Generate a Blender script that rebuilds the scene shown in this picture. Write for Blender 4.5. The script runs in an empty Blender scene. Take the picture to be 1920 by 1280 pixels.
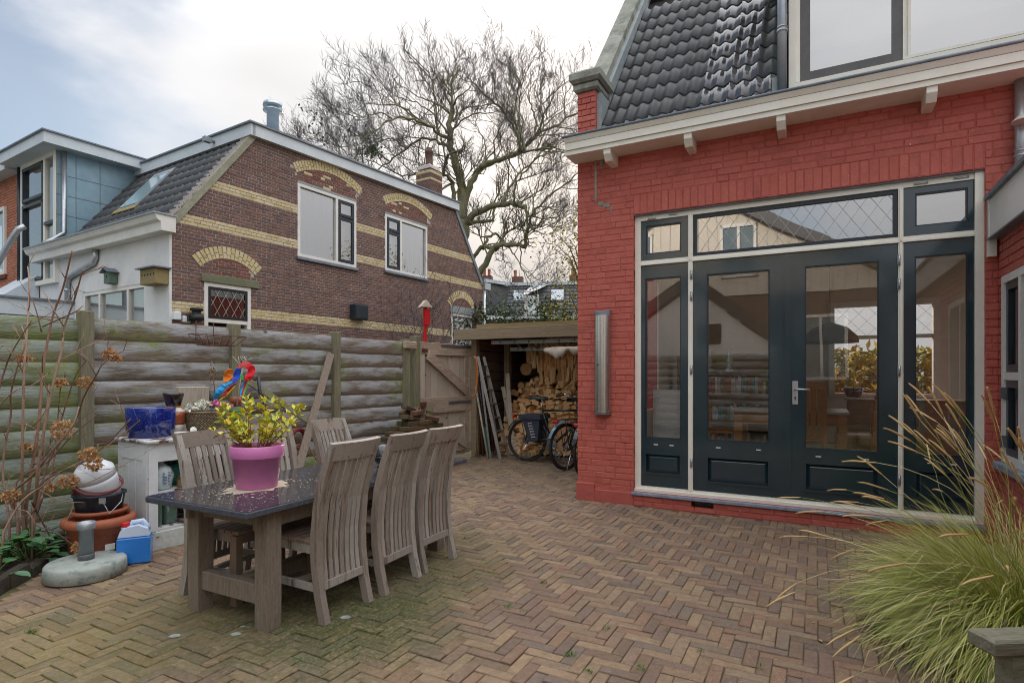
import bpy, math, random
from mathutils import Vector, Matrix
import numpy as np
R = random.Random(7)
SC = bpy.context.scene
COL = SC.collection
# ------------------------------------------------------------------ camera
F, CH = 1070.0, 1.4
cd = bpy.data.cameras.new("camera"); cam = bpy.data.objects.new("camera", cd); COL.objects.link(cam)
cam.location = (0, 0, CH); cam.rotation_euler = (math.radians(90), 0, 0)
cd.sensor_width = 36; cd.lens = 36 * F / 1920; cd.shift_y = 60 / 1920; cd.clip_start = .05; cd.clip_end = 600
SC.camera = cam
# ------------------------------------------------------------------ light
SUN_AZ, SUN_EL = math.radians(5), math.radians(18)          # azimuth from +Y towards +X
SUN_DIR = Vector((math.sin(SUN_AZ) * math.cos(SUN_EL), math.cos(SUN_AZ) * math.cos(SUN_EL), math.sin(SUN_EL)))
W = bpy.data.worlds.new("World"); SC.world = W; W.use_nodes = True
def build_world():
    nt = W.node_tree; nt.nodes.clear(); L = nt.links.new
    def n(t, **k):
        x = nt.nodes.new(t)
        for a, b in k.items(): setattr(x, a, b)
        return x
    def m(op, a, b=None, c=None):
        x = n('ShaderNodeMath', operation=op)
        for i, v in enumerate((a, b, c)):
            if v is None: continue
            if isinstance(v, (int, float)): x.inputs[i].default_value = v
            else: L(v, x.inputs[i])
        return x.outputs[0]
    out = n('ShaderNodeOutputWorld')
    sky = n('ShaderNodeTexSky', sky_type='NISHITA', sun_disc=False)
    sky.sun_elevation = SUN_EL; sky.sun_rotation = SUN_AZ
    b1 = n('ShaderNodeBackground'); b1.inputs[1].default_value = .06; L(sky.outputs[0], b1.inputs[0])
    tc = n('ShaderNodeTexCoord'); sep = n('ShaderNodeSeparateXYZ'); L(tc.outputs['Generated'], sep.inputs[0])
    dx, dy, dz = sep.outputs
    up = m('MAXIMUM', dz, 0.0)
    # cloud layer, brighter overhead than at the horizon
    grad = m('MULTIPLY_ADD', m('POWER', up, 1.5), SKY_GRAD, 1.0)
    mp = n('ShaderNodeMapping'); mp.inputs['Scale'].default_value = (1, 1, 2.2); mp.inputs['Location'].default_value = SKY_OFF; L(tc.outputs['Generated'], mp.inputs[0])
    no = n('ShaderNodeTexNoise'); no.inputs['Scale'].default_value = 2.3; no.inputs['Detail'].default_value = 7; no.inputs['Roughness'].default_value = .52
    L(mp.outputs[0], no.inputs[0])
    no2 = n('ShaderNodeTexNoise'); no2.inputs['Scale'].default_value = 1.5; no2.inputs['Detail'].default_value = 3; L(mp.outputs[0], no2.inputs[0])
    shade = m('MULTIPLY_ADD', no2.outputs[0], 1.1, .45)
    sd = n('ShaderNodeVectorMath', operation='DOT_PRODUCT'); L(tc.outputs['Generated'], sd.inputs[0]); sd.inputs[1].default_value = SUN_DIR
    s = m('MAXIMUM', sd.outputs['Value'], 0.0)
    glow = m('POWER', s, 40.0); glow2 = m('POWER', s, 6.0)
    base = n('ShaderNodeMixRGB'); base.inputs[1].default_value = (.80, .805, .83, 1); base.inputs[2].default_value = (.86, .83, .80, 1)
    L(glow2, base.inputs[0])
    hor = n('ShaderNodeMixRGB', blend_type='MIX'); hor.inputs[2].default_value = (.90, .84, .80, 1)
    L(base.outputs[0], hor.inputs[1]); L(m('MULTIPLY', m('POWER', m('SUBTRACT', 1.0, up), 6.0), .45), hor.inputs[0])
    gl = n('ShaderNodeMixRGB', blend_type='ADD'); gl.inputs[0].default_value = 1
    warm = n('ShaderNodeMixRGB', blend_type='MULTIPLY'); warm.inputs[0].default_value = 1; warm.inputs[1].default_value = (.16, .08, .02, 1)
    cmb = n('ShaderNodeCombineXYZ'); [L(glow, cmb.inputs[i]) for i in range(3)]; L(cmb.outputs[0], warm.inputs[2])
    L(hor.outputs[0], gl.inputs[1]); L(warm.outputs[0], gl.inputs[2])
    b2 = n('ShaderNodeBackground'); L(gl.outputs[0], b2.inputs[0])
    L(m('MULTIPLY', m('MULTIPLY', grad, shade), SKY_CLOUD), b2.inputs[1])
    # openings in the cloud: noise plus clearing towards the west (-X)
    west = m('MULTIPLY', dx, -1.0)
    g = m('ADD', m('MULTIPLY', west, 1.15), m('MULTIPLY', m('SUBTRACT', no.outputs[0], .5), 1.5))
    r = n('ShaderNodeMapRange', interpolation_type='SMOOTHSTEP'); r.inputs[1].default_value = .40; r.inputs[2].default_value = .86
    r.inputs[3].default_value = 0; r.inputs[4].default_value = .85
    L(g, r.inputs[0])
    mx = n('ShaderNodeMixShader'); L(r.outputs[0], mx.inputs[0]); L(b2.outputs[0], mx.inputs[1]); L(b1.outputs[0], mx.inputs[2])
    L(mx.outputs[0], out.inputs[0])
SKY_GRAD, SKY_CLOUD, SKY_OFF = 3.0, .345, (-6.1, -2.7, 1.8)
build_world()
sl = bpy.data.lights.new("sun", 'SUN'); sl.energy = 2.2; sl.angle = math.radians(11); sl.color = (1, .87, .72)
so = bpy.data.objects.new("sun", sl); COL.objects.link(so)
so.rotation_euler = SUN_DIR.to_track_quat('Z', 'Y').to_euler()
SC.view_settings.view_transform = 'Standard'; SC.view_settings.look = 'None'; SC.view_settings.gamma = 1
SC.view_settings.use_curve_mapping = False; SC.view_settings.exposure = 1.15
SC.render.engine = 'CYCLES'
SC.cycles.use_denoising = True; SC.cycles.denoising_prefilter = 'ACCURATE'; SC.cycles.denoising_input_passes = 'RGB_ALBEDO_NORMAL'; SC.cycles.pixel_filter_type = 'BLACKMAN_HARRIS'; SC.cycles.filter_width = 1.0; SC.cycles.max_bounces = 7; SC.cycles.transparent_max_bounces = 12
SC.cycles.glossy_bounces = 4; SC.cycles.caustics_reflective = False; SC.cycles.caustics_refractive = False
SC.cycles.sample_clamp_indirect = 6
# ------------------------------------------------------------------ helpers
def at(x, y, Y):
    "world point seen at photo pixel x, y at distance Y"
    return Vector(((x - 960) / F * Y, Y, CH + (700 - y) / F * Y))
def gnd(x, y, z=0):
    Y = F * (CH - z) / (y - 700)
    return Vector(((x - 960) / F * Y, Y, z))
class Frame:
    "a wall-aligned frame: +x along the wall, +y into it"
    def __init__(s, X, Y, ang):
        s.o = Vector((X, Y)); s.a = ang; s.u = Vector((math.cos(ang), math.sin(ang))); s.n = Vector((-math.sin(ang), math.cos(ang)))
    def loc(s, X, Y):
        d = Vector((X, Y)) - s.o; return (d.dot(s.u), d.dot(s.n))
    def w(s, x, y, z=0):
        p = s.o + s.u * x + s.n * y; return Vector((p.x, p.y, z))
    def hit(s, px, py, yl=0):
        "local x and z where the pixel's ray meets local y = yl"
        d = Vector(((px - 960) / F, 1.0)); Y = (yl + s.o.dot(s.n)) / d.dot(s.n)
        p = d * Y; return ((p - s.o).dot(s.u), CH + (700 - py) / F * Y)
    def hitx(s, px, py, xl=0):
        d = Vector(((px - 960) / F, 1.0)); Y = (xl + s.o.dot(s.u)) / d.dot(s.u)
        p = d * Y; return ((p - s.o).dot(s.n), CH + (700 - py) / F * Y)
    def mat(s): return Matrix.Translation((s.o.x, s.o.y, 0)) @ Matrix.Rotation(s.a, 4, 'Z')
def link(o, parent=None):
    COL.objects.link(o)
    if parent: o.parent = parent
    return o
def thing(name, label, cat, loc=(0, 0, 0), rz=0, group=None, kind=None):
    o = bpy.data.objects.new(name, None); o.empty_display_size = .1; COL.objects.link(o)
    o.location = loc; o.rotation_euler = (0, 0, rz)
    tag(o, label, cat, group, kind); return o
def tag(o, label=None, cat=None, group=None, kind=None):
    if label: o['label'] = label
    if cat: o['category'] = cat
    if group: o['group'] = group
    if kind: o['kind'] = kind
    return o
KIDS = {}
def copy_tree(o, parent=None):
    c = o.copy(); COL.objects.link(c)
    if parent: c.parent = parent
    for ch in [q for q in bpy.data.objects if q.parent == o]: copy_tree(ch, c)
    return c
class MB:
    def __init__(s): s.v = []; s.f = []; s.t = []; s.s = []
    def add(s, vs, fs, tint=0., smooth=False, M=None):
        b = len(s.v)
        if M is not None: vs = [M @ Vector(v) for v in vs]
        s.v.extend([tuple(v) for v in vs])
        for f in fs: s.f.append([b + i for i in f]); s.t.append(tint); s.s.append(smooth)
        return s
    def box(s, x0, x1, y0, y1, z0, z1, tint=0., M=None, ch=0.):
        if ch:
            c = ch; vs = []
            for z, k in ((z0, c), (z0 + c, 0), (z1 - c, 0), (z1, c)):
                vs += [(x0 + k, y0 + k, z), (x1 - k, y0 + k, z), (x1 - k, y1 - k, z), (x0 + k, y1 - k, z)]
            # also chamfer the vertical edges a little by using 4-corner loops only on ends
            fs = [(3, 2, 1, 0), (12, 13, 14, 15)]
            for k in range(3):
                for i in range(4):
                    j = (i + 1) % 4; fs.append((k * 4 + i, k * 4 + j, k * 4 + 4 + j, k * 4 + 4 + i))
            return s.add(vs, fs, tint, False, M)
        vs = [(x0, y0, z0), (x1, y0, z0), (x1, y1, z0), (x0, y1, z0), (x0, y0, z1), (x1, y0, z1), (x1, y1, z1), (x0, y1, z1)]
        fs = [(3, 2, 1, 0), (4, 5, 6, 7), (0, 1, 5, 4), (1, 2, 6, 5), (2, 3, 7, 6), (3, 0, 4, 7)]
        return s.add(vs, fs, tint, False, M)
    def brick(s, x0, x1, y0, y1, z0, z1, ch=.006, tint=0., M=None):
        "box whose -y face is chamfered"
        c = ch
        vs = [(x0, y1, z0), (x1, y1, z0), (x1, y1, z1), (x0, y1, z1), (x0, y0 + c, z0), (x1, y0 + c, z0), (x1, y0 + c, z1), (x0, y0 + c, z1),
              (x0 + c, y0, z0 + c), (x1 - c, y0, z0 + c), (x1 - c, y0, z1 - c), (x0 + c, y0, z1 - c)]
        fs = [(8, 9, 10, 11)]
        for a in (0, 4):
            for i in range(4):
                j = (i + 1) % 4; fs.append((a + i, a + j, a + 4 + j, a + 4 + i))
        return s.add(vs, fs, tint, False, M)
    def quad(s, a, b, c, d, tint=0.): return s.add([a, b, c, d], [(0, 1, 2, 3)], tint)
    def prism(s, poly, y0, y1, tint=0., M=None):
        "x-z outline extruded in y"
        n = len(poly); vs = [(x, y0, z) for x, z in poly] + [(x, y1, z) for x, z in poly]
        fs = [tuple(range(n)), tuple(range(2 * n - 1, n - 1, -1))] + [(i, n + i, n + (i + 1) % n, (i + 1) % n) for i in range(n)]
        return s.add(vs, fs, tint, False, M)
    def sweep(s, pts, w, t, side, tint=0., smooth=False):
        "rectangular bar along pts; w across `side`, t across the other axis"
        pts = [Vector(p) for p in pts]; S0 = Vector(side); vs = []; n = len(pts)
        ws = w if isinstance(w, (list, tuple)) else [w] * n; ts = t if isinstance(t, (list, tuple)) else [t] * n
        for i, p in enumerate(pts):
            T = (pts[min(i + 1, n - 1)] - pts[max(i - 1, 0)]).normalized()
            S = (S0 - T * S0.dot(T)).normalized(); Nn = T.cross(S)
            a, b = S * ws[i] / 2, Nn * ts[i] / 2
            vs += [p - a - b, p + a - b, p + a + b, p - a + b]
        fs = [(3, 2, 1, 0), tuple(4 * (n - 1) + k for k in range(4))]
        for i in range(n - 1):
            for k in range(4):
                j = (k + 1) % 4; fs.append((4 * i + k, 4 * i + j, 4 * i + 4 + j, 4 * i + 4 + k))
        return s.add(vs, fs, tint, smooth)
    def bar(s, a, b, w, t=None, side=(0, 0, 1), tint=0.): return s.sweep([a, b], w, t or w, side, tint)
    def tube(s, pts, r, n=6, tint=0., smooth=True, cap=True):
        pts = [Vector(p) for p in pts]; m = len(pts); rs = r if isinstance(r, (list, tuple)) else [r] * m
        vs = []; prev = None
        for i, p in enumerate(pts):
            T = (pts[min(i + 1, m - 1)] - pts[max(i - 1, 0)])
            if T.length < 1e-9: T = Vector((0, 0, 1))
            T.normalize()
            if prev is None:
                A = Vector((1, 0, 0)) if abs(T.x) < .8 else Vector((0, 1, 0))
            else: A = prev
            A = (A - T * A.dot(T)).normalized(); prev = A; B = T.cross(A)
            for k in range(n):
                q = 2 * math.pi * k / n; vs.append(p + (A * math.cos(q) + B * math.sin(q)) * rs[i])
        fs = []
        for i in range(m - 1):
            for k in range(n):
                j = (k + 1) % n; fs.append((i * n + k, i * n + j, i * n + n + j, i * n + n + k))
        if cap: fs += [tuple(range(n - 1, -1, -1)), tuple((m - 1) * n + k for k in range(n))]
        return s.add(vs, fs, tint, smooth)
    def lathe(s, prof, n=24, c=(0, 0, 0), M=None, tint=0., sx=1, sy=1, smooth=True):
        vs = []; m = len(prof)
        for r, z in prof:
            for k in range(n):
                q = 2 * math.pi * k / n; vs.append((c[0] + r * sx * math.cos(q), c[1] + r * sy * math.sin(q), c[2] + z))
        fs = []
        for i in range(m - 1):
            for k in range(n):
                j = (k + 1) % n; fs.append((i * n + k, i * n + j, i * n + n + j, i * n + n + k))
        fs += [tuple(range(n - 1, -1, -1)), tuple((m - 1) * n + k for k in range(n))]
        return s.add(vs, fs, tint, smooth, M)
    def ring(s, c, r, rt, axis='y', n=28, k=6, tint=0., M=None):
        vs = []; fs = []
        for i in range(n):
            q = 2 * math.pi * i / n
            for j in range(k):
                p = 2 * math.pi * j / k; rr = r + rt * math.cos(p); h = rt * math.sin(p)
                a, b = rr * math.cos(q), rr * math.sin(q)
                v = (a, h, b) if axis == 'y' else ((a, b, h) if axis == 'z' else (h, a, b))
                vs.append((c[0] + v[0], c[1] + v[1], c[2] + v[2]))
        for i in range(n):
            for j in range(k):
                fs.append((i * k + j, ((i + 1) % n) * k + j, ((i + 1) % n) * k + (j + 1) % k, i * k + (j + 1) % k))
        return s.add(vs, fs, tint, True, M)
    def sphere(s, c, r, n=12, m=8, tint=0., sc=(1, 1, 1)):
        prof = [(r * math.sin(math.pi * i / m) + 1e-4, -r * math.cos(math.pi * i / m)) for i in range(m + 1)]
        return s.lathe([(a * sc[0], b * sc[2]) for a, b in prof], n, c, None, tint)
    def leaf(s, p, d, up, L, w, tint=0., fold=.25):
        "a folded leaf from p along d"
        d = Vector(d).normalized(); sd = d.cross(Vector(up))
        if sd.length < 1e-3: sd = d.cross(Vector((1, 0, 0)))
        sd.normalize(); n = sd.cross(d)
        p = Vector(p); a = p + d * L * .45; vs = [p, a + sd * w / 2 + n * w * fold, p + d * L, a - sd * w / 2 + n * w * fold, a - n * w * .05]
        return s.add(vs, [(0, 1, 4), (1, 2, 4), (0, 4, 3), (4, 2, 3)], tint)
    def mesh(s, name, m):
        me = bpy.data.meshes.new(name); me.from_pydata(s.v, [], s.f)
        me.polygons.foreach_set('use_smooth', s.s)
        at_ = me.attributes.new('tint', 'FLOAT', 'FACE'); at_.data.foreach_set('value', [float(t) for t in s.t])
        if m: me.materials.append(m)
        me.update(); return me
    def build(s, name, m, parent=None, label=None, kind=None, loc=None):
        o = bpy.data.objects.new(name, s.mesh(name, m)); link(o, parent)
        if loc is not None: o.location = loc
        if label: o['label'] = label
        if kind: o['kind'] = kind
        return o
def place(name, me, parent, loc, rot=(0, 0, 0), sc=None):
    o = bpy.data.objects.new(name, me); link(o, parent); o.location = loc; o.rotation_euler = rot
    if sc: o.scale = sc
    return o
def wall_holes(mb, x0, x1, z0, z1, holes, y0, y1, extra_x=(), extra_z=()):
    "slab between y0 and y1 with rectangular openings"
    xs = sorted({x0, x1, *[h[0] for h in holes], *[h[1] for h in holes], *extra_x}); zs = sorted({z0, z1, *[h[2] for h in holes], *[h[3] for h in holes], *extra_z})
    xs = [x for x in xs if x0 <= x <= x1]; zs = [z for z in zs if z0 <= z <= z1]
    def solid(i, k):
        if not (0 <= i < len(xs) - 1 and 0 <= k < len(zs) - 1): return False
        cx, cz = (xs[i] + xs[i + 1]) / 2, (zs[k] + zs[k + 1]) / 2
        return not any(h[0] < cx < h[1] and h[2] < cz < h[3] for h in holes)
    for i in range(len(xs) - 1):
        for k in range(len(zs) - 1):
            if not solid(i, k): continue
            a, b, c, d = xs[i], xs[i + 1], zs[k], zs[k + 1]
            mb.quad((a, y0, c), (b, y0, c), (b, y0, d), (a, y0, d)); mb.quad((b, y1, c), (a, y1, c), (a, y1, d), (b, y1, d))
            if not solid(i - 1, k): mb.quad((a, y1, c), (a, y0, c), (a, y0, d), (a, y1, d))
            if not solid(i + 1, k): mb.quad((b, y0, c), (b, y1, c), (b, y1, d), (b, y0, d))
            if not solid(i, k - 1): mb.quad((a, y1, c), (b, y1, c), (b, y0, c), (a, y0, c))
            if not solid(i, k + 1): mb.quad((a, y0, d), (b, y0, d), (b, y1, d), (a, y1, d))
    return mb
def inview(p):
    if p[1] < .3: return False
    x = 960 + F * p[0] / p[1]; y = 700 - F * (p[2] - CH) / p[1]
    return -40 < x < 1960 and -40 < y < 1320
# ------------------------------------------------------------------ materials
def M(name, c1, c2=None, pal=None, rough=.75, scale=4., detail=6, stretch=(1, 1, 1), bump=.15, bscale=40., bdist=.01, metal=0., spec=.4,
      var=.35, moss=None, world=False, grime=None, coat=0., zones=None, emit=None, roughvar=0., trans=0., speck=None, wz=None, knots=False):
    m = bpy.data.materials.new(name); m.use_nodes = True
    nt = m.node_tree; nt.nodes.clear(); L = nt.links.new
    def n(t, **k):
        x = nt.nodes.new(t)
        for a, b in k.items(): setattr(x, a, b)
        return x
    def mth(op, a, b=None):
        x = n('ShaderNodeMath', operation=op)
        for i, v in enumerate((a, b)):
            if v is None: continue
            if isinstance(v, (int, float)): x.inputs[i].default_value = v
            else: L(v, x.inputs[i])
        return x.outputs[0]
    def noise(vec, sc, det=5, rg=.6):
        x = n('ShaderNodeTexNoise'); x.inputs['Scale'].default_value = sc; x.inputs['Detail'].default_value = det; x.inputs['Roughness'].default_value = rg
        L(vec, x.inputs[0]); return x.outputs[0]
    def ramp(fac, a, b):
        r = n('ShaderNodeMapRange', interpolation_type='SMOOTHSTEP'); r.inputs[1].default_value = a; r.inputs[2].default_value = b
        L(fac, r.inputs[0]); return r.outputs[0]
    def mix(fac, a, b, bt='MIX'):
        x = n('ShaderNodeMixRGB', blend_type=bt)
        for i, v in enumerate((fac, a, b)):
            if isinstance(v, (int, float)): x.inputs[i].default_value = v
            elif isinstance(v, tuple): x.inputs[i].default_value = (*v, 1)
            else: L(v, x.inputs[i])
        return x.outputs[0]
    out = n('ShaderNodeOutputMaterial'); bs = n('ShaderNodeBsdfPrincipled'); L(bs.outputs[0], out.inputs[0])
    tc = n('ShaderNodeTexCoord'); geo = n('ShaderNodeNewGeometry'); oi = n('ShaderNodeObjectInfo')
    ta = n('ShaderNodeAttribute', attribute_name='tint')
    rnd = mth('FRACT', mth('ADD', oi.outputs['Random'], ta.outputs['Fac']))
    src = geo.outputs['Position'] if world else tc.outputs['Object']
    cx = n('ShaderNodeCombineXYZ'); r37 = mth('MULTIPLY', rnd, 37.)
    for i in range(3): L(r37, cx.inputs[i])
    va = n('ShaderNodeVectorMath', operation='ADD'); L(src, va.inputs[0]); L(cx.outputs[0], va.inputs[1])
    vm = n('ShaderNodeVectorMath', operation='MULTIPLY'); L(va.outputs[0], vm.inputs[0]); vm.inputs[1].default_value = stretch
    vec = vm.outputs[0]
    nz = noise(vec, scale, detail)
    if pal:
        cr = n('ShaderNodeValToRGB'); L(rnd, cr.inputs[0]); e = cr.color_ramp.elements
        while len(e) < len(pal): e.new(.5)
        for i, c in enumerate(pal): e[i].position = i / max(1, len(pal) - 1); e[i].color = (*c, 1)
        col = cr.outputs[0]
        if c2: col = mix(ramp(nz, .45, .75), col, c2)
    else:
        col = mix(ramp(nz, .3, .7), c1, c2 or c1)
    if var:
        f = mth('ADD', mth('MULTIPLY', noise(vec, scale * 4.7, 4), var * 2), 1 - var)
        cc = n('ShaderNodeCombineXYZ')
        for i in range(3): L(f, cc.inputs[i])
        col = mix(1., col, cc.outputs[0], 'MULTIPLY')
    if wz:                                   # second colour towards the upper part of each board, broken up by noise
        wc, lo, hi = wz
        at_ = n('ShaderNodeAttribute', attribute_name='expo')
        v3 = n('ShaderNodeVectorMath', operation='MULTIPLY'); L(va.outputs[0], v3.inputs[0]); v3.inputs[1].default_value = (1.3, 1, 6)
        k = mth('ADD', mth('MULTIPLY', at_.outputs['Fac'], .75), mth('MULTIPLY', mth('SUBTRACT', noise(v3.outputs[0], 2.2, 7, .65), .42), 2.0))
        col = mix(ramp(k, lo, hi), col, wc)
    if knots:
        vk = n('ShaderNodeVectorMath', operation='MULTIPLY'); L(va.outputs[0], vk.inputs[0]); vk.inputs[1].default_value = (2.6, .01, 4.6)
        vo = n('ShaderNodeTexVoronoi'); vo.inputs['Scale'].default_value = 1.; L(vk.outputs[0], vo.inputs[0])
        dk = mth('ADD', vo.outputs['Distance'], mth('MULTIPLY', noise(vec, scale * 2, 3), .05))
        col = mix(mth('MULTIPLY', mth('SUBTRACT', 1., ramp(dk, .05, .125)), .9), col, (.035, .025, .02))
    if grime:
        gc, gs, lo, hi = grime; col = mix(ramp(noise(vec, gs, 7, .65), lo, hi), col, gc)
    if zones:
        for (zx, zy, zr, zcol, amt) in zones:
            dv = n('ShaderNodeVectorMath', operation='DISTANCE'); L(geo.outputs['Position'], dv.inputs[0]); dv.inputs[1].default_value = (zx, zy, 0)
            k = mth('ADD', dv.outputs['Value'], mth('MULTIPLY', noise(geo.outputs['Position'], 2.1, 6, .7), zr * .9))
            k2 = mth('MULTIPLY', mth('SUBTRACT', 1., ramp(k, zr * .55, zr * 1.45)), mth('MULTIPLY', ramp(noise(geo.outputs['Position'], 38., 6, .8), .36, .58), amt))
            col = mix(k2, col, zcol)
    if moss:
        mc, ms, lo, hi = moss; k = ramp(noise(geo.outputs['Position'], ms, 6, .7), lo, hi)
        k = mth('MULTIPLY', k, ramp(noise(geo.outputs['Position'], ms * 9, 4), .3, .6)); col = mix(k, col, mc)
    if speck:
        sc_, ss, lo, hi = speck; col = mix(ramp(noise(vec, ss, 2, .5), lo, hi), col, sc_)
    L(col, bs.inputs['Base Color'])
    bs.inputs['Roughness'].default_value = rough; bs.inputs['Metallic'].default_value = metal
    bs.inputs['Specular IOR Level'].default_value = spec; bs.inputs['Coat Weight'].default_value = coat; bs.inputs['Coat Roughness'].default_value = .08
    if roughvar: L(mth('ADD', mth('MULTIPLY', noise(vec, scale * 2.3, 5, .7), roughvar * 2), rough - roughvar), bs.inputs['Roughness'])
    if trans: bs.inputs['Transmission Weight'].default_value = trans
    if emit: bs.inputs['Emission Color'].default_value = (*emit[0], 1); bs.inputs['Emission Strength'].default_value = emit[1]
    if bump:
        b = n('ShaderNodeBump'); b.inputs['Strength'].default_value = bump; b.inputs['Distance'].default_value = bdist
        L(noise(vec, bscale, 5, .62), b.inputs['Height']); L(b.outputs[0], bs.inputs['Normal'])
    return m
def GL(name, refl=.3, tint=(.8, .84, .84), rough=.0, wob=0.):
    m = bpy.data.materials.new(name); m.use_nodes = True; nt = m.node_tree; nt.nodes.clear(); L = nt.links.new
    out = nt.nodes.new('ShaderNodeOutputMaterial'); mx = nt.nodes.new('ShaderNodeMixShader'); g = nt.nodes.new('ShaderNodeBsdfGlossy'); t = nt.nodes.new('ShaderNodeBsdfTransparent')
    g.inputs['Roughness'].default_value = rough; g.inputs['Color'].default_value = (.97, .97, .97, 1); t.inputs[0].default_value = (*tint, 1)
    fr = nt.nodes.new('ShaderNodeFresnel'); fr.inputs[0].default_value = 1.5
    a = nt.nodes.new('ShaderNodeMath'); a.operation = 'ADD'; a.use_clamp = True; L(fr.outputs[0], a.inputs[0]); a.inputs[1].default_value = refl - .04
    if wob:
        b = nt.nodes.new('ShaderNodeBump'); nz = nt.nodes.new('ShaderNodeTexNoise'); nz.inputs['Scale'].default_value = 1.6; nz.inputs['Detail'].default_value = 1
        tc = nt.nodes.new('ShaderNodeTexCoord'); L(tc.outputs['Object'], nz.inputs[0]); L(nz.outputs[0], b.inputs['Height']); b.inputs['Strength'].default_value = wob; b.inputs['Distance'].default_value = .02
        L(b.outputs[0], g.inputs['Normal'])
    L(a.outputs[0], mx.inputs[0]); L(t.outputs[0], mx.inputs[1]); L(g.outputs[0], mx.inputs[2]); L(mx.outputs[0], out.inputs[0])
    return m
m_paver = M('paver_clay', None, (.20, .135, .085), pal=[(0.133, 0.102, 0.083), (0.242, 0.146, 0.096), (0.280, 0.197, 0.128), (0.198, 0.125, 0.096), (0.172, 0.133, 0.108), (0.301, 0.210, 0.132), (0.220, 0.158, 0.108)],
            rough=.85, scale=7, var=.42, world=True, bump=.8, bscale=190, bdist=.005, spec=.25, roughvar=.1, grime=((.05, .042, .036), 130, .60, .70),
            zones=[(-1.25, 3.3, 1.2, (.05, .078, .016), .85), (-.78, 3.15, .85, (.05, .075, .016), .8), (-.55, 3.9, .75, (.055, .08, .018), .7), (-2.3, 3.1, 1.1, (.14, .15, .02), .45), (-.5, 4.6, .9, (.09, .11, .025), .5), (0.2, 8.2, 2.2, (.10, .105, .06), .45), (-2.6, 2.3, 1.2, (.12, .13, .03), .35)],
            moss=((.11, .12, .03), 1.3, .58, .8), speck=((.46, .40, .33), 230, .62, .70))
m_joint = M('joint_sand', (0.078, 0.059, 0.042), (0.121, 0.124, 0.042), rough=.95, scale=3, world=True, bump=.5, bscale=120, bdist=.006, zones=[(-1.25, 3.3, 1.3, (.06, .10, .014), 1.), (-.78, 3.15, 1., (.06, .10, .015), 1.), (-.55, 3.9, .9, (.06, .10, .015), 1.), (-2.3, 3.1, 1.3, (.15, .19, .02), .9), (-2.3, 2.3, 1.4, (.13, .16, .02), .8)])
m_soil = M('soil', (.028, .02, .014), (.055, .04, .028), rough=.95, scale=6, bump=1., bscale=35, bdist=.03, world=True)
m_ground = M('ground_earth', (.06, .065, .035), (.09, .075, .05), rough=.95, scale=.5, bump=.5, bscale=8, bdist=.05, world=True)
m_redbrick = M('red_painted_brick', None, pal=[(0.495, 0.122, 0.089), (0.516, 0.131, 0.099), (0.483, 0.116, 0.088), (0.530, 0.140, 0.105), (0.500, 0.127, 0.095)], rough=.6, scale=5, var=.24, world=True,
               bump=.55, bscale=38, bdist=.008, spec=.35, grime=((.29, .075, .055), 2.6, .50, .82), speck=((.62, .5, .46), 45, .735, .75))
m_redwall = M('red_painted_joint', (0.410, 0.094, 0.076), (0.460, 0.110, 0.090), rough=.7, scale=5, var=.2, world=True, bump=.6, bscale=60, bdist=.006, grime=((.30, .09, .065), 3., .6, .85))
m_brown = M('brown_clinker', None, pal=[(0.134, 0.079, 0.068), (0.183, 0.104, 0.082), (0.154, 0.091, 0.082), (0.217, 0.118, 0.087), (0.124, 0.083, 0.076), (0.173, 0.110, 0.099), (0.242, 0.122, 0.087)],
            rough=.8, scale=8, var=.3, bump=.4, bscale=60, bdist=.005, world=True, grime=((.17, .13, .12), 1.1, .57, .8))
m_yellow = M('yellow_glazed_brick', None, pal=[(0.563, 0.465, 0.235), (0.625, 0.526, 0.302), (0.532, 0.439, 0.227), (0.656, 0.570, 0.384)], rough=.55, scale=9, var=.28, bump=.25, bscale=50, bdist=.004, world=True, grime=((.24, .18, .07), 2.5, .55, .8))
m_mortar = M('pale_mortar', (0.392, 0.348, 0.334), (0.522, 0.464, 0.435), rough=.9, scale=3, var=.3, bump=.3, world=True)
m_mortar_y = M('dark_mortar', (.20, .15, .08), (.27, .2, .1), rough=.9, scale=3, var=.3, bump=.3, world=True)
m_red2 = M('red_infill_brick', None, pal=[(0.177, 0.068, 0.049), (0.218, 0.086, 0.062), (0.136, 0.062, 0.049)], rough=.8, scale=9, var=.25, bump=.3, world=True)
m_orange = M('orange_brick', None, pal=[(0.432, 0.162, 0.096), (0.504, 0.198, 0.120), (0.372, 0.138, 0.084), (0.468, 0.204, 0.138)], rough=.8, scale=9, var=.25, bump=.3, world=True)
m_white = M('white_paint', (0.811, 0.801, 0.770), (0.728, 0.718, 0.676), rough=.45, scale=3, var=.08, bump=.05, spec=.5, grime=((.5, .48, .42), 4, .66, .85))
m_cream = M('cream_paint', (0.860, 0.859, 0.774), (0.823, 0.786, 0.690), rough=.4, scale=3, var=.07, bump=.04, grime=((.45, .42, .35), 5, .68, .85))
m_render = M('white_render', (.80, .80, .80), (.70, .71, .71), rough=.85, scale=1.4, var=.08, bump=.3, bscale=70, grime=((.52, .50, .46), 1.8, .6, .85))
m_bluewhite = M('grey_white_fascia', (0.672, 0.739, 0.784), (0.582, 0.650, 0.706), rough=.5, scale=2, var=.1, bump=.05)
m_zinc = M('zinc_sheet', (0.276, 0.432, 0.528), (0.360, 0.504, 0.588), rough=.42, scale=1.5, var=.18, metal=.35, bump=.08, roughvar=.12)
m_zincgrey = M('zinc_grey', (.30, .34, .38), (.40, .43, .46), rough=.4, scale=3, var=.15, metal=.5, bump=.06)
m_lead = M('lead_edge', (.16, .19, .23), (.24, .27, .31), rough=.5, scale=6, var=.3, metal=.3, bump=.3)
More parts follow.
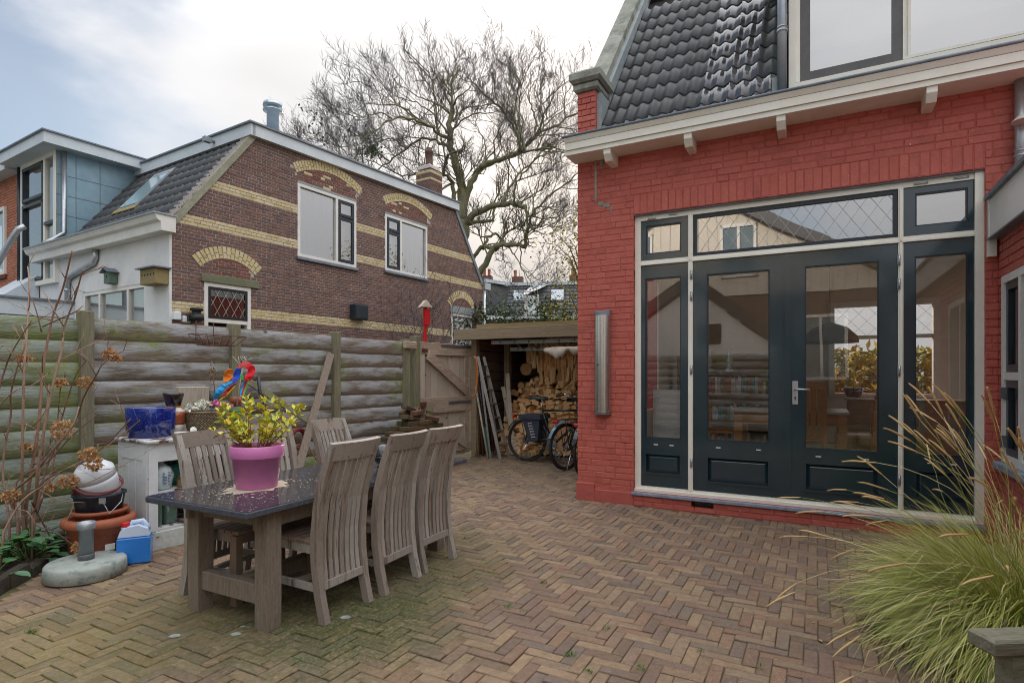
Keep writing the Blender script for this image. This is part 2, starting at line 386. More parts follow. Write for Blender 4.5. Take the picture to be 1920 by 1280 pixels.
m_navy = M('dark_blue_green_gloss', (.013, .034, .047), (.016, .041, .056), rough=.16, scale=4, var=.12, bump=.12, bscale=9, bdist=.003, spec=.6, coat=.6, roughvar=.05)
m_navy2 = M('dark_frame_paint', (.018, .028, .04), (.026, .036, .05), rough=.3, scale=4, var=.15, bump=.05)
m_darksash = M('dull_dark_sash', (.10, .10, .10), (.13, .125, .125), rough=.3, scale=4, var=.15, bump=.05)
m_tile = M('roof_tile', None, pal=[(0.052, 0.056, 0.064), (0.075, 0.079, 0.086), (0.063, 0.067, 0.072), (0.089, 0.092, 0.095)], rough=.5, scale=10, var=.35, bump=.5, bscale=70, bdist=.004, spec=.55, roughvar=.16,
           grime=((.085, .09, .075), 5, .55, .75), speck=((.22, .22, .2), 90, .7, .78))
m_tilewet = M('roof_tile_glazed', None, pal=[(.045, .047, .06), (.055, .055, .065), (.06, .06, .07)], rough=.17, scale=10, var=.3, bump=.25, bscale=40, bdist=.004, spec=.9, coat=.8,
              grime=((.12, .12, .12), 8, .6, .75))
m_tilefar = M('roof_tile_far', (.035, .04, .045), (.06, .07, .06), rough=.6, scale=3, var=.4, bump=.3, world=True, moss=((.05, .07, .03), .8, .45, .7))
m_cement = M('cement_coping', (0.246, 0.254, 0.217), (0.362, 0.362, 0.319), rough=.92, scale=4, var=.4, bump=1., bscale=45, bdist=.012, grime=((.10, .115, .08), 3, .5, .75))
m_cementblue = M('lead_flashing', (.25, .30, .32), (.33, .36, .36), rough=.7, scale=5, var=.25, bump=.5, bscale=30)
m_stone = M('bluestone_sill', (.20, .25, .33), (.32, .37, .44), rough=.7, scale=20, var=.4, bump=.5, bscale=60)
m_conc = M('wet_concrete', (0.306, 0.346, 0.325), (0.378, 0.413, 0.374), rough=.7, scale=6, var=.25, bump=.4, bscale=80, grime=((.17, .21, .21), 11, .5, .68))
m_fence = M('fence_board', None, knots=True, pal=[(0.165, 0.128, 0.094), (0.214, 0.170, 0.130), (0.140, 0.114, 0.089), (0.189, 0.160, 0.113)], rough=.88, scale=6, detail=8, stretch=(1, 11, 15), var=.78, bump=.8, bscale=8, bdist=.012,
            wz=((.385, .40, .41), .32, .95), moss=((.20, .25, .06), 1.3, .50, .70), spec=.25, speck=((.03, .02, .02), 7., .70, .76))
m_fencegreen = M('algae_board', None, knots=True, pal=[(0.158, 0.184, 0.079), (0.189, 0.206, 0.095), (0.205, 0.191, 0.119)], rough=.88, scale=6, detail=8, stretch=(1, 11, 15), var=.78, bump=.8, bscale=8, bdist=.012,
                 wz=((.33, .38, .345), .32, .95), moss=((.22, .28, .05), .9, .47, .68), spec=.25, speck=((.03, .03, .015), 7., .70, .77))
m_post = M('post_wood', (0.247, 0.235, 0.147), (0.173, 0.157, 0.113), rough=.85, scale=3, detail=8, stretch=(9, 9, .8), var=.5, bump=.6, bscale=9, bdist=.01, moss=((.20, .26, .06), 2., .5, .72))
m_gate = M('gate_wood', None, knots=True, pal=[(0.483, 0.423, 0.340), (0.555, 0.494, 0.401), (0.435, 0.376, 0.302), (0.596, 0.541, 0.454)], rough=.85, scale=3, detail=8, stretch=(10, 10, .8), var=.42, bump=.5, bscale=9, bdist=.008,
           grime=((.13, .10, .07), 2., .55, .78))
m_gatebrown = M('gate_rail_wood', (0.339, 0.255, 0.189), (0.490, 0.406, 0.320), rough=.85, scale=3, detail=8, stretch=(1.2, 7, 7), var=.5, bump=.5, bscale=9, bdist=.008)
m_teak = M('grey_teak', None,  pal=[(0.311, 0.269, 0.238), (0.405, 0.374, 0.340), (0.216, 0.176, 0.147), (0.352, 0.301, 0.258)], rough=.8, scale=10, detail=8, stretch=(9, 9, .55), var=.6, bump=.5, bscale=9, bdist=.004,
           grime=((.15, .095, .06), 2.6, .53, .70), speck=((.12, .09, .07), 9., .68, .74))
m_teakseat = M('brown_teak', None, pal=[(0.231, 0.161, 0.119), (0.280, 0.203, 0.154), (0.196, 0.140, 0.109)], rough=.55, scale=8, detail=8, stretch=(2, 9, 9), var=.555, bump=.4, bscale=9, bdist=.004, spec=.5)
m_leg = M('table_leg_wood', (0.245, 0.204, 0.168), (0.192, 0.149, 0.108), rough=.75, scale=8, detail=8, stretch=(9, 9, .9), var=.55, bump=.4, bscale=9, bdist=.004, grime=((.12, .085, .06), 2., .58, .8))
m_granite = M('black_granite', (.026, .026, .032), (.04, .04, .048), rough=.13, scale=30, var=.5, bump=.1, bscale=90, bdist=.002, spec=.7, roughvar=.1, speck=((.24, .23, .22), 55, .63, .73))
m_graniteedge = M('granite_edge', (.055, .065, .085), (.085, .095, .115), rough=.55, scale=40, var=.5, bump=.5, bscale=70)
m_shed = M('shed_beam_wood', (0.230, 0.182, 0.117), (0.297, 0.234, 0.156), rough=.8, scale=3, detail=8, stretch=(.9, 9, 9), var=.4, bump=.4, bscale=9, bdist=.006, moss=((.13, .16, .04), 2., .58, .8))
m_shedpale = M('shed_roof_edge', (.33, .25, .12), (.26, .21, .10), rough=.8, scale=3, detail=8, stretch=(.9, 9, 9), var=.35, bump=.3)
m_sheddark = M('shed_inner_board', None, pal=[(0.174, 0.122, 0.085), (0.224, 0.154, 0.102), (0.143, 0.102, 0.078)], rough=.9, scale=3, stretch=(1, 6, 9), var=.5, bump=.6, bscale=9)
m_log = M('split_log', None, pal=[(0.822, 0.501, 0.239), (0.860, 0.584, 0.292), (0.724, 0.418, 0.196), (0.860, 0.668, 0.360), (0.790, 0.450, 0.213)], rough=.85, scale=9, detail=6, stretch=(1, 1, 5), var=.38, bump=.5, bscale=20, bdist=.006)
m_bark = M('log_bark', (.13, .09, .06), (.20, .14, .09), rough=.95, scale=12, var=.5, bump=1., bscale=25, bdist=.01)
m_logend = M('log_end', None, pal=[(.40, .235, .11), (.47, .28, .13)], rough=.85, scale=10, var=.4, bump=.4)
m_alu = M('worn_aluminium', (0.244, 0.244, 0.232), (0.303, 0.303, 0.291), rough=.42, metal=.75, scale=6, var=.25, bump=.1, grime=((.25, .25, .22), 5, .55, .8))
m_steel = M('brushed_steel', (.60, .58, .55), (.70, .68, .65), rough=.24, metal=1., scale=2, stretch=(14, 14, .4), var=.12, bump=.04, bscale=20)
m_galv = M('galvanised', (.40, .43, .46), (.52, .54, .56), rough=.38, metal=.7, scale=8, var=.25, bump=.05)
m_flue = M('flue_steel', (.38, .48, .55), (.52, .60, .65), rough=.28, metal=.85, scale=3, var=.15, bump=.03)
m_rust = M('rusty_iron', (.17, .055, .032), (.10, .04, .03), rough=.9, scale=20, var=.4, bump=.4)
m_hinge = M('hinge_iron', (.14, .15, .165), (.19, .20, .21), rough=.6, metal=.5, scale=8, var=.3, bump=.2)
m_black = M('black_plastic', (.012, .012, .014), (.022, .022, .024), rough=.45, scale=5, var=.2, bump=.1)
m_blackgloss = M('black_enamel', (.008, .012, .014), (.012, .016, .018), rough=.12, scale=4, var=.1, bump=0, coat=.7)
m_rubber = M('tyre_rubber', (.02, .02, .02), (.035, .033, .03), rough=.8, scale=30, var=.3, bump=.3)
m_bikeblue = M('bike_blue_paint', (.03, .07, .12), (.04, .09, .15), rough=.25, scale=4, var=.1, bump=0, coat=.5)
m_bikeblack = M('bike_black_paint', (.012, .013, .016), (.016, .018, .022), rough=.3, scale=4, var=.1, bump=0, coat=.4)
m_chrome = M('chrome', (.6, .6, .62), (.66, .66, .68), rough=.15, metal=1., scale=4, var=.05, bump=0)
m_redlamp = M('red_reflector', (.5, .012, .012), (.55, .02, .02), rough=.2, scale=4, var=.1, bump=0, coat=.5)
m_pannier = M('pannier_cloth', (.03, .038, .06), (.045, .055, .08), rough=.8, scale=6, var=.25, bump=.5, bscale=14)
m_print = M('pale_print', (.36, .37, .38), (.42, .42, .42), rough=.8, scale=5, var=.15, bump=0)
m_canvas = M('cream_canvas', (.52, .47, .38), (.44, .39, .31), rough=.9, scale=5, var=.15, bump=.3, bscale=10, grime=((.28, .25, .2), 4, .6, .8))
m_pink = M('pink_plastic', (.62, .20, .46), (.66, .22, .49), rough=.38, scale=5, var=.08, bump=.06, bscale=60, grime=((.52, .17, .38), 5, .6, .8))
m_terra = M('terracotta_plastic', (.42, .135, .07), (.37, .115, .06), rough=.6, scale=5, var=.15, bump=.1)
m_bucket = M('black_bucket', (.018, .023, .036), (.045, .055, .075), rough=.55, scale=9, var=.5, bump=.2, grime=((.13, .15, .18), 9, .55, .75))
m_whiteplastic = M('white_plastic', (.74, .79, .84), (.68, .73, .79), rough=.4, scale=3, var=.06, bump=.05)
m_redplastic = M('red_plastic', (.55, .02, .02), (.5, .02, .025), rough=.35, scale=3, var=.08, bump=0)
m_reddark = M('dark_red_hose', (.22, .03, .03), (.26, .04, .04), rough=.4, scale=3, var=.1, bump=0)
m_bluefluid = M('blue_liquid_plastic', (.02, .19, .62), (.025, .22, .68), rough=.25, scale=4, var=.06, bump=.04, coat=.3)
m_paleblue = M('translucent_plastic', (.52, .63, .82), (.58, .69, .86), rough=.3, scale=4, var=.05, bump=.04)
m_shabby = M('shabby_white_paint', (.70, .73, .75), (.62, .65, .67), rough=.6, scale=5, var=.1, bump=.3, bscale=18, grime=((.11, .07, .06), 6., .655, .70))
m_shabbytop = M('peeling_cabinet_top', (.62, .63, .64), (.5, .5, .5), rough=.6, scale=5, var=.2, bump=.3, grime=((.10, .055, .05), 7., .50, .56))
m_blueglaze = M('blue_glaze', (.004, .015, .17), (.008, .035, .30), rough=.12, scale=6, var=.5, bump=.05, coat=.8, speck=((.05, .15, .5), 80, .6, .72), grime=((.003, .006, .05), 3, .5, .75))
m_vasebrown = M('vase_dark_glaze', (.022, .012, .01), (.035, .018, .014), rough=.18, scale=8, var=.3, bump=0, coat=.6)
m_vaserust = M('vase_rust_glaze', (.32, .08, .03), (.24, .055, .022), rough=.3, scale=20, var=.5, bump=.1, coat=.3)
m_vasecream = M('vase_cream', (.62, .57, .48), (.66, .62, .55), rough=.4, scale=10, var=.1, bump=.05)
m_orangeband = M('vase_orange_band', (.5, .19, .03), (.45, .17, .03), rough=.4, scale=8, var=.1, bump=0)
m_ceramic = M('white_ceramic', (.78, .77, .75), (.72, .71, .69), rough=.2, scale=4, var=.06, bump=0, coat=.4)
m_wicker = M('wicker', None, pal=[(.26, .20, .12), (.20, .15, .09), (.34, .27, .17)], rough=.7, scale=20, var=.4, bump=.3)
m_wickerdark = M('basket_inner', (.03, .025, .02), (.05, .04, .03), rough=.9, scale=10, bump=.3)
m_petalw = M('white_petals', (.75, .74, .64), (.68, .7, .62), rough=.7, scale=20, var=.12, bump=0)
m_petalp = M('pink_petals', (.68, .12, .33), (.75, .38, .52), rough=.7, scale=14, var=.15, bump=0)
m_leafgrey = M('grey_green_leaf', (.10, .17, .12), (.16, .23, .17), rough=.6, scale=20, var=.2, bump=0)
m_greenpot = M('green_plastic', (.06, .16, .045), (.075, .19, .055), rough=.35, scale=4, var=.1, bump=0)
m_teal = M('teal_plastic', (.045, .22, .19), (.06, .26, .22), rough=.35, scale=4, var=.1, bump=.04)
m_tealbox = M('teal_carton', (.012, .20, .18), (.02, .24, .22), rough=.4, scale=4, var=.1, bump=0)
m_bag = M('white_plastic_bag', (.62, .74, .76), (.72, .80, .82), rough=.35, scale=7, var=.15, bump=1., bscale=9, bdist=.03)
m_bagprint = M('bag_print', (.06, .12, .28), (.10, .16, .30), rough=.5, scale=9, var=.2, bump=0)
m_glassjar = M('green_glass', (.05, .11, .085), (.08, .14, .11), rough=.06, scale=4, var=.2, bump=0, coat=.6, spec=.8)
m_bristle = M('brush_bristle', (.36, .27, .15), (.27, .2, .11), rough=.9, scale=30, stretch=(6, 6, 1), var=.4, bump=.6)
m_sand = M('spilled_grit', (.50, .43, .33), (.42, .36, .28), rough=.9, scale=60, var=.3, bump=.5)
m_leafy = M('yellow_green_leaf', None, pal=[(0.504, 0.528, 0.042), (0.720, 0.600, 0.036), (0.360, 0.456, 0.072), (0.792, 0.552, 0.036), (0.600, 0.624, 0.072), (0.288, 0.396, 0.060)], rough=.45, scale=30, var=.25, bump=.1)
m_stemred = M('reddish_stem', (.17, .075, .045), (.24, .13, .07), rough=.7, scale=12, var=.3, bump=.3)
m_bushstem = M('hydrangea_stem', None, pal=[(0.270, 0.142, 0.101), (0.405, 0.270, 0.189), (0.135, 0.074, 0.061), (0.351, 0.216, 0.162)], rough=.75, scale=14, stretch=(1, 1, .4), var=.4, bump=.3)
m_dryflower = M('dried_flower', None, pal=[(0.459, 0.257, 0.115), (0.621, 0.378, 0.182), (0.365, 0.182, 0.081), (0.702, 0.472, 0.257)], rough=.9, scale=30, var=.3, bump=0)
m_groundleaf = M('dark_green_leaf', None, pal=[(0.053, 0.150, 0.053), (0.075, 0.195, 0.075), (0.090, 0.232, 0.060), (0.068, 0.173, 0.105), (0.150, 0.255, 0.075)], rough=.5, scale=20, var=.25, bump=.2)
m_fallen = M('fallen_leaf', None, pal=[(.17, .06, .03), (.30, .16, .05), (.12, .05, .03), (.42, .33, .1)], rough=.8, scale=20, var=.3, bump=.2)
m_moss = M('weed_green', (.06, .14, .025), (.085, .18, .03), rough=.8, scale=20, var=.3, bump=0)
m_grass = M('ornamental_grass_blade', None, pal=[(0.221, 0.315, 0.049), (0.339, 0.410, 0.074), (0.509, 0.504, 0.121), (0.774, 0.599, 0.275), (0.774, 0.693, 0.389), (0.407, 0.457, 0.081), (0.187, 0.267, 0.049)], rough=.6, scale=8, var=.2, bump=0)
m_seed = M('grass_seed_head', None, pal=[(0.600, 0.413, 0.188), (0.700, 0.512, 0.263), (0.525, 0.350, 0.150)], rough=.9, scale=40, var=.3, bump=.4)
m_treebark = M('tree_bark', (0.167, 0.167, 0.104), (0.244, 0.225, 0.132), rough=.95, scale=3, stretch=(1, 1, .4), var=.4, bump=.8, bscale=8, bdist=.04, moss=((.10, .125, .03), .5, .45, .7))
m_twig = M('tree_twig', (0.072, 0.065, 0.078), (0.111, 0.098, 0.098), rough=.9, scale=4, var=.2, bump=0)
m_autumn = M('autumn_leaf', None, pal=[(0.308, 0.280, 0.046), (0.476, 0.392, 0.039), (0.210, 0.224, 0.052), (0.588, 0.462, 0.046), (0.154, 0.168, 0.052)], rough=.6, scale=4, var=.25, bump=0)
m_hedge = M('hedge_leaf', None, pal=[(0.053, 0.098, 0.038), (0.075, 0.135, 0.045), (0.105, 0.150, 0.060), (0.045, 0.083, 0.038)], rough=.6, scale=4, var=.3, bump=0)
m_glass = GL('window_glass', .13, (.94, .95, .95), 0., .05)
m_glassup = GL('transom_glass', .46, (.6, .63, .63), 0., .08)
m_glassdorm = GL('dormer_glass', .44, (.5, .5, .5), .015, .1)
m_glassblue = GL('pale_window_glass', .42, (.98, 1, 1), 0., .1)
m_curtain = M('pale_curtain', (.80, .88, .90), (.84, .89, .91), rough=.9, scale=5, stretch=(6, 6, .3), var=.1, bump=.2)
m_pilasterstrip = M('lead_cames', (.5, .5, .5), (.55, .55, .55), rough=.5, metal=.3, scale=4, var=.1, bump=0)
m_interior = M('interior_plaster', (0.756, 0.648, 0.540), (0.684, 0.594, 0.504), rough=.9, scale=2, var=.1, bump=.1)
m_floortile = M('grey_floor_tile', None, pal=[(.36, .42, .44), (.40, .46, .48), (.33, .39, .41)], rough=.3, scale=5, var=.1, bump=.05)
m_dining = M('orange_pine', (.48, .215, .07), (.40, .17, .05), rough=.45, scale=4, stretch=(1, 8, 8), var=.25, bump=.1)
m_oak = M('interior_wood', (.16, .09, .05), (.21, .12, .07), rough=.6, scale=4, stretch=(1, 8, 8), var=.3, bump=.1)
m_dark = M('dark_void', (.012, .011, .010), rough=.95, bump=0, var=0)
# ------------------------------------------------------------------ frames of the place
RH = Frame(.732, 6.37, math.atan2(-.470, .883))            # red house, +x along its garden wall
WG = Frame(*RH.w(3.66, 0).xy, math.atan2(-.883, -.470))    # its wing, +x towards the camera
FN = Frame(-3.74, 4.99, math.atan2(.840, .542))            # fence, +x away from the camera
BH = Frame(-5.79, 9.72, math.atan2(.851, .525))            # brown gable
TB = Frame(-1.334, 2.87, math.atan2(.888, .46))            # table: +x along its length, +y across towards the fence
def hgt(x, y):
    return .006 * math.sin(1.7 * x + .6) * math.sin(1.3 * y + .4) + .004 * math.sin(3.1 * x + 2.2 * y) - .012 * max(0, 1 - ((x - 1.1) ** 2 + (y - 4.9) ** 2))
# ------------------------------------------------------------------ ground and pavement
g = MB(); g.quad((-90, -60, -.16), (90, -60, -.16), (90, 200, -.16), (-90, 200, -.16))
tag(g.build('ground', m_ground), 'brown and green earth beyond the paved garden', kind='structure')
pv = thing('pavement', 'brown clay bricks paved in herringbone across the garden', None, kind='structure'); del pv['label']
pv['label'] = 'brown clay bricks paved in herringbone across the garden'
g = MB(); n = 40
P = [[RH.w(-7 + 12 * i / n, -7 + 11.5 * j / n) for j in range(n + 1)] for i in range(n + 1)]
for i in range(n):
    for j in range(n):
        q = [P[i][j], P[i + 1][j], P[i + 1][j + 1], P[i][j + 1]]
        g.quad(*[(p.x, p.y, hgt(p.x, p.y) - .0075) for p in q])
g.build('joint_sand', m_joint, pv)
def bed_x(Y):                                              # right-hand edge of the planting bed
    return -3.22 - .2 * (Y - 3.5)
PW, PL = .0655, .1965
pav = []
for i in range(-108, 66):
    for j in range(-100, 66):
        ph = (i + j) % 6
        if ph == 0: c, rz = (i * PW + PL / 2, j * PW + PW / 2), 0
        elif ph == 3: c, rz = (i * PW + PW / 2, j * PW + PL / 2), 1
        else: continue
        lx, ly = c; p = RH.w(lx, ly)
        if ly > -.03 and lx > -.03: continue               # under the house
        if lx > 3.66: continue
        if p.y < 1.0 or p.y < .35 * abs(p.x): continue
        fx, fy = FN.loc(p.x, p.y)
        if fy > -.06 or ly > 2.75: continue
        if p.x < bed_x(p.y) - .02 and p.y < 4.55: continue
        pav.append((p, rz))
pav.sort(key=lambda q: (not inview(q[0]), q[0].y + .2 * abs(q[0].x)))
def paver_mesh(k):
    r = random.Random(k); b = MB(); a, w = PL / 2 - .0020, PW / 2 - .0020; c = .0035
    j = lambda s=.0016: r.uniform(-s, s)
    v = []
    for z, e in ((-.05, 0), (-c, 0), (0, c)):
        for sx, sy in ((-1, -1), (1, -1), (1, 1), (-1, 1)): v.append((sx * (a - e) + j(), sy * (w - e) + j(), z + (j(.001) if z == 0 else 0)))
    fs = [(8, 9, 10, 11)]
    for q in (0, 4):
        for i in range(4): fs.append((q + i, q + (i + 1) % 4, q + 4 + (i + 1) % 4, q + 4 + i))
    b.add(v, fs); return b
PM = [paver_mesh(k) for k in range(8)]; PME = [b.mesh('paver', m_paver) for b in PM]
rest = MB()
for k, (p, rz) in enumerate(pav):
    ang = RH.a + rz * math.pi / 2 + R.gauss(0, .008); z = hgt(p.x, p.y) + R.gauss(0, .0018)
    tx, ty = R.gauss(0, .009), R.gauss(0, .009)
    if k < 300: place('paver', R.choice(PME), pv, (p.x, p.y, z), (tx, ty, ang))
    else:
        b = R.choice(PM); T = Matrix.Translation((p.x, p.y, z)) @ Matrix.Rotation(ang, 4, 'Z') @ Matrix.Rotation(tx, 4, 'X') @ Matrix.Rotation(ty, 4, 'Y')
        rest.add(b.v, b.f, R.random(), False, T)
rest.build('pavers', m_paver, pv, kind='stuff')
# ------------------------------------------------------------------ brick laying
MESHES = {}
def lay(parent, rects, mat, frame, name='brick', limit=300, y0=0., depth=.055, ch=.0036, jit=.0016, stuff='bricks', orient=None):
    "rects: (x0,x1,z0,z1) in the parent's frame; the largest in the picture become parts of their own"
    def key(r):
        p = frame.w((r[0] + r[1]) / 2, y0, (r[2] + r[3]) / 2)
        return (not inview(p), p.y / max(.03, (r[1] - r[0])) ** .5)
    rects = sorted(rects, key=key); b = MB()
    for k, (x0, x1, z0, z1) in enumerate(rects):
        dy = R.gauss(0, jit); tl = R.gauss(0, .006)
        if k < limit:
            w, h = round(x1 - x0, 2), round(z1 - z0, 3); kk = (name, mat.name, w, h, R.randrange(2))
            if kk not in MESHES:
                q = MB(); q.brick(-w / 2, w / 2, 0, depth, -h / 2, h / 2, ch)
                q.v = [(x + R.gauss(0, .0012), y + (R.gauss(0, .0008)), z + R.gauss(0, .0012)) for x, y, z in q.v]; MESHES[kk] = q.mesh(name, mat)
            place(name, MESHES[kk], parent, ((x0 + x1) / 2, y0 + dy, (z0 + z1) / 2), (0, tl * .6, 0), ((x1 - x0) / w, 1, 1))
        else: b.brick(x0, x1, y0 + dy, y0 + depth, z0, z1, ch, R.random())
    if b.v: b.build(stuff, mat, parent, kind='stuff')
def courses(x0, x1, z0, z1, ok, ch=.066, L=.22, J=.009, bond='cross', hj=.009):
    "rows of bricks; ok(xa, xb, za, zb) says whether one stands there; bricks are cut at openings"
    out = []; k = 0; z = z0
    while z < z1 - .02:
        zt = min(z + ch - hj, z1)
        if bond == 'cross': step = L if k % 2 == 0 else L / 2; off = (0, L * .25, L * .5, L * .25)[k % 4]
        else: step = L; off = (0, L / 2, L * .25, L * .75)[k % 4] if bond == 'wild' else (k % 2) * L / 2
        x = x0 - off
        while x < x1:
            s_ = step if bond != 'wild' or R.random() < .72 else L / 2
            a, b_ = max(x, x0), min(x + s_ - J, x1)
            if b_ - a > .03:
                for (p, q) in ok(a, b_, z, zt):
                    if q - p > .028: out.append((p, q, z, zt))
            x += s_
        z += ch; k += 1
    return out
def cut(holes):
    def f(a, b, z, zt):
        segs = [(a, b)]
        for h in holes:
            if zt > h[2] + .012 and z < h[3] - .012:
                ns = []
                for p, q in segs:
                    if q <= h[0] or p >= h[1]: ns.append((p, q))
                    else:
                        if p < h[0]: ns.append((p, h[0]))
                        if q > h[1]: ns.append((h[1], q))
                segs = ns
        return segs
    return f
# ------------------------------------------------------------------ red house
rh = thing('red_house', 'red painted brick house with tiled roof and dark glazed doors', 'house', (RH.o.x, RH.o.y, 0), RH.a)
DX0, DX1, DZ0, DZ1 = .636, 3.578, .15, 3.085
zt = 3.78
vent = (RH.hit(1296, 950)[0], RH.hit(1338, 950)[0], .035, .108)
b = MB(); wall_holes(b, 0, 7, -.15, zt, [(DX0, DX1, DZ0, DZ1), vent, (3.67, 6.9, .3, 2.4)], .0045, .3)
b.box(0, .3, .3, .6, -.15, zt); b.box(0, .3, 2.4, 5.7, -.15, zt); b.box(0, .3, .6, 2.4, -.15, .9); b.box(0, .3, .6, 2.4, 3.0, zt); b.box(6.7, 7, .3, .9, -.15, zt); b.box(6.7, 7, 5.3, 5.7, -.15, zt); b.box(6.7, 7, .9, 5.3, -.15, .8); b.box(6.7, 7, .9, 5.3, 3.1, zt)  # unseen openings in both side walls, added to let daylight into the room
wall_holes(b, 0, 7, -.15, zt, [(2.6, 4.1, 1.05, 2.6)], 5.7, 6.0)
b.box(vent[0] - .05, vent[1] + .05, .24, .29, .0, .12)
b.build('wall', m_redwall, rh)
rects = courses(0, 3.95, 0.0, zt, cut([(DX0, DX1, .0, DZ1 + .215), vent, (3.66, 4, 0, 2.6)]), bond='wild')
rects += [(DX0 + .002 + k * .0735, DX0 + .0655 + k * .0735, DZ1 + .004, DZ1 + .208) for k in range(40)]            # soldier course over the doors
rects += courses(DX0, DX1, 0., .112, cut([vent]), bond='wild', ch=.056, L=.21)
lay(rh, rects, m_redbrick, RH)
b = MB(); b.box(-.012, .20, -.014, .03, -.1, .20, ch=.012); b.box(.2, .63, -.008, .03, -.1, .135, ch=.008); b.build('plinth', m_redwall, rh)
b = MB()                                                         # cement repairs along an old crack
for px, p0, p1, w in ((1117, 296, 378, .022), (1126, 378, 386, .05), (1137, 381, 388, .07), (1146, 386, 400, .014), (1128, 300, 316, .03)):
    x, z1_ = RH.hit(px, p0); _, z0_ = RH.hit(px, p1); b.box(x - w / 2, x + w / 2, -.004, .01, z0_, z1_)
b.build('cement_repair', m_cement, rh)
# gutter box
zg0 = RH.hit(1200, 264, -.3)[1]; zg1 = RH.hit(1200, 232, -.3)[1]
b = MB(); b.box(-.03, 7, -.285, .005, zg0 - .002, zg0 + .045); b.box(-.03, 7, -.30, .004, zg0 + .048, zg1 - .05)
b.prism([(-.33, zg1), (-.305, zg1 - .047), (0, zg1 - .047), (0, zg1)], -.03, 7, M=Matrix(((0, 1, 0, 0), (1, 0, 0, 0), (0, 0, 1, 0), (0, 0, 0, 1))))
b.build('gutter', m_cream, rh)
b = MB(); b.tube([(-.05, -.325, zg1 + .012), (7, -.325, zg1 + .012)], .016, 8); b.box(-.04, 7, -.32, .2, zg1 + .001, zg1 + .012); b.box(-.04, 7, -.20, -.19, zg1, zg1 + .06); b.build('gutter_lining', m_lead, rh)
cb = MB()
q = MB(); q.prism([(-.27, .0), (-.27, -.05), (-.22, -.115), (.0, -.115), (0, 0)], -.037, .037, M=Matrix(((0, 1, 0, 0), (1, 0, 0, 0), (0, 0, 1, 0), (0, 0, 0, 1))))
cm = q.mesh('bracket', m_cream)
for px, py in ((1142, 290), (1292, 264), (1465, 230), (1745, 178)): place('bracket', cm, rh, (RH.hit(px, py, -.2)[0], 0, zg0 - .003))
place('bracket', cm, rh, (4.6, 0, zg0 - .003))
# roof
RS = 1.27; RZ = 4.0
ang = math.atan(RS)
def tile_mesh(w=.262, L=.37, a=.016, name='tile', m=None, thick=.016, waves=2):
    b = MB(); n = 13; top = []; bot = []
    for r_, y in enumerate((0, L)):
        for i in range(n):
            u = i / (n - 1); h = a * (math.cos(2 * math.pi * waves * u)) + (a * .9 * math.exp(-((u - .04) / .09) ** 2) if True else 0)
            top.append((u * w - w / 2, y, h + (.012 if r_ == 0 else -.006)))
    bot = [(x, y, z - thick) for x, y, z in top[:n]]
    fs = [(i, i + 1, n + i + 1, n + i) for i in range(n - 1)] + [(2 * n + i, 2 * n + i + 1, i + 1, i) for i in range(n - 1)]
    b.add(top + bot, fs, 0, True)
    b.f.append([0, n, 2 * n]); b.t.append(0); b.s.append(False)
    return b.mesh(name, m)
tmA = tile_mesh(m=m_tile); tmB = tile_mesh(m=m_tilewet)
for r_ in range(10):
    for c_ in range(7):
        d = -.20 + r_ * .323; y = d * math.cos(ang); z = RZ + d * math.sin(ang) + .03
        x = .275 + .13 + c_ * .2575
        wet = c_ in (4, 5) and not (r_ < 1 and c_ == 4) or (c_ == 6 and R.random() < .25)
        place('tile', tmB if wet else tmA, rh, (x + R.gauss(0, .003), y, z), (ang + R.gauss(0, .006), R.gauss(0, .006), R.gauss(0, .004)))
b = MB(); b.add([(.2, -.1, RZ - .13), (7, -.1, RZ - .13), (7, 2.2, RZ + RS * 2.2 - .03), (.2, 2.2, RZ + RS * 2.2 - .03)], [(0, 1, 2, 3)])
b.box(0, 7, 2.0, 6, RZ + RS * 1.9, RZ + RS * 1.95); b.build('roof_boarding', m_dark, rh)
b = MB(); b.add([(.27, 2.25 - .2, RZ + RS * 2.05 + .06), (1.0, 2.25 - .2, RZ + RS * 2.05 + .06), (1.0, 2.3, RZ + RS * 2.3 + .07), (.27, 2.3, RZ + RS * 2.3 + .07)], [(0, 1, 2, 3)]); b.build('ridge_lead', m_cementblue, rh)
X2Y = Matrix(((0, 1, 0, 0), (1, 0, 0, 0), (0, 0, 1, 0), (0, 0, 0, 1)))
b = MB()
b.prism([(.33, 3.9), (2.6, 3.9 + 0), (2.6, 4.40 + 1.23 * 2.6), (.33, 4.40 + 1.23 * .33)], .0, .215, M=X2Y)
b.build('parapet_coping', m_cement, rh)
b = MB(); b.prism([(.05, 3.9), (2.6, 3.9), (2.6, 4.28 + 1.23 * 2.6), (.34, 4.28 + 1.23 * .34), (.34, 4.5), (.05, 4.5)], .21, .262, M=X2Y); b.build('parapet_flashing', m_cementblue, rh)
b = MB(); wall_holes(b, 0, .21, 3.7, 4.52, [], .01, .33); b.build('parapet_pier', m_redwall, rh)
lay(rh, courses(0, .208, 3.93, 4.52, cut([]), bond='cross', L=.21), m_redbrick, RH)
b = MB(); b.box(-.035, .25, -.04, .36, 4.52, 4.61, ch=.02); b.box(-.075, .29, -.08, .40, 4.61, 4.74, ch=.03); b.build('parapet_cap', m_cement, rh)
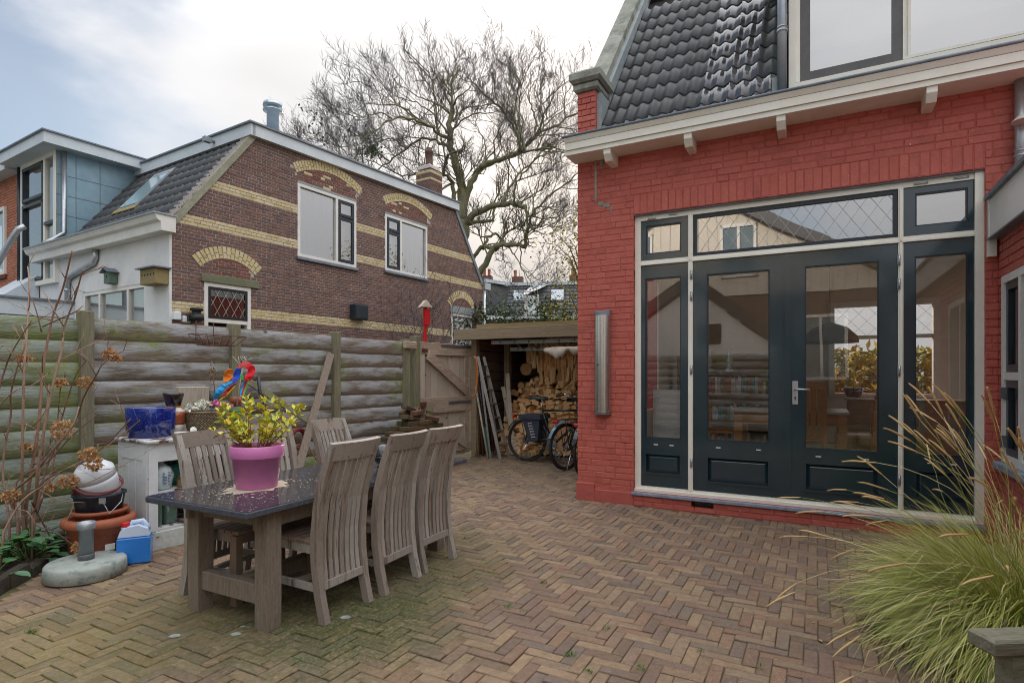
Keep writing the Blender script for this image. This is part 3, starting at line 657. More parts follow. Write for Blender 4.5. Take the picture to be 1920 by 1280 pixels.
# dormer
yd = .12
def hx(px, py, y=yd): return RH.hit(px, py, y)
dx0 = hx(1479, 150)[0]; sx0 = hx(1501, 150)[0]; gx0 = hx(1519, 140)[0]; gx1 = hx(1673, 100)[0]; sx1 = hx(1692, 100)[0]; px0 = hx(1708, 95)[0]
zb = hx(1500, 164)[1]; zs0 = hx(1501, 153)[1]; zgl0 = hx(1519, 133)[1]
dm = MB(); ZT = 5.75
dm.box(dx0, dx0 + .06, yd - .02, .9, zb, ZT); dm.box(dx0 + .06, 6.5, yd, yd + .08, zb, zs0 - .004); dm.box(dx0 + .06, sx0 - .003, yd, yd + .08, zs0, ZT)
dm.box(sx1 + .003, px0, yd, yd + .08, zs0, ZT); dm.box(sx1 + .04, px0 - .02, yd - .015, yd, zs0 + .03, ZT); dm.box(px0, 6.5, yd, yd + .08, ZT - .1, ZT); dm.box(5.0, 5.1, yd, yd + .08, zs0, ZT - .1)
dm.box(px0, 5.0, yd - .004, yd + .06, zs0 + .0, zs0 + .022); dm.box(dx0 - .25, 6.6, yd - .3, 2.2, ZT, ZT + .22); dm.box(dx0 + .06, 6.4, yd - .012, yd - .001, zs0 - .05, zs0 - .012)
do = dm.build('dormer', m_cream, rh)
b = MB(); b.box(sx0, gx0, yd + .012, yd + .06, zs0, ZT); b.box(gx1, sx1, yd + .012, yd + .06, zs0, ZT); b.box(gx0, gx1, yd + .013, yd + .06, zs0, zgl0); b.box(gx0, gx1, yd + .013, yd + .06, ZT - .15, ZT); b.build('sash', m_darksash, do)
b = MB(); b.quad((gx0, yd + .045, zgl0), (gx1, yd + .045, zgl0), (gx1, yd + .05, ZT), (gx0, yd + .05, ZT)); b.build('pane', m_glassdorm, do)
b = MB(); b.quad((px0, yd + .05, zs0), (5.0, yd + .05, zs0), (5.0, yd + .055, ZT), (px0, yd + .055, ZT)); b.build('pane', m_glassdorm, do)
b = MB(); b.box(dx0 + .08, 6.4, .5, .55, zb, ZT); b.box(dx0 + .06, dx0 + .08, .2, 2, zb, ZT); b.box(dx0, 6.4, yd + .1, 2, zb - .02, zb); b.build('room_wall', m_interior, do)
b = MB(); xd = dx0 - .055; b.tube([(xd, .04, zb - .08), (xd, .04, 5.75)], .041, 12); b.tube([(xd, .04, zb + .52), (xd, .04, zb + .545)], .048, 12); b.tube([(xd, .04, zb + .56), (xd, .04, zb + .575)], .046, 12); b.build('downpipe', m_zincgrey, rh)
b = MB(); b.box(xd - .09, xd + .02, .06, .08, zb - .2, zb + .12); b.build('flashing', m_cementblue, rh)
xr = RH.hit(1914, 230, -.06)[0]
b = MB(); b.tube([(xr, -.06, 2.86), (xr, -.06, zg0)], .04, 12); b.tube([(xr, -.06, 3.12), (xr, -.06, 3.14)], .047, 12); b.tube([(xr, -.06, 3.16), (xr, -.06, 3.18)], .047, 12); b.build('downpipe', m_galv, rh)
b = MB(); b.lathe([(.005, .05), (.05, .045), (.085, .01), (.09, 0), (.08, .004), (.02, .03)], 18, (xr - .0, -.17, 3.36)); b.build('pipe_hood', m_vasecream, rh)
# ---- door set
yf = .055
fr = MB()
J1, J2 = RH.hit(1290, 700, yf)[0], RH.hit(1299, 700, yf)[0]; K1, K2 = RH.hit(1684, 700, yf)[0], RH.hit(1694, 700, yf)[0]
ZS, ZTR0, ZTR1 = .205, RH.hit(1240, 495, yf)[1], RH.hit(1240, 486, yf)[1]
fr.box(DX0, DX0 + .062, yf, yf + .11, DZ0, DZ1); fr.box(DX1 - .06, DX1 + .03, yf - .02, yf + .11, DZ0 - .1, DZ1); fr.box(DX0 + .062, DX1 - .06, yf, yf + .11, DZ1 - .062, DZ1 - .001)
fr.box(DX0 + .062, DX1 - .06, yf, yf + .11, DZ0, ZS); fr.box(DX0 + .062, DX1 - .06, yf + .003, yf + .11, ZTR0, ZTR1)
fr.box(J1, J2, yf + .0015, yf + .11, ZS, DZ1 - .06); fr.box(K1, K2, yf + .0015, yf + .11, ZS, DZ1 - .06)
fr.box(J1 + .008, J2 - .008, yf - .012, yf + .001, ZS, DZ1 - .07); fr.box(K1 + .01, K2 - .01, yf - .012, yf + .001, ZS, DZ1 - .07)
fr.box(DX0, DX1 - .06, yf - .03, yf + .05, DZ0, DZ0 + .028); fr.box(DX0 + .07, DX1, yf - .012, yf + .004, ZTR0 - .0, ZTR0 + .018)
fo = fr.build('door_frame', m_cream, rh)
b = MB(); b.box(DX0 - .02, DX1, -.025, .05, .112, DZ0 - .003, ch=.006); b.build('door_sill', m_stone, rh)
b = MB(); b.box(DX0 - .005, DX1, .02, yf - .001, DZ1 - .012, DZ1 + .004); b.build('lead_flashing', m_lead, rh)
ys = yf + .018
def leaf(name, x0, x1, z0, z1, gx0, gx1, gz0, gz1, panel=None, label=None, pane=None, handle=None):
    b = MB(); d0, d1 = ys, ys + .055
    b.box(x0, gx0, d0, d1, z0, z1); b.box(gx1, x1, d0, d1, z0, z1); b.box(gx0, gx1, d0 + .0015, d1, gz1, z1)
    if panel:
        pz0, pz1 = panel; b.box(gx0, gx1, d0 + .0015, d1, z0, pz0); b.box(gx0, gx1, d0 + .0015, d1, pz1, gz0)
    else: b.box(gx0, gx1, d0 + .0015, d1, z0, gz0)
    o = b.build(name, m_navy, rh, label)
    g = MB(); g.quad((gx0, d0 + .028, gz0), (gx1, d0 + .028, gz0), (gx1, d0 + .028, gz1), (gx0, d0 + .028, gz1)); g.build('pane', pane or m_glass, o)
    bd = MB(); t = .012
    bd.box(gx0, gx1, d0 + .008, d0 + .026, gz0, gz0 + t); bd.box(gx0, gx1, d0 + .008, d0 + .026, gz1 - t, gz1); bd.box(gx0, gx0 + t, d0 + .009, d0 + .026, gz0 + t, gz1 - t); bd.box(gx1 - t, gx1, d0 + .009, d0 + .026, gz0 + t, gz1 - t)
    bd.build('glazing_bead', m_navy2, o)
    if panel:
        p = MB(); e = .045
        p.box(gx0, gx1, d0 + .03, d1, pz0, pz1)
        v = [(gx0 + .012, d0 + .029, pz0 + .012), (gx1 - .012, d0 + .029, pz0 + .012), (gx1 - .012, d0 + .029, pz1 - .012), (gx0 + .012, d0 + .029, pz1 - .012),
             (gx0 + e, d0 + .01, pz0 + e), (gx1 - e, d0 + .01, pz0 + e), (gx1 - e, d0 + .01, pz1 - e), (gx0 + e, d0 + .01, pz1 - e)]
        p.add(v, [(4, 5, 6, 7), (0, 1, 5, 4), (1, 2, 6, 5), (2, 3, 7, 6), (3, 0, 4, 7)])
        for (a, b2, c, d) in ((gx0 - .01, gx1 + .01, pz0 - .008, pz0 + .012), (gx0 - .01, gx1 + .01, pz1 - .012, pz1 + .008)): p.box(a, b2, d0 - .010, d0 + .03, c, d)
        p.box(gx0 - .01, gx0 + .012, d0 - .009, d0 + .03, pz0 + .012, pz1 - .012); p.box(gx1 - .012, gx1 + .01, d0 - .009, d0 + .03, pz0 + .012, pz1 - .012)
        p.build('panel', m_navy, o)
        v = MB()
        for xx in (gx0 + .09, gx1 - .12): v.box(xx, xx + .045, d0 - .003, d0 + .004, gz0 - .07, gz0 - .06)
        v.build('drain_vent', m_white, o)
    return o
H = lambda px, py: RH.hit(px, py, ys)
lb = H(1240, 822)[1]; lt = H(1240, 520)[1]
leaf('side_light', DX0 + .065, J1 - .003, ZS + .005, ZTR0 - .004, H(1210, 700)[0], H(1277, 700)[0], lb, lt, (H(1240, 888)[1], H(1240, 850)[1]))
dmid = H(1478, 700)[0]
d1 = leaf('door', J2 + .003, dmid - .003, ZS + .005, ZTR0 - .004, H(1325, 700)[0], H(1443, 700)[0], H(1390, 829)[1], H(1390, 509)[1], (.30, .56))
d2 = leaf('door', dmid + .003, K1 - .003, ZS + .005, ZTR0 - .004, H(1509, 700)[0], H(1648, 700)[0], H(1580, 845)[1], H(1580, 494)[1], (.30, .565))
leaf('side_light', K2 + .003, DX1 - .063, ZS + .005, ZTR0 - .004, H(1715, 700)[0], H(1815, 700)[0], H(1765, 855)[1], H(1765, 477)[1], (.30, .56))
leaf('top_window', DX0 + .065, J1 - .003, ZTR1 + .004, DZ1 - .065, H(1211, 700)[0], H(1277, 700)[0], H(1244, 474)[1], H(1244, 420)[1], None, None, m_glassup)
leaf('top_window', K2 + .003, DX1 - .063, ZTR1 + .004, DZ1 - .065, H(1716, 700)[0], H(1815, 700)[0], H(1765, 420)[1], H(1765, 357)[1], None, None, m_glassup)
b = MB(); b.box(dmid - .03, dmid + .025, ys - .012, ys, ZS + .01, ZTR0 - .01); b.build('meeting_bead', m_navy, d1)
t0, t1, u0, u1 = J2 + .006, K1 - .006, ZTR1 + .006, DZ1 - .066
b = MB(); b.box(t0, t1, ys, ys + .05, u0, u0 + .03); b.box(t0, t1, ys, ys + .05, u1 - .03, u1); b.box(t0, t0 + .03, ys + .001, ys + .05, u0 + .03, u1 - .03); b.box(t1 - .03, t1, ys + .001, ys + .05, u0 + .03, u1 - .03)
tw = b.build('transom_window', m_navy2, rh, 'wide transom with leaded diamond panes')
b = MB(); b.quad((t0 + .03, ys + .025, u0 + .03), (t1 - .03, ys + .025, u0 + .03), (t1 - .03, ys + .025, u1 - .03), (t0 + .03, ys + .025, u1 - .03)); b.build('pane', m_glassup, tw)
def diamonds(x0, x1, z0, z1, sx, sz, y, r=.003):
    b = MB(); k = sz / sx
    for sgn in (1, -1):
        c = x0 - (z1 - z0) / k - sx
        while c < x1 + (z1 - z0) / k + sx:
            pts = []
            a = (c, z0) if sgn > 0 else (c, z1)
            # clip the slanted line x = c + t, z = z0 + k t
            t0_, t1_ = max(0, x0 - c), min((z1 - z0) / k, x1 - c)
            if t1_ - t0_ > .01:
                p = [(c + t, (z0 + k * t) if sgn > 0 else (z1 - k * t)) for t in (t0_, t1_)]
                b.bar((p[0][0], y, p[0][1]), (p[1][0], y, p[1][1]), r * 2, .003, (0, 1, 0))
            c += sx
    return b
diamonds(t0 + .03, t1 - .03, u0 + .03, u1 - .03, .135, .195, ys + .021, .0022).build('lead_came', m_pilasterstrip, tw)
# ironmongery
hx_, hz = RH.hit(1491, 736, ys); b = MB(); b.box(hx_ - .024, hx_ + .024, ys - .010, ys, hz - .11, hz + .11, ch=.003); b.tube([(hx_, ys - .01, hz + .035), (hx_, ys - .055, hz + .035), (hx_ + .03, ys - .062, hz + .035), (hx_ + .125, ys - .06, hz + .03)], .0095, 8); b.build('handle', m_galv, d2)
b = MB(); b.tube([(hx_, ys - .012, hz - .045), (hx_, ys - .011, hz - .0449)], .009, 8); b.box(hx_ - .004, hx_ + .004, ys - .0125, ys - .009, hz - .075, hz - .045); b.build('keyhole', m_black, d2)
hm = MB(); hm.tube([(0, 0, -.045), (0, 0, .045)], .0085, 8); hm.box(-.012, .012, .0, .012, -.045, .045); hm.box(-.0095, .0095, -.0095, .002, -.012, -.008); hm.box(-.0095, .0095, -.0095, .002, .008, .012); hme = hm.mesh('hinge', m_galv)
for px, pys, dr in ((1296, (515, 555, 693, 867), d1), (1686, (487, 532, 695, 900), d2)):
    for py in pys:
        x, z = RH.hit(px, py, yf - .016); place('hinge', hme, dr, (x, yf - .018, z))
b = MB()
for px, py in ((1222, 410), (1262, 402)): x, z = RH.hit(px, py, yf - .005); b.tube([(x - .04, yf - .006, z), (x + .04, yf - .006, z)], .008, 8)
for px, py in ((1727, 344), (1803, 333)): x, z = RH.hit(px, py, yf - .005); b.tube([(x - .05, yf - .006, z), (x + .05, yf - .006, z)], .008, 8)
b.build('hinges', m_galv, fo)
# ---- interior
b = MB(); b.box(.3, 6.7, .3, 5.7, 3.25, 3.3); b.box(.3, .32, .3, .6, .17, 3.25); b.box(.3, .32, 2.4, 5.7, .17, 3.25); b.box(.3, .32, .6, 2.4, .17, .9); b.box(.3, DX0, .301, .32, .17, 3.25); b.box(6.68, 6.7, .3, .9, .17, 3.25); b.box(6.68, 6.7, 5.3, 5.7, .17, 3.25); b.box(6.68, 6.7, .9, 5.3, .17, .8); b.box(DX1, 6.7, .301, .32, .17, 3.25)
wall_holes(b, .3, 6.7, .17, 3.25, [(2.6, 4.1, 1.05, 2.6)], 5.66, 5.7); b.build('inner_wall', m_interior, rh)
q = MB(); q.brick(-.247, .247, -.02, 0, -.247, .247, .003); tmsh = q.mesh('floor_tile', m_floortile)
for i in range(10):
    for j in range(9): place('floor_tile', tmsh, rh, (.7 + i * .5, .55 + j * .5, .165), (-math.pi / 2, 0, 0))
b = MB(); b.box(.3, 6.7, .18, 5.7, .02, .155); b.build('floor', m_conc, rh)
b = MB(); b.box(2.55, 4.15, 5.6, 5.70, 1.0, 1.05); b.box(2.55, 2.64, 5.6, 5.75, 1.05, 2.65); b.box(4.06, 4.15, 5.6, 5.75, 1.05, 2.65); b.box(2.64, 4.06, 5.6, 5.75, 2.56, 2.65); b.box(2.64, 4.06, 5.63, 5.75, 2.0, 2.06)
bw = b.build('window', m_white, rh); b = MB(); b.quad((2.6, 5.7, 1.05), (4.1, 5.7, 1.05), (4.1, 5.7, 2.6), (2.6, 5.7, 2.6)); b.build('pane', GL('back_glass', .06, (.9, .9, .9)), bw)
def rhp(x, y, z=0): return RH.w(x, y, z)
q = diamonds(2.64, 4.06, 2.06, 2.56, .24, .26, 5.69, .006); q.build('lead_came', m_black, bw)
dtx = RH.hit(1592, 760, 2.0)[0] - .65
t = thing('dining_table', 'orange wooden dining table standing indoors behind the glass doors', 'table', rhp(dtx, 2.2, .17), RH.a)
b = MB(); b.box(-.65, .65, -.42, .42, .74, .775, ch=.005); b.build('tabletop', M('tabletop_pale', (.42, .40, .34), (.36, .33, .28), rough=.25), t)
b = MB(); b.box(-.6, .6, -.37, -.34, .6, .738); b.box(-.6, .6, .34, .37, .6, .738); b.box(-.6, -.57, -.34, .34, .6, .738); b.box(.57, .6, -.34, .34, .6, .738); b.build('apron', m_dining, t)
for sx in (-.58, .58):
    for sy in (-.35, .35): q = MB(); q.box(sx - .045, sx + .045, sy - .045, sy + .045, 0, .738, ch=.004); q.build('leg', m_dining, t)
def din_chair(label, x, y, rz):
    t = thing('dining_chair', label, 'chair', rhp(x, y, .17), RH.a + rz, 'wooden chairs at the dining table indoors')
    b = MB(); b.box(-.21, .21, -.21, .2, .44, .475, ch=.005); b.build('seat', m_dining, t)
    for sx in (-.19, .19):
        q = MB(); q.bar((sx, .19, 0), (sx, .18, .44), .045, side=(1, 0, 0)); q.build('leg', m_dining, t)
        q = MB(); q.sweep([(sx, -.24, 0), (sx, -.2, .45), (sx * .98, -.22, .8), (sx * .95, -.3, 1.12)], .045, .035, (1, 0, 0)); q.build('leg', m_dining, t)
    b = MB()
    for k in range(5): xx = -.14 + .07 * k; b.sweep([(xx, -.2, .48), (xx, -.225, .8), (xx, -.295, 1.08)], .055, .014, (1, 0, 0))
    b.build('backrest', m_dining, t)
    b = MB(); b.sweep([(-.2, -.297, 1.09), (.2, -.297, 1.09)], .08, .022, (0, 0, 1)); b.build('top_rail', m_dining, t)
din_chair('orange wooden chair indoors at the right end of the dining table', dtx + .72, 2.35, math.pi / 2)
din_chair('orange wooden chair indoors at the left end of the dining table', dtx - .80, 2.2, -math.pi / 2)
din_chair('orange wooden slatted chair indoors pushed under the front of the dining table', dtx + .2, 1.68, 0)
t = thing('pot_plant', 'leafy green pot plant on the windowsill inside the house', 'plant', rhp(RH.hit(1600, 700, 5.35)[0], 5.35, 1.0), RH.a)
b = MB(); b.lathe([(.1, 0), (.17, .16), (.16, .16), (.1, .12)], 16); b.build('pot', m_vasebrown, t)
b = MB()
for k in range(42):
    a = R.uniform(0, 6.28); h = R.uniform(.25, .75); rr = R.uniform(.05, .2)
    b.leaf((rr * math.cos(a), rr * math.sin(a), h), (math.cos(a), math.sin(a), R.uniform(-.2, .5)), (0, 0, 1), R.uniform(.13, .24), .06, R.random())
b.tube([(0, 0, .1), (.02, 0, .65)], .012, 5); b.build('foliage', m_leafy, t)
t = thing('sideboard', 'low dark wooden cabinet under the window inside the house', 'cabinet', rhp(3.9, 4.75, .17), RH.a)
b = MB(); b.box(-1.1, 1.1, -.25, .25, 0, .81); b.build('body', m_oak, t); b = MB(); b.box(-1.15, 1.15, -.28, .28, .811, .83); b.build('top', m_oak, t)
t = thing('bookshelf', 'dark wooden shelf full of books inside the left door', 'shelf', rhp(1.0, 3.2, .17), RH.a)
b = MB(); b.box(-.55, -.52, -.18, .18, 0, 1.5); b.box(.75, .81, -.18, .18, 0, 2.0); b.box(-.55, .8, .15, .18, 0, 1.5)
for z in (.05, .5, .9, 1.2): b.box(-.52, .75, -.18, .15, z, z + .03)
b.build('frame', m_oak, t)
pal_books = [M('book_%s' % n_, c, rough=.6) for n_, c in (('cream', (.45, .42, .36)), ('teal', (.05, .25, .28)), ('red', (.3, .06, .05)), ('brown', (.2, .12, .07)), ('white', (.55, .55, .55)))]
for z in (.08, .53, .93):
    x = -.5
    while x < .68:
        w = R.uniform(.025, .06); h = R.uniform(.18, .27); q = MB(); q.box(x, x + w - .003, -.13, .1, z, z + h); q.build('book', R.choice(pal_books), t); x += w
for k, x in enumerate((-.1, .2)):
    t2 = thing('candlestick', 'silver turned candlestick on the shelf indoors, %s the dark post' % ('further from' if k == 0 else 'nearer'), 'candlestick', rhp(1.0 + x, 3.15, 1.40), RH.a, 'silver candlesticks on the indoor shelf')
    b = MB(); b.lathe([(.07, 0), (.085, .06), (.03, .1), (.05, .16), (.06, .2), (.025, .25), (.035, .3), (.025, .34), (.055, .37), (.05, .38)], 16); b.build('stem', m_galv, t2)
t = thing('white_board', 'plain pale board leaning inside the left side window', 'board', rhp(.95, .45, .17), RH.a)
b = MB(); b.box(-.22, .12, 0, .02, 0, 1.05); b.build('board', m_render, t)
t = thing('paper_lamp', 'dark round lampshade hanging over the dining table indoors', 'lamp', rhp(RH.hit(1556, 640, 2.6)[0], 2.6, 1.80), RH.a)
b = MB(); b.lathe([(.33, 0), (.32, .08), (.2, .2), (.04, .26), (.02, .27), (.18, .19), (.31, .07)], 20); b.tube([(0, 0, .26), (0, 0, 1.39)], .006, 5); b.build('shade', m_oak, t)
# wall box
bx, bz1 = RH.hit(1112, 590, -.02); bx2, bz0 = RH.hit(1146, 775, -.02)
wb = thing('wall_box', 'tall brushed steel box with a slanted grey top fixed to the red wall', 'wall box', (*RH.w((bx + bx2) / 2 + .01, 0).xy, bz0 - .01), RH.a)
hh = bz1 - bz0
b = MB(); pr = []
for k in range(13):
    a = math.pi * k / 12; pr.append((-.088 * math.cos(a), -.035 - .058 * math.sin(a)))
n_ = len(pr); vs = [(x, y, .02) for x, y in pr] + [(x, y, hh) for x, y in pr] + [(pr[0][0], 0, .02), (pr[-1][0], 0, .02), (pr[0][0], 0, hh), (pr[-1][0], 0, hh)]
b.add(vs, [(i, i + 1, n_ + i + 1, n_ + i) for i in range(n_ - 1)], 0, True); b.add([vs[0], vs[n_], (pr[0][0], 0, hh), (pr[0][0], 0, .02)], [(0, 1, 2, 3)]); b.add([vs[n_ - 1], vs[2 * n_ - 1], (pr[-1][0], 0, hh), (pr[-1][0], 0, .02)], [(3, 2, 1, 0)])
b.build('cover', m_steel, wb)
b = MB(); vs = [(x * 1.04, y * 1.03, 0) for x, y in pr] + [(x * 1.04, y * 1.03, .018) for x, y in pr]; b.add(vs + [(-.09, 0, 0), (.09, 0, 0)], [(i, i + 1, n_ + i + 1, n_ + i) for i in range(n_ - 1)] + [tuple(range(n_ - 1, -1, -1)) + (2 * n_, 2 * n_ + 1)]); b.build('bottom_cap', m_hinge, wb)
b = MB(); vs = [(x * 1.03, y * 1.02, hh) for x, y in pr] + [(x * 1.03, y * 1.02, hh + .012 - .35 * y) for x, y in pr]
vs = [(x * 1.03, y * 1.02, hh - .002) for x, y in pr] + [(x * 1.03, y * 1.02, hh + .055 + .3 * y) for x, y in pr] + [(-.09, 0, hh), (.09, 0, hh), (-.09, 0, hh + .055), (.09, 0, hh + .055)]
b.add(vs, [(i, i + 1, n_ + i + 1, n_ + i) for i in range(n_ - 1)] + [tuple(range(n_, 2 * n_)) + (2 * n_ + 3, 2 * n_ + 2)]); b.build('slanted_top', m_lead, wb)
b = MB(); b.box(-.045, -.041, -.087, -.07, .03, hh - .004); b.tube([(-.03, -.0955, hh * .5), (-.03, -.09, hh * .5)], .007, 10); b.build('seam', m_black, wb)
# ------------------------------------------------------------------ wing
wg = thing('brick_wing', 'low red brick wing with white fascia and white windows', 'annex', (WG.o.x, WG.o.y, 0), WG.a)
wx0, wzt = WG.hit(1868, 520); _, wzb = WG.hit(1868, 858)
wz1, wz0 = 2.17, .70; wx0 = .10; wx1 = 1.75
holes = [(wx0, wx1, wz0, wz1), (3.2, 4.6, .2, 2.2)]
b = MB(); wall_holes(b, 0, 6.2, -.15, 2.56, holes, .011, .3); b.box(0, 6.2, .3, 2.6, 2.5, 2.56); b.box(6.19, 6.2, .3, 2.6, -.1, 2.5); b.box(0, 6.2, 2.6, 2.65, -.1, 2.5); b.build('wall', m_redwall, wg)
lay(wg, courses(0, 6.2, 0, 2.55, cut(holes), bond='wild'), m_redbrick, WG, limit=120)
b = MB(); b.box(.0, 6.3, -.065, .3, 2.50, 2.815); b.box(.0, .05, -.075, -.066, 2.5, 2.8); b.build('fascia', m_white, wg)
b = MB(); b.box(0, 6.32, -.095, .35, 2.816, 2.85); b.box(0.0, 6.3, -.08, .01, 2.484, 2.497); b.build('roof_edge', m_lead, wg)
b = MB(); b.box(-.02, .055, -.075, -.02, 2.35, 2.83); b.build('end_board', m_white, wg)
def winframe(parent, x0, x1, z0, z1, y, t=.06, mull=(), rails=(), m=m_white, d=.09, name='window'):
    b = MB(); b.box(x0, x0 + t, y, y + d, z0, z1); b.box(x1 - t, x1, y, y + d, z0, z1); b.box(x0 + t, x1 - t, y, y + d, z0, z0 + t); b.box(x0 + t, x1 - t, y, y + d, z1 - t, z1)
    for xm in mull: b.box(xm - t / 2, xm + t / 2, y + .002, y + d, z0 + t, z1 - t)
    for (xa, xb, zm) in rails: b.box(xa, xb, y + .004, y + d, zm - t / 2, zm + t / 2)
    return b.build(name, m, parent)
def sash(o, x0, x1, z0, z1, y, t=.05, m=m_navy2, glass=m_glass, d=.04):
    b = MB(); b.box(x0, x0 + t, y, y + d, z0, z1); b.box(x1 - t, x1, y, y + d, z0, z1); b.box(x0 + t, x1 - t, y, y + d, z0, z0 + t); b.box(x0 + t, x1 - t, y, y + d, z1 - t, z1); b.build('sash', m, o)
    pane(o, x0 + t, x1 - t, z0 + t, z1 - t, y + d * .6, glass)
def pane(o, x0, x1, z0, z1, y, glass=m_glass):
    b = MB(); b.quad((x0, y, z0), (x1, y, z0), (x1, y, z1), (x0, y, z1)); b.build('pane', glass, o)
w1 = winframe(wg, wx0, wx1, wz0, wz1, -.005, .06, (.56, 1.2), ((wx0 + .06, .53, 1.38),))
sash(w1, wx0 + .065, .525, 1.415, wz1 - .065, .012, .055); sash(w1, wx0 + .065, .525, wz0 + .065, 1.345, .012, .055)
pane(w1, .59, 1.17, wz0 + .06, wz1 - .06, .05, GL('bright_glass', .4, (.7, .7, .7))); pane(w1, 1.23, wx1 - .06, wz0 + .06, wz1 - .06, .05, m_glass)
b = MB()
for z in (1.2, .82): b.box(wx0 + .045, wx0 + .075, -.02, .012, z, z + .09)
b.build('hinge', m_hinge, w1)
b = MB(); b.box(wx0 - .04, wx1 + .04, -.05, .05, wz0 - .06, wz0 - .003, ch=.006); b.build('window_sill', m_stone, wg)
b = MB(); b.box(0.02, 6, .6, .62, 0, 2.5); b.build('inner_wall', m_curtain, wg)
w2 = winframe(wg, 3.2, 4.6, .2, 2.2, .02, .07, (3.9,)); pane(w2, 3.27, 3.87, .27, 2.13, .06); pane(w2, 3.93, 4.53, .27, 2.13, .06)
# ------------------------------------------------------------------ fence
fx = lambda px: FN.hit(px, 700)[0]
posts = [(-8.6, 1.85), (-6.9, 1.86), (-5.2, 1.86), (-3.5, 1.87), (-1.72, 1.88), (fx(158), 1.945), (fx(436), 1.93), (fx(626), 1.93), (fx(758), 1.90)]
fe = thing('garden_fence', 'weathered grey and green wooden fence of half-round boards', 'fence', (FN.o.x, FN.o.y, 0), FN.a)
def board(x0, x1, z0, h, seed, mat):
    r = random.Random(seed); n = 9; prof = [(0, -.008, .05), (.04, -.016, .15), (.32, -.0185, .48), (.62, -.0175, .8), (.94, -.0135, .75), (1.0, -.003, .45)]
    b = MB(); ex = []; ph = [r.uniform(0, 6) for _ in range(4)]
    for i in range(n):
        u = i / (n - 1); x = x0 + (x1 - x0) * u
        lo = .008 * math.sin(2.3 * x + ph[0]) + .005 * math.sin(6 * x + ph[1]); bl = 1 + .14 * math.sin(1.9 * x + ph[2]) + .08 * math.sin(5 * x + ph[3])
        for k, (t, y, e) in enumerate(prof):
            b.v.append((x - (x0 + x1) / 2, y * bl, h * t + (lo * (1 - t)) - (.012 if k == 0 else 0) + .004)); ex.append(e)
    m = len(prof)
    for i in range(n - 1):
        for k in range(m - 1): b.f.append([i * m + k, (i + 1) * m + k, (i + 1) * m + k + 1, i * m + k + 1]); b.t.append(0); b.s.append(k > 0)
    b0 = len(b.v); b.v += [(-(x1 - x0) / 2, .012, -.01), ((x1 - x0) / 2, .012, -.01), ((x1 - x0) / 2, .012, h), (-(x1 - x0) / 2, .012, h)]; ex += [0] * 4
    b.f += [[b0 + 1, b0, b0 + 3, b0 + 2]]; b.t += [0]; b.s += [False]
    me = b.mesh('board', mat); a = me.attributes.new('expo', 'FLOAT', 'POINT'); a.data.foreach_set('value', ex); return me
for k in range(len(posts) - 1):
    xa, xb = posts[k][0] + .045, posts[k + 1][0] - .045
    for q in range(10):
        gr = k <= 4 or (k == 5 and q < 4) or (k == 6 and q < 2)
        me = board(xa, xb, 0, .187, k * 31 + q, m_fencegreen if gr else m_fence)
        place('board', me, fe, ((xa + xb) / 2, R.gauss(0, .004), -.02 + q * .187 + (posts[k][1] + posts[k + 1][1]) / 2 - 1.90), (R.gauss(0, .01), R.gauss(0, .003), 0))
for x, h in posts:
    b = MB(); w = .05; b.box(-w, w, -w - .02, .03, -.2, h, ch=.006); place('post', b.mesh('post', m_post), fe, (x, 0, 0))
b = MB(); b.box(fx(751), fx(771), -.11, -.05, FN.hit(760, 654)[1], FN.hit(760, 640)[1], ch=.01); b.build('cross_block', m_gatebrown, fe)
gp = tag(MB().box(-.055, .055, -.06, .05, -.2, 1.955, ch=.006).build('gate_post', m_post, None), 'square mossy post standing between the fence and the wooden gate', 'post')
gp.location = (*FN.w(fx(776), -.02).xy, 0); gp.rotation_euler = (0, 0, FN.a)
# ------------------------------------------------------------------ gate
GX0, GX1 = fx(785), fx(881)
gt = thing('garden_gate', 'pale plank garden gate with brown diagonal braces and iron straps', 'gate', (*FN.w(GX0, .0).xy, 0), FN.a)
gw = GX1 - GX0; n = 9
for k in range(n):
    w = gw / n; q = MB(); q.box(k * w + .003, (k + 1) * w - .003, 0, .022, .06 + R.uniform(0, .02), 1.86 + R.uniform(-.01, .01), ch=.003); q.build('plank', m_gate, gt)
gz = lambda py, px=830: FN.hit(px, py)[1]
for nm, z0, z1 in (('rail', gz(666), gz(644)), ('rail', gz(773), gz(744)), ('rail', .13, .26)):
    q = MB(); q.box(0, gw, -.035, -.001, z0, z1, ch=.004); q.build(nm, m_gatebrown, gt)
for x0, x1, m in ((.0, .10, m_gate), (gw - .17, gw - .075, m_gatebrown), (gw - .07, gw, m_gate)):
    q = MB(); q.box(x0, x1, -.033 if x0 == 0 else -.030, -.0015, .1, 1.85); q.build('stile', m, gt)
za, zb_, zc = gz(664), gz(738), gz(776)
q = MB(); q.bar((.16, -.045, za - .02), (gw - .13, -.045, zb_ + .02), .03, .15, (0, 1, 0)); q.build('brace', m_gatebrown, gt)
q = MB(); q.bar((.14, -.045, zc - .03), (gw - .16, -.045, .22), .03, .12, (0, 1, 0)); q.build('brace', m_gate, gt)
for px0, px1, py in ((824, 884, 650), (838, 884, 753)):
    x0 = fx(px0) - GX0; x1 = fx(px1) - GX0; z = gz(py, 860)
    q = MB(); q.box(x0, min(x1, gw + .01), -.043, -.036, z - .022, z + .022); q.tube([(gw + .0, -.045, z - .05), (gw + .0, -.045, z + .05)], .013, 8)
    for t in (.15, .4, .65, .9): q.box(x0 + (x1 - x0) * t - .006, x0 + (x1 - x0) * t + .006, -.047, -.042, z - .006, z + .006)
    q.build('strap_hinge', m_hinge, gt)
q = MB(); z = gz(658); q.tube([(.02, -.05, z), (.15, -.05, z)], .009, 6)
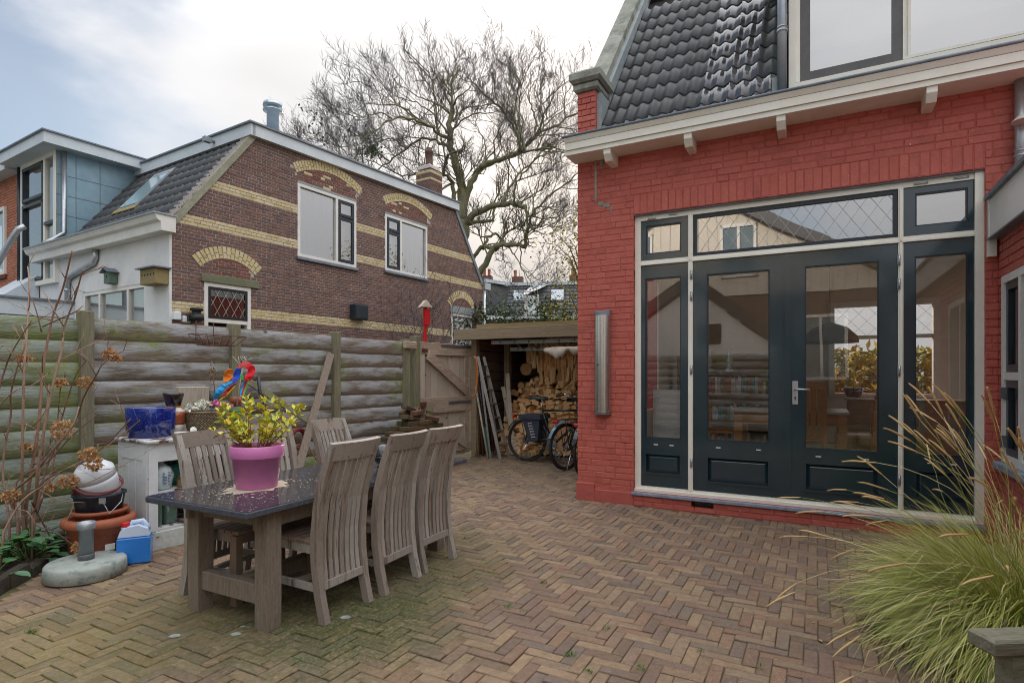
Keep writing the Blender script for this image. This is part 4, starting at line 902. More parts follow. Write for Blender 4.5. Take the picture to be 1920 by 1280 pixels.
for k in range(5): q.box(.03 + k * .025, .04 + k * .025, -.06, -.034, z - .03, z + .02)
q.build('bolt', m_rust, gt)
q = MB(); z = gz(755); q.box(.0, .12, -.052, -.034, z - .035, z + .035); q.box(.01, .08, -.05, -.03, z - .12, z - .04); q.build('latch', m_rust, gt)
# ------------------------------------------------------------------ woodshed (aligned with the red house)
def rw(x, y, z=0): return RH.w(x, y, z)
SX0, SX1, SY0, SY1 = -2.80, -.02, 2.25, 4.55
sh = thing('woodshed', 'open wooden lean-to shed with a plank beam across its front', 'shed', (RH.o.x, RH.o.y, 0), RH.a)
zb0 = 1.955; zb1 = 2.135
b = MB(); b.box(SX0 - .17, SX1, SY0 - .28, SY0 - .235, zb0, zb1, ch=.004); b.build('front_beam', m_shed, sh)
b = MB(); b.box(SX0 + .02, SX1, SY0 + .12, SY0 + .16, zb1 - .02, zb1 + .10); b.build('upper_board', m_shedpale, sh)
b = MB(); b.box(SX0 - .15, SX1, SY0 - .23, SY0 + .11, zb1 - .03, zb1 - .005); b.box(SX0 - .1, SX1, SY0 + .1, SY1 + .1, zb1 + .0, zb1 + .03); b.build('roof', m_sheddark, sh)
b = MB()
for x in (SX0 + .25, SX0 + .95, SX0 + 1.65, SX0 + 2.4): b.box(x, x + .06, SY0 - .2, SY1, zb0 + .0, zb1 - .035)
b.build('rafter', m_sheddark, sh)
q = MB(); q.box(SX0, SX1, SY1 + .021, SY1 + .03, 0, zb1 + .1); q.box(SX0 - .03, SX0 - .021, SY0 + .1, SY1, 0, zb1); q.build('light_stop_sheet', m_dark, sh)  # dark sheets added behind the boards to stop light through the gaps
for k in range(11):
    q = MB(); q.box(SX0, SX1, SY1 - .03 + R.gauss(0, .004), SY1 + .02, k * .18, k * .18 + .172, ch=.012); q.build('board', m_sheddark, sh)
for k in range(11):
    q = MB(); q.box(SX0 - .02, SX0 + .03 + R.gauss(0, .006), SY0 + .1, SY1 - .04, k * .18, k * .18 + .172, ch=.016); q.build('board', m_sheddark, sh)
for x, y in ((SX0 + .06, SY0 + .02), (RH.loc(*at(945, 700, 10.1).xy)[0], 3.02), (SX1 - .1, SY0)):
    q = MB(); q.box(x - .05, x + .05, y - .05, y + .05, -.05, zb0 + .02, ch=.005); q.build('post', m_shed, sh)
b = MB()
for k in range(22): b.tube([(SX0 + 1.55 + k * .05, SY0 - .1, zb0 - .0), (SX0 + 1.55 + k * .05, SY0 + .3, zb0 - .0)], .02, 6)
b.build('corrugated_sheet', m_shed, sh)
b = MB(); b.box(SX0, SX1, SY0 + .45, SY1, -.06, .012); b.build('slab', m_conc, sh)
# roof ladder
x0 = RH.hit(924, 640, SY0 - .05)[0]; zl = RH.hit(960, 641, SY0 - .05)[1]
rl = thing('hanging_ladder', 'aluminium ladder slung flat under the shed roof', 'ladder', rw(0, 0, 0), RH.a)
for nm, xs, y, z in (('rail', x0, SY0 - .05, zl), ('rail', RH.hit(957, 654, SY0 + .3)[0], SY0 + .3, RH.hit(990, 654, SY0 + .3)[1])):
    q = MB(); q.box(xs, SX1 - .02, y - .012, y + .012, z - .033, z + .033, ch=.003); q.build(nm, m_alu, rl)
    q = MB()
    for k in range(9): q.tube([(xs + .15 + k * .26, y - .0145, z), (xs + .15 + k * .26, y - .011, z)], .014, 8)
    q.build('rung_socket', m_black, rl)
for k in range(9):
    q = MB(); xx = x0 + .4 + k * .26; q.tube([(xx, SY0 - .04, zl), (xx, SY0 + .29, zl - .1)], .013, 6); q.build('rung', m_alu, rl)
q = MB(); q.box(x0 - .02, x0, SY0 - .065, SY0 - .035, zl - .035, zl + .035); q.build('end_cap', m_redlamp, rl)
# canvas roll
cv = MB(); n = 26; m = 9; pa, pb = at(1022, 652, 8.75), at(1130, 645, 8.2)
for i in range(n):
    u = i / (n - 1); p = pa.lerp(pb, u)
    sag = [.14, .17, .24, .30, .33, .27, .17, .12, .17, .21, .23, .2][min(11, int(u * 18)) if u * 18 < 11 else 11]
    sg = sag * .62 + .012 * math.sin(40 * u)
    for k in range(m):
        a = 2 * math.pi * k / m; rr = 1 + .12 * math.sin(3 * a + 9 * u)
        cv.v.append((p.x + .055 * math.sin(a) * rr * .5, p.y + .075 * math.sin(a) * rr, p.z - sg / 2 + sg / 2 * math.cos(a) * rr))
for i in range(n - 1):
    for k in range(m): cv.f.append([i * m + k, i * m + (k + 1) % m, (i + 1) * m + (k + 1) % m, (i + 1) * m + k]); cv.t.append(0); cv.s.append(True)
cv.f.append(list(range(m))); cv.t.append(0); cv.s.append(False)
tag(cv.build('canvas_roll', m_canvas), 'rolled cream canvas sheet hanging from the shed beam by the red wall', 'canvas')
# ------------------------------------------------------------------ firewood
def wedge(r, w, h, L):
    k = r.choice((3, 4, 4, 5)); a0 = r.uniform(0, 6.28)
    if k == 3: pts = [(-w / 2, -h / 2), (w / 2, -h / 2 + r.uniform(0, h * .2)), (r.uniform(-w * .3, w * .3), h / 2)]
    elif k == 4: pts = [(-w / 2 + r.uniform(0, w * .2), -h / 2), (w / 2, -h / 2 + r.uniform(0, h * .25)), (w / 2 - r.uniform(0, w * .3), h / 2), (-w / 2, h / 2 - r.uniform(0, h * .3))]
    else: pts = [(-w / 2, -h * .3), (0, -h / 2), (w / 2, -h * .2), (w * .35, h / 2), (-w * .4, h * .42)]
    b = MB(); n = len(pts); e = .004
    vs = [(x * .95, -L / 2, z * .95) for x, z in pts] + [(x, -L / 2 + e, z) for x, z in pts] + [(x, L / 2, z) for x, z in pts]
    fs = [tuple(range(n)), tuple(range(3 * n - 1, 2 * n - 1, -1))] + [(q * n + i, q * n + n + i, q * n + n + (i + 1) % n, q * n + (i + 1) % n) for q in (0, 1) for i in range(n)]
    b.add(vs, fs); return b
rr_ = random.Random(5)
WM = [wedge(rr_, rr_.uniform(.085, .145), rr_.uniform(.065, .105), rr_.uniform(.26, .34)).mesh('log', m_log) for _ in range(14)]
SM = [wedge(rr_, rr_.uniform(.04, .065), rr_.uniform(.04, .06), rr_.uniform(.2, .3)).mesh('log', m_log) for _ in range(8)]
nlog = 0
z = .045; row = 0
while z < 1.30:
    x = -2.58 + rr_.uniform(0, .06) + max(0, z - .75) * .6
    while x < -.75:
        w = rr_.uniform(.095, .135); p = rw(x + w / 2, 2.78 + z * .38 + rr_.uniform(-.05, .05), z + rr_.uniform(-.012, .012) + .05 * math.sin(3 * x))
        o = place('log', rr_.choice(WM), None, p, (rr_.gauss(0, .12), rr_.uniform(-.5, .5), RH.a + rr_.gauss(0, .18) + (math.pi / 2 if rr_.random() < .13 else 0)))
        tag(o, 'pale split firewood log heaped low in the open shed', 'log', 'split firewood logs heaped in the shed'); nlog += 1
        x += w
    z += .083; row += 1
z = 1.40
while z < 2.0:
    x = -2.2 + rr_.uniform(0, .05) + (.25 if z < 1.5 else 0)
    while x < -.7:
        w = rr_.uniform(.042, .066)
        p = rw(x, 3.12 + rr_.uniform(-.06, .06) + (z - 1.4) * .1, z + rr_.uniform(-.07, .07))
        o = place('log', rr_.choice(SM), None, p, (math.pi / 2 + rr_.gauss(0, .08), rr_.gauss(0, .08), RH.a + rr_.uniform(-.6, .6)))
        tag(o, 'thin split stick stood upright high in the firewood stack', 'log', 'thin upright sticks in the firewood stack'); nlog += 1
        x += w
    z += .17
RLAB = ('big round log end high on the left of the stack', 'biggest round log end high on the right of the stack', 'small round log under the big left log', 'short round log at the far left of the pile top', 'round log lying sideways near the pile centre', 'round log end low on the right above the bicycles', 'short thick round log beside the leftmost one', 'round log lying sideways under the upright sticks', 'thinnest round log end left on top of the split wood')
for k, (px, py, rad, Y, ang) in enumerate(((988, 692, 0.114, 9.48, .1), (1057, 708, 0.133, 9.25, .15), (978, 722, 0.062, 9.50, .5), (960, 735, 0.057, 9.50, 1.0), (1012, 735, 0.067, 9.40, 1.3), (1074, 728, 0.076, 9.20, .3), (985, 738, 0.052, 9.45, 1.), (1001, 724, 0.052, 9.45, 1.4), (972, 737, 0.048, 9.48, .2))):
    hx2, hz2 = RH.hit(px, py, 3.16); p = RH.w(hx2, 3.26 if k < 2 else 3.2, hz2); ang *= .55
    t = thing('round_log', RLAB[k], 'log', p, RH.a + ang, 'round logs on top of the firewood')
    q = MB(); n = 14; prof = [(rad * R.uniform(.93, 1.05)) for _ in range(n)]
    vs = [(prof[i] * math.cos(6.283 * i / n), y, prof[i] * math.sin(6.283 * i / n)) for y in (-.15, .16) for i in range(n)]
    q.add(vs, [(i, n + i, n + (i + 1) % n, (i + 1) % n) for i in range(n)]); q.build('bark', m_bark, t)
    q = MB(); q.add([(x * .97, -.152, z_) for x, y, z_ in vs[:n]], [tuple(range(n))]); q.build('cut_end', m_logend, t); q = MB(); q.add([(x, .161, z_) for x, y, z_ in vs[n:]], [tuple(range(n - 1, -1, -1))]); q.build('cut_end', m_logend, t)
# ------------------------------------------------------------------ leaning things by the gate
def lean(name, label, cat, a, b_, r, m, n=6, group=None, flat=None):
    q = MB()
    if flat: q.sweep([a, b_], flat[0], flat[1], flat[2])
    else: q.tube([a, b_], r, n)
    return tag(q.build(name, m), label, cat, group)
for k, (p0, p1, r, m, lab) in enumerate((((892, 856), (886, 700), .014, m_dining, 'orange brown pole leaning closest to the gate'), ((897, 857), (889, 690), .016, m_shedpale, 'pale wooden pole leaning second from the gate'),
        ((906, 855), (893, 712), .015, m_oak, 'brown stick leaning between the pale pole and the ladder'), ((915, 860), (892, 725), .017, m_gate, 'grey weathered pole leaning just left of the ladder foot'),
        ((930, 800), (916, 690), .014, m_dining, 'orange handle standing behind the ladder in the shed'), ((925, 790), (912, 655), .011, m_oak, 'thin dark brown stick behind the ladder top'))):
    if k < 4: a = gnd(*p0); b_ = at(*p1, a.y + .25)
    else: a = at(*p0, 9.9); a.z = 0.02; b_ = at(*p1, 10.1)
    lean('wooden_pole', lab, 'pole', a, b_, r, m, 7)
for (p0, p1, lab) in (((962, 800), (951, 700), 'mossy pale plank leaning right of the ladder in the shed'), ((968, 840), (943, 725), 'narrow mossy lath leaning behind the rear bicycle wheel')):
    a = at(*p0, 9.75); a.z = .02; lean('leaning_plank', lab, 'plank', a, at(*p1, 9.95), .02, m_gate, flat=(.07, .02, (1, .3, 0)))
ld = thing('step_ladder', 'worn aluminium ladder leaning against the gate end by the firewood', 'ladder', (0, 0, 0))
A0 = gnd(938, 861); A1 = at(896, 668, 9.45); dvec = Vector((.14, .34, 0))
B0, B1 = A0 + dvec, A1 + dvec * .62
for p, q_ in ((A0, A1), (B0, B1)):
    q = MB(); q.sweep([p, q_], .048, .022, (1, 0, .2)); q.build('rail', m_alu, ld)
for k in range(6):
    t_ = .13 + k * .135; p, q_ = A0.lerp(A1, t_), B0.lerp(B1, t_); q = MB(); q.sweep([p, q_], .075, .022, (1, 0, 0)); q.build('tread', m_alu, ld)
q = MB(); p, q_ = A0.lerp(A1, .9), B0.lerp(B1, .9); q.sweep([p - Vector((.02, 0, .08)), q_ - Vector((.02, 0, .08))], .2, .02, (.25, 0, 1)); q.build('platform', m_alu, ld)
for p, s_ in ((A0, 1), (B0, 1)):
    q = MB(); e = p + Vector((-.16, .1, 0)); q.sweep([e, p.lerp(A1 if p is A0 else B1, .93)], .03, .02, (1, 0, .2)); q.build('back_strut', m_alu, ld)
oh = MB(); pts = [at(x, y, 9.3) for x, y in ((889, 668), (893, 672), (895, 690), (894.5, 715), (893, 735), (889, 742), (884, 743))]; oh.tube(pts, .014, 8)
tag(oh.build('orange_hose', M('orange_tube', (.55, .16, .04), rough=.4, bump=0)), 'orange tube hooked over the poles beside the gate', 'hose')
br = thing('broom', 'teal headed broom upside down beside the ladder foot', 'broom', (0, 0, 0))
q = MB(); q.sweep([gnd(919, 857), at(908, 800, 9.55)], .05, .03, (1, .2, 0)); q.build('head', m_teal, br)
q = MB(); q.tube([at(908, 800, 9.55), at(896, 700, 9.75)], .011, 6); q.build('handle', m_bikeblue, br)
# ------------------------------------------------------------------ bicycles
def bike(label, hub, head, mframe, pannier=False, mguard=None, light=True):
    "x forward from the rear hub"
    t = thing('bicycle', label, 'bicycle', (hub[0], hub[1], 0), head); r = .345; L = 1.08
    mguard = mguard or mframe
    for nm, x in (('rear_wheel', 0), ('front_wheel', L)):
        q = MB(); q.ring((x, 0, r), r - .02, .019, 'y', 36, 7); w = q.build('wheel', m_rubber, t)
        q = MB(); q.ring((x, 0, r), r - .045, .012, 'y', 36, 5); q.build('rim', m_chrome if x else m_bikeblack, w)
        q = MB()
        for k in range(24):
            a = 6.283 * k / 24; s_ = .025 if k % 2 else -.025; a2 = a + (.5 if k % 4 < 2 else -.5)
            q.tube([(x + .02 * math.cos(a2), s_, r + .02 * math.sin(a2)), (x + (r - .05) * math.cos(a), 0, r + (r - .05) * math.sin(a))], .0022, 3)
        q.tube([(x, -.06, r), (x, .06, r)], .022, 8); q.build('spokes', m_chrome, w)
        q = MB(); n = 15; a0, a1 = (.15, 2.75) if x == 0 else (.5, 3.0)
        pts = [(x + (r + .022) * math.cos(a0 + (a1 - a0) * i / n), 0, r + (r + .022) * math.sin(a0 + (a1 - a0) * i / n)) for i in range(n + 1)]
        q.sweep(pts, .055, .006, (0, 1, 0)); q.build('mudguard', mguard, t)
    q = MB(); bb = (.45, 0, .29); st = (.27, 0, .82); hd = (.86, 0, .84); hd2 = (.9, 0, .68)
    for a, b_, rad in ((bb, st, .017), (bb, hd2, .02), (st, hd, .017), (hd, hd2, .022)): q.tube([a, b_], rad, 8)
    for s_ in (-.055, .055):
        q.tube([(0, s_, r), (bb[0], s_ * .5, bb[2])], .01, 6); q.tube([(0, s_, r), (st[0] + .01, s_ * .3, st[2] - .05)], .009, 6)
        q.tube([(L, s_, r), (L - .06, s_ * .9, .64), hd2], .011, 6)
    q.build('frame', mframe, t)
    q = MB(); q.tube([(.29, 0, .78), (.23, 0, 1.0)], .014, 8); q.build('seat_post', m_chrome, t)
    q = MB(); vs = []
    for x, w, z in ((.06, .06, 1.03), (.1, .085, 1.045), (.2, .07, 1.04), (.28, .035, 1.03), (.36, .022, 1.02)): vs += [(x, -w, z - .045), (x, -w, z), (x, 0, z + .012), (x, w, z), (x, w, z - .045)]
    q.add(vs, [(i * 5 + k, i * 5 + k + 1, i * 5 + k + 6, i * 5 + k + 5) for i in range(4) for k in range(4)] + [(0, 1, 2, 3, 4), (24, 23, 22, 21, 20)], 0, True); q.build('saddle', m_black, t)
    q = MB(); q.tube([(.855, 0, .86), (.83, 0, 1.06), (.86, 0, 1.08)], .013, 8); q.tube([(.66, -.29, 1.06), (.80, -.27, 1.1), (.87, -.12, 1.08), (.87, .12, 1.08), (.80, .27, 1.1), (.66, .29, 1.06)], .011, 8); q.build('handlebar', m_chrome, t)
    for s_ in (-1, 1):
        q = MB(); q.tube([(.64, s_ * .295, 1.055), (.76, s_ * .278, 1.09)], .016, 8); q.tube([(.85, s_ * .2, 1.07), (.72, s_ * .26, 1.03)], .006, 5); q.build('grip', m_black, t)
    q = MB()
    for s_ in (-.06, .06): q.tube([(-.2, s_, .735), (.2, s_, .74)], .006, 5); q.tube([(0, s_, r), (-.08, s_, .735)], .006, 5); q.tube([(0, s_, r), (.1, s_, .735)], .006, 5)
    for x in (-.2, -.1, 0, .1, .2): q.tube([(x, -.06, .737), (x, .06, .737)], .005, 5)
    q.build('rack', m_bikeblack, t)
    q = MB(); q.tube([(bb[0], -.06, bb[2]), (bb[0], .06, bb[2])], .02, 8); q.lathe([(.085, -.004), (.09, 0), (.085, .004)], 18, (0, 0, 0), Matrix.Translation((bb[0], -.045, bb[2])) @ Matrix.Rotation(math.pi / 2, 4, 'X'))
    q.tube([(bb[0], -.075, bb[2]), (bb[0] + .12, -.075, bb[2] - .12)], .01, 6); q.tube([(bb[0], .075, bb[2]), (bb[0] - .12, .075, bb[2] + .12)], .01, 6)
    q.box(bb[0] + .08, bb[0] + .17, -.16, -.085, bb[2] - .135, bb[2] - .11); q.box(bb[0] - .17, bb[0] - .08, .085, .16, bb[2] + .11, bb[2] + .135); q.build('crank', m_hinge, t)
    q = MB(); q.lathe([(.05, -.02), (.055, 0), (.05, .012)], 16, (0, 0, 0), Matrix.Translation((0, -.045, r)) @ Matrix.Rotation(math.pi / 2, 4, 'X')); q.bar((0, -.05, r + .045), (bb[0], -.047, bb[2] + .085), .008, .006, (0, 1, 0)); q.bar((0, -.05, r - .045), (bb[0], -.047, bb[2] - .085), .008, .006, (0, 1, 0)); q.build('chain', m_hinge, t)
    q = MB(); q.box(-.235, -.20, -.045, .045, .69, .735, ch=.006); q.build('tail_light', m_redlamp, t)
    if pannier:
        for s_ in (-1, 1):
            q = MB(); pr = [(-.02, .73), (.30, .73), (.27, .36), (.12, .34)]
            q.prism(pr, s_ * .065, s_ * .17) if s_ > 0 else q.prism(pr, -.17, -.065); pn = q.build('pannier', m_pannier, t)
            q = MB(); q.prism([(-.05, .69), (.33, .69), (.32, .76), (-.04, .76)], -.19 if s_ < 0 else .06, -.06 if s_ < 0 else .19); q.build('flap', m_pannier, pn)
            if s_ < 0:
                q = MB()
                for k in range(6): z = .62 - k * .042; q.box(.10 + .012 * k, .17 + .012 * k, -.1735, -.171, z, z + .016); q.box(.10 + .012 * k, .112 + .012 * k, -.1735, -.1705, z - .012, z + .02)
                q.build('print', m_print, pn)
    q = MB(); q.tube([(0.05, -.07, .31), (-.12, -.12, .02)], .008, 6); q.build('kickstand', m_chrome, t)
    return t
h1 = at(988, 822, 9.1); bike('dark bicycle with cloth panniers parked across the front of the firewood', h1, math.atan2(-.47, .883), m_bikeblack, True, m_bikeblue)
h2 = at(1062, 840, 8.25); bike('black bicycle with a pale blue rear mudguard angled beside the firewood', h2, math.atan2(.643, .766), m_bikeblack, False, M('pale_blue_guard', (.10, .22, .34), (.12, .26, .38), rough=.25, bump=0, coat=.5))
h3 = at(1094, 845, 7.75); bike('third bicycle mostly hidden behind the corner of the red house', h3, math.atan2(.883, .47), m_bikeblack)
# ------------------------------------------------------------------ table
tb = thing('garden_table', 'wooden garden table with a wet black stone top', 'table', (TB.o.x, TB.o.y, 0), TB.a)
TL, TW, TZ = 2.09, .86, .70
b = MB(); b.box(0, TL, 0, TW, TZ - .038, TZ - .002, ch=.005); b.build('tabletop_edge', m_graniteedge, tb)
b = MB(); b.quad((.004, .004, TZ), (TL - .004, .004, TZ), (TL - .004, TW - .004, TZ), (.004, TW - .004, TZ)); b.build('tabletop', m_granite, tb)
for x in (.185, 1.78):
    for y in (.08, .66):
        q = MB(); q.box(-.048, .048, -.048, .048, 0, TZ - .04, ch=.005); q.build('leg', m_leg, tb, loc=(x + .05, y + .05, 0))
b = MB(); b.box(.15, 1.92, .115, .145, .555, TZ - .042); b.box(.15, 1.92, .695, .725, .555, TZ - .042); b.box(.215, .245, .145, .695, .56, TZ - .042); b.box(1.82, 1.85, .145, .695, .56, TZ - .042); b.build('apron', m_leg, tb)
for x in (.235, 1.83): q = MB(); q.box(x - .03, x + .03, .181, .659, .13, .24, ch=.004); q.build('stretcher', m_leg, tb)
q = MB(); q.box(.266, 1.80, .38, .46, .14, .22, ch=.004); q.build('stretcher', m_leg, tb)
b = MB()
for k in range(420):
    a = R.uniform(0, 6.28); d = abs(R.gauss(.13, .11)); x, y = .474 + d * math.cos(a) * 1.5, .519 + d * math.sin(a); s_ = R.uniform(.002, .007)
    if .02 < x < 2.0 and .02 < y < .84: b.add([(x - s_, y, TZ + .0012), (x, y - s_, TZ + .0012), (x + s_, y, TZ + .0025), (x, y + s_, TZ + .0012)], [(0, 1, 2, 3)])
for k in range(900):
    x, y = R.uniform(.03, 2.05), R.uniform(.03, .83); s_ = R.uniform(.0012, .0035)
    if math.sin(5 * x + 2 * y) + math.sin(11 * y - 3 * x) > .2: b.add([(x - s_, y, TZ + .001), (x, y - s_, TZ + .001), (x + s_, y, TZ + .002), (x, y + s_, TZ + .001)], [(0, 1, 2, 3)])
n_ = 26; c0 = len(b.v)
b.add([(.474 + .205 * (1 + .2 * math.sin(3 * i) + .12 * math.sin(7.3 * i)) * math.cos(6.283 * i / n_), .519 + .155 * (1 + .2 * math.sin(2.1 * i)) * math.sin(6.283 * i / n_), TZ + .0008) for i in range(n_)], [tuple(range(n_))])
tag(b.build('grit', m_sand, None), 'pale grit spilled on the black table top around the pink pot', kind='stuff'); gr = bpy.data.objects['grit']; gr.location = (TB.o.x, TB.o.y, 0); gr.rotation_euler = (0, 0, TB.a)
# ------------------------------------------------------------------ chairs
def make_chair():
    t = thing('garden_chair', 'x x x x', 'chair', (0, 0, 0), 0, 'high backed wooden chairs around the garden table')
    cur = lambda x: [(x * 1.0, -.012, 0), (x, .028, .16), (x, .05, .32), (x, .055, .46), (x * .99, .035, .66), (x * .985, -.012, .84), (x * .98, -.075, 1.0)]
    for s_ in (-1, 1):
        q = MB(); q.sweep(cur(s_ * .188), [.042, .044, .046, .048, .046, .042, .038], [.05, .05, .052, .055, .05, .045, .036], (1, 0, 0)); q.build('rear_leg', m_teak, t)
        q = MB(); q.box(s_ * .175 - .025, s_ * .175 + .025, .42, .475, 0, .425, ch=.003); q.build('front_leg', m_teakseat, t)
        q = MB(); q.bar((s_ * .185, .06, .41), (s_ * .178, .43, .415), .024, .06, (1, 0, 0)); q.build('seat_rail', m_teak, t)
        q = MB(); q.bar((s_ * .186, .045, .19), (s_ * .176, .43, .19), .022, .04, (1, 0, 0)); q.build('stretcher', m_teak, t)
    b = MB(); b.sweep([(-.178, .452, .40), (.178, .452, .40)], .03, .06, (0, 1, 0)); b.build('seat_rail', m_teakseat, t)
    q = MB(); q.sweep([(-.178, .25, .19), (-.08, .232, .19), (.08, .232, .19), (.178, .25, .19)], .03, .03, (0, 1, 0)); q.build('stretcher', m_teak, t)
    for k in range(7):
        y = .083 + k * .0605; q = MB(); q.box(-.205, .205, y, y + .052, .436, .456, ch=.003); q.build('seat_slat', m_teakseat, t)
    q = MB(); pts = [(x, -.076 - .03 * (1 - (x / .2) ** 2), 1.0) for x in (-.207, -.14, -.07, 0, .07, .14, .207)]
    q.sweep([(x, y + .012, z - .035) for x, y, z in pts], .105, .026, (0, -.36, 1)); q.build('top_rail', m_teak, t)
    q = MB(); q.sweep([(-.17, .028, .20), (.17, .028, .20)], .045, .026, (0, 0, 1)); q.build('bottom_rail', m_teak, t)
    for k in range(7):
        x = -.138 + k * .046; c = -.022 * (1 - (x / .19) ** 2)
        q = MB(); q.sweep([(x, .03, .215), (x, .05 + c * .4, .34), (x, .053 + c * .6, .48), (x, .033 + c * .8, .66), (x, -.012 + c, .82), (x, -.05 + c, .925)], .031, .012, (1, 0, 0)); q.build('back_slat', m_teak, t)
    return t
ch0 = make_chair()
chairs = [(.592, -.10, 0, 'wooden slatted garden chair on the patio side, nearest the table front'), (1.075, -.113, .03, 'middle garden chair of the three with their backs to the glass doors'), (1.52, -.105, -.02, 'garden chair at the far end of the row facing the fence'),
          (.50, 1.01, math.pi + .05, 'garden chair by the white cabinet, partly behind the pink pot'), (1.0, 1.03, math.pi - .22, 'garden chair almost hidden behind the yellow leaved plant'), (1.63, 1.02, math.pi + .02, 'garden chair by the fence in front of the brick pile')]
for k, (x, y, rz, lab) in enumerate(chairs):
    c = ch0 if k == 0 else copy_tree(ch0)
    c.location = TB.w(x, y, 0); c.scale = (.945, 1, 1); c.rotation_euler = (0, 0, TB.a + rz); c['label'] = lab
# ------------------------------------------------------------------ pink pot
pp = thing('plant_pot', 'bright pink flowerpot with a yellow leaved shrub on the table', 'flowerpot', TB.w(.474, .519, TZ + .001), TB.a)
b = MB(); b.lathe([(.05, .0), (.115, .0), (.119, .004), (.142, .185), (.154, .186), (.156, .19), (.158, .255), (.153, .26), (.148, .255), (.14, .2), (.02, .2)], 36); b.build('pot', m_pink, pp)
b = MB(); b.lathe([(.139, .205), (.1, .225), (.002, .235)], 20); 
for k in range(60): a = R.uniform(0, 6.28); r_ = R.uniform(0, .12); b.leaf((r_ * math.cos(a), r_ * math.sin(a), .235), (R.gauss(0, 1), R.gauss(0, 1), .2), (0, 0, 1), .03, .02, R.random())
b.build('soil', m_fallen, pp)
st = MB(); lf = MB(); tb_r = random.Random(12)
VL = TB.n; # sideways spread seen from the camera
for k in range(34):
    a = tb_r.uniform(0, 6.283); lean_ = tb_r.uniform(.15, .95); L = tb_r.uniform(.14, .34)
    if k < 8: a = math.radians((150, 165, 180, 195, -20, 0, 15, 30)[k]) - TB.a; lean_ = (1.15, 1.3, 1.0, .9, 1.0, .9, .8, .7)[k]; L = (.26, .30, .24, .2, .26, .3, .33, .3)[k]
    d = Vector((math.cos(a) * math.sin(lean_), math.sin(a) * math.sin(lean_), math.cos(lean_))); p = Vector((math.cos(a) * .05 * tb_r.random(), math.sin(a) * .05, .23)); pts = [p.copy()]
    for s_ in range(6):
        p = p + d * L / 6; d = (d + Vector((tb_r.gauss(0, .09), tb_r.gauss(0, .09), .08))).normalized(); pts.append(p.copy())
    st.tube(pts, [.0035 - .0004 * i for i in range(7)], 5)
    for i in range(2, 7):
        for s_ in (0, 1):
            if tb_r.random() < .85:
                sd = d.cross(Vector((tb_r.gauss(0, 1), tb_r.gauss(0, 1), tb_r.gauss(0, 1)))).normalized()
                lf.leaf(pts[i], d * .5 + sd * .9, (0, 0, 1), tb_r.uniform(.042, .07), tb_r.uniform(.026, .04), tb_r.random(), .2)
    for s_ in range(4): lf.leaf(pts[-1], d + Vector((tb_r.gauss(0, .5), tb_r.gauss(0, .5), tb_r.gauss(0, .3))), (0, 0, 1), tb_r.uniform(.035, .06), .028, tb_r.random(), .2)
st.build('stems', m_stemred, pp); lf.build('leaves', m_leafy, pp)
gb = thing('tabletop_grill', 'small black enamel globe grill at the far end of the table', 'grill', TB.w(1.43, .33, TZ), TB.a)
b = MB(); b.lathe([(.01, 0), (.045, 0), (.045, .008), (.03, .012), (.03, .02)], 20); b.build('foot', m_black, gb)
b = MB(); b.lathe([(.02, .015), (.05, .028), (.075, .06), (.081, .09)], 28); b.build('bowl', m_blackgloss, gb)
b = MB(); b.lathe([(.083, .0905), (.082, .094), (.076, .125), (.055, .155), (.02, .17), (.002, .172)], 28); b.build('lid', m_blackgloss, gb)
# ------------------------------------------------------------------ brown gable house
bh = thing('brick_house', 'dark brown brick house with yellow brick bands and a mansard roof', 'house', (BH.o.x, BH.o.y, 0), BH.a)
B = BH.hit
GXR = 9.30; EZL, EZR, TZL, TZR = 4.02, 4.18, 5.95, 6.12; TXL, TXR = 1.50, 7.90
def slopeL(z): return max(0, (z - EZL) / (TZL - EZL) * TXL)
def slopeR(z): return GXR - max(0, (z - EZR) / (TZR - EZR) * (GXR - TXR))
W1 = (B(383, 570)[0], B(470, 570)[0], 1.5, B(383, 528)[1]); U1 = (B(558, 400)[0], B(668, 400)[0], B(558, 480)[1], B(558, 342)[1]); U2 = (B(722, 450)[0], B(801, 450)[0], B(722, 506)[1], B(722, 400)[1]); W4 = (B(846, 600)[0], B(885, 600)[0], 1.5, B(848, 586)[1])
wins = [W1, U1, U2, W4]
b = MB(); wall_holes(b, 0, GXR, -.15, 3.95, [W1, W4, (U1[0], U1[1], U1[2], 5.2), (U2[0], U2[1], U2[2], 5.2)], .008, .28)
zs = [3.95 + i * .1 for i in range(22)]
for i in range(len(zs) - 1):
    z0, z1 = zs[i], zs[i + 1]
    if z1 > 6.1: break
    segs = [(slopeL(z0) , slopeR(z0))]; segs = cut([U1, U2])(segs[0][0], segs[0][1], z0, z1) if z0 < 5.45 else segs
    for a, c in segs: b.box(a, c, .008, .28, z0, z1)
b.build('wall', m_mortar, bh)
arches = []
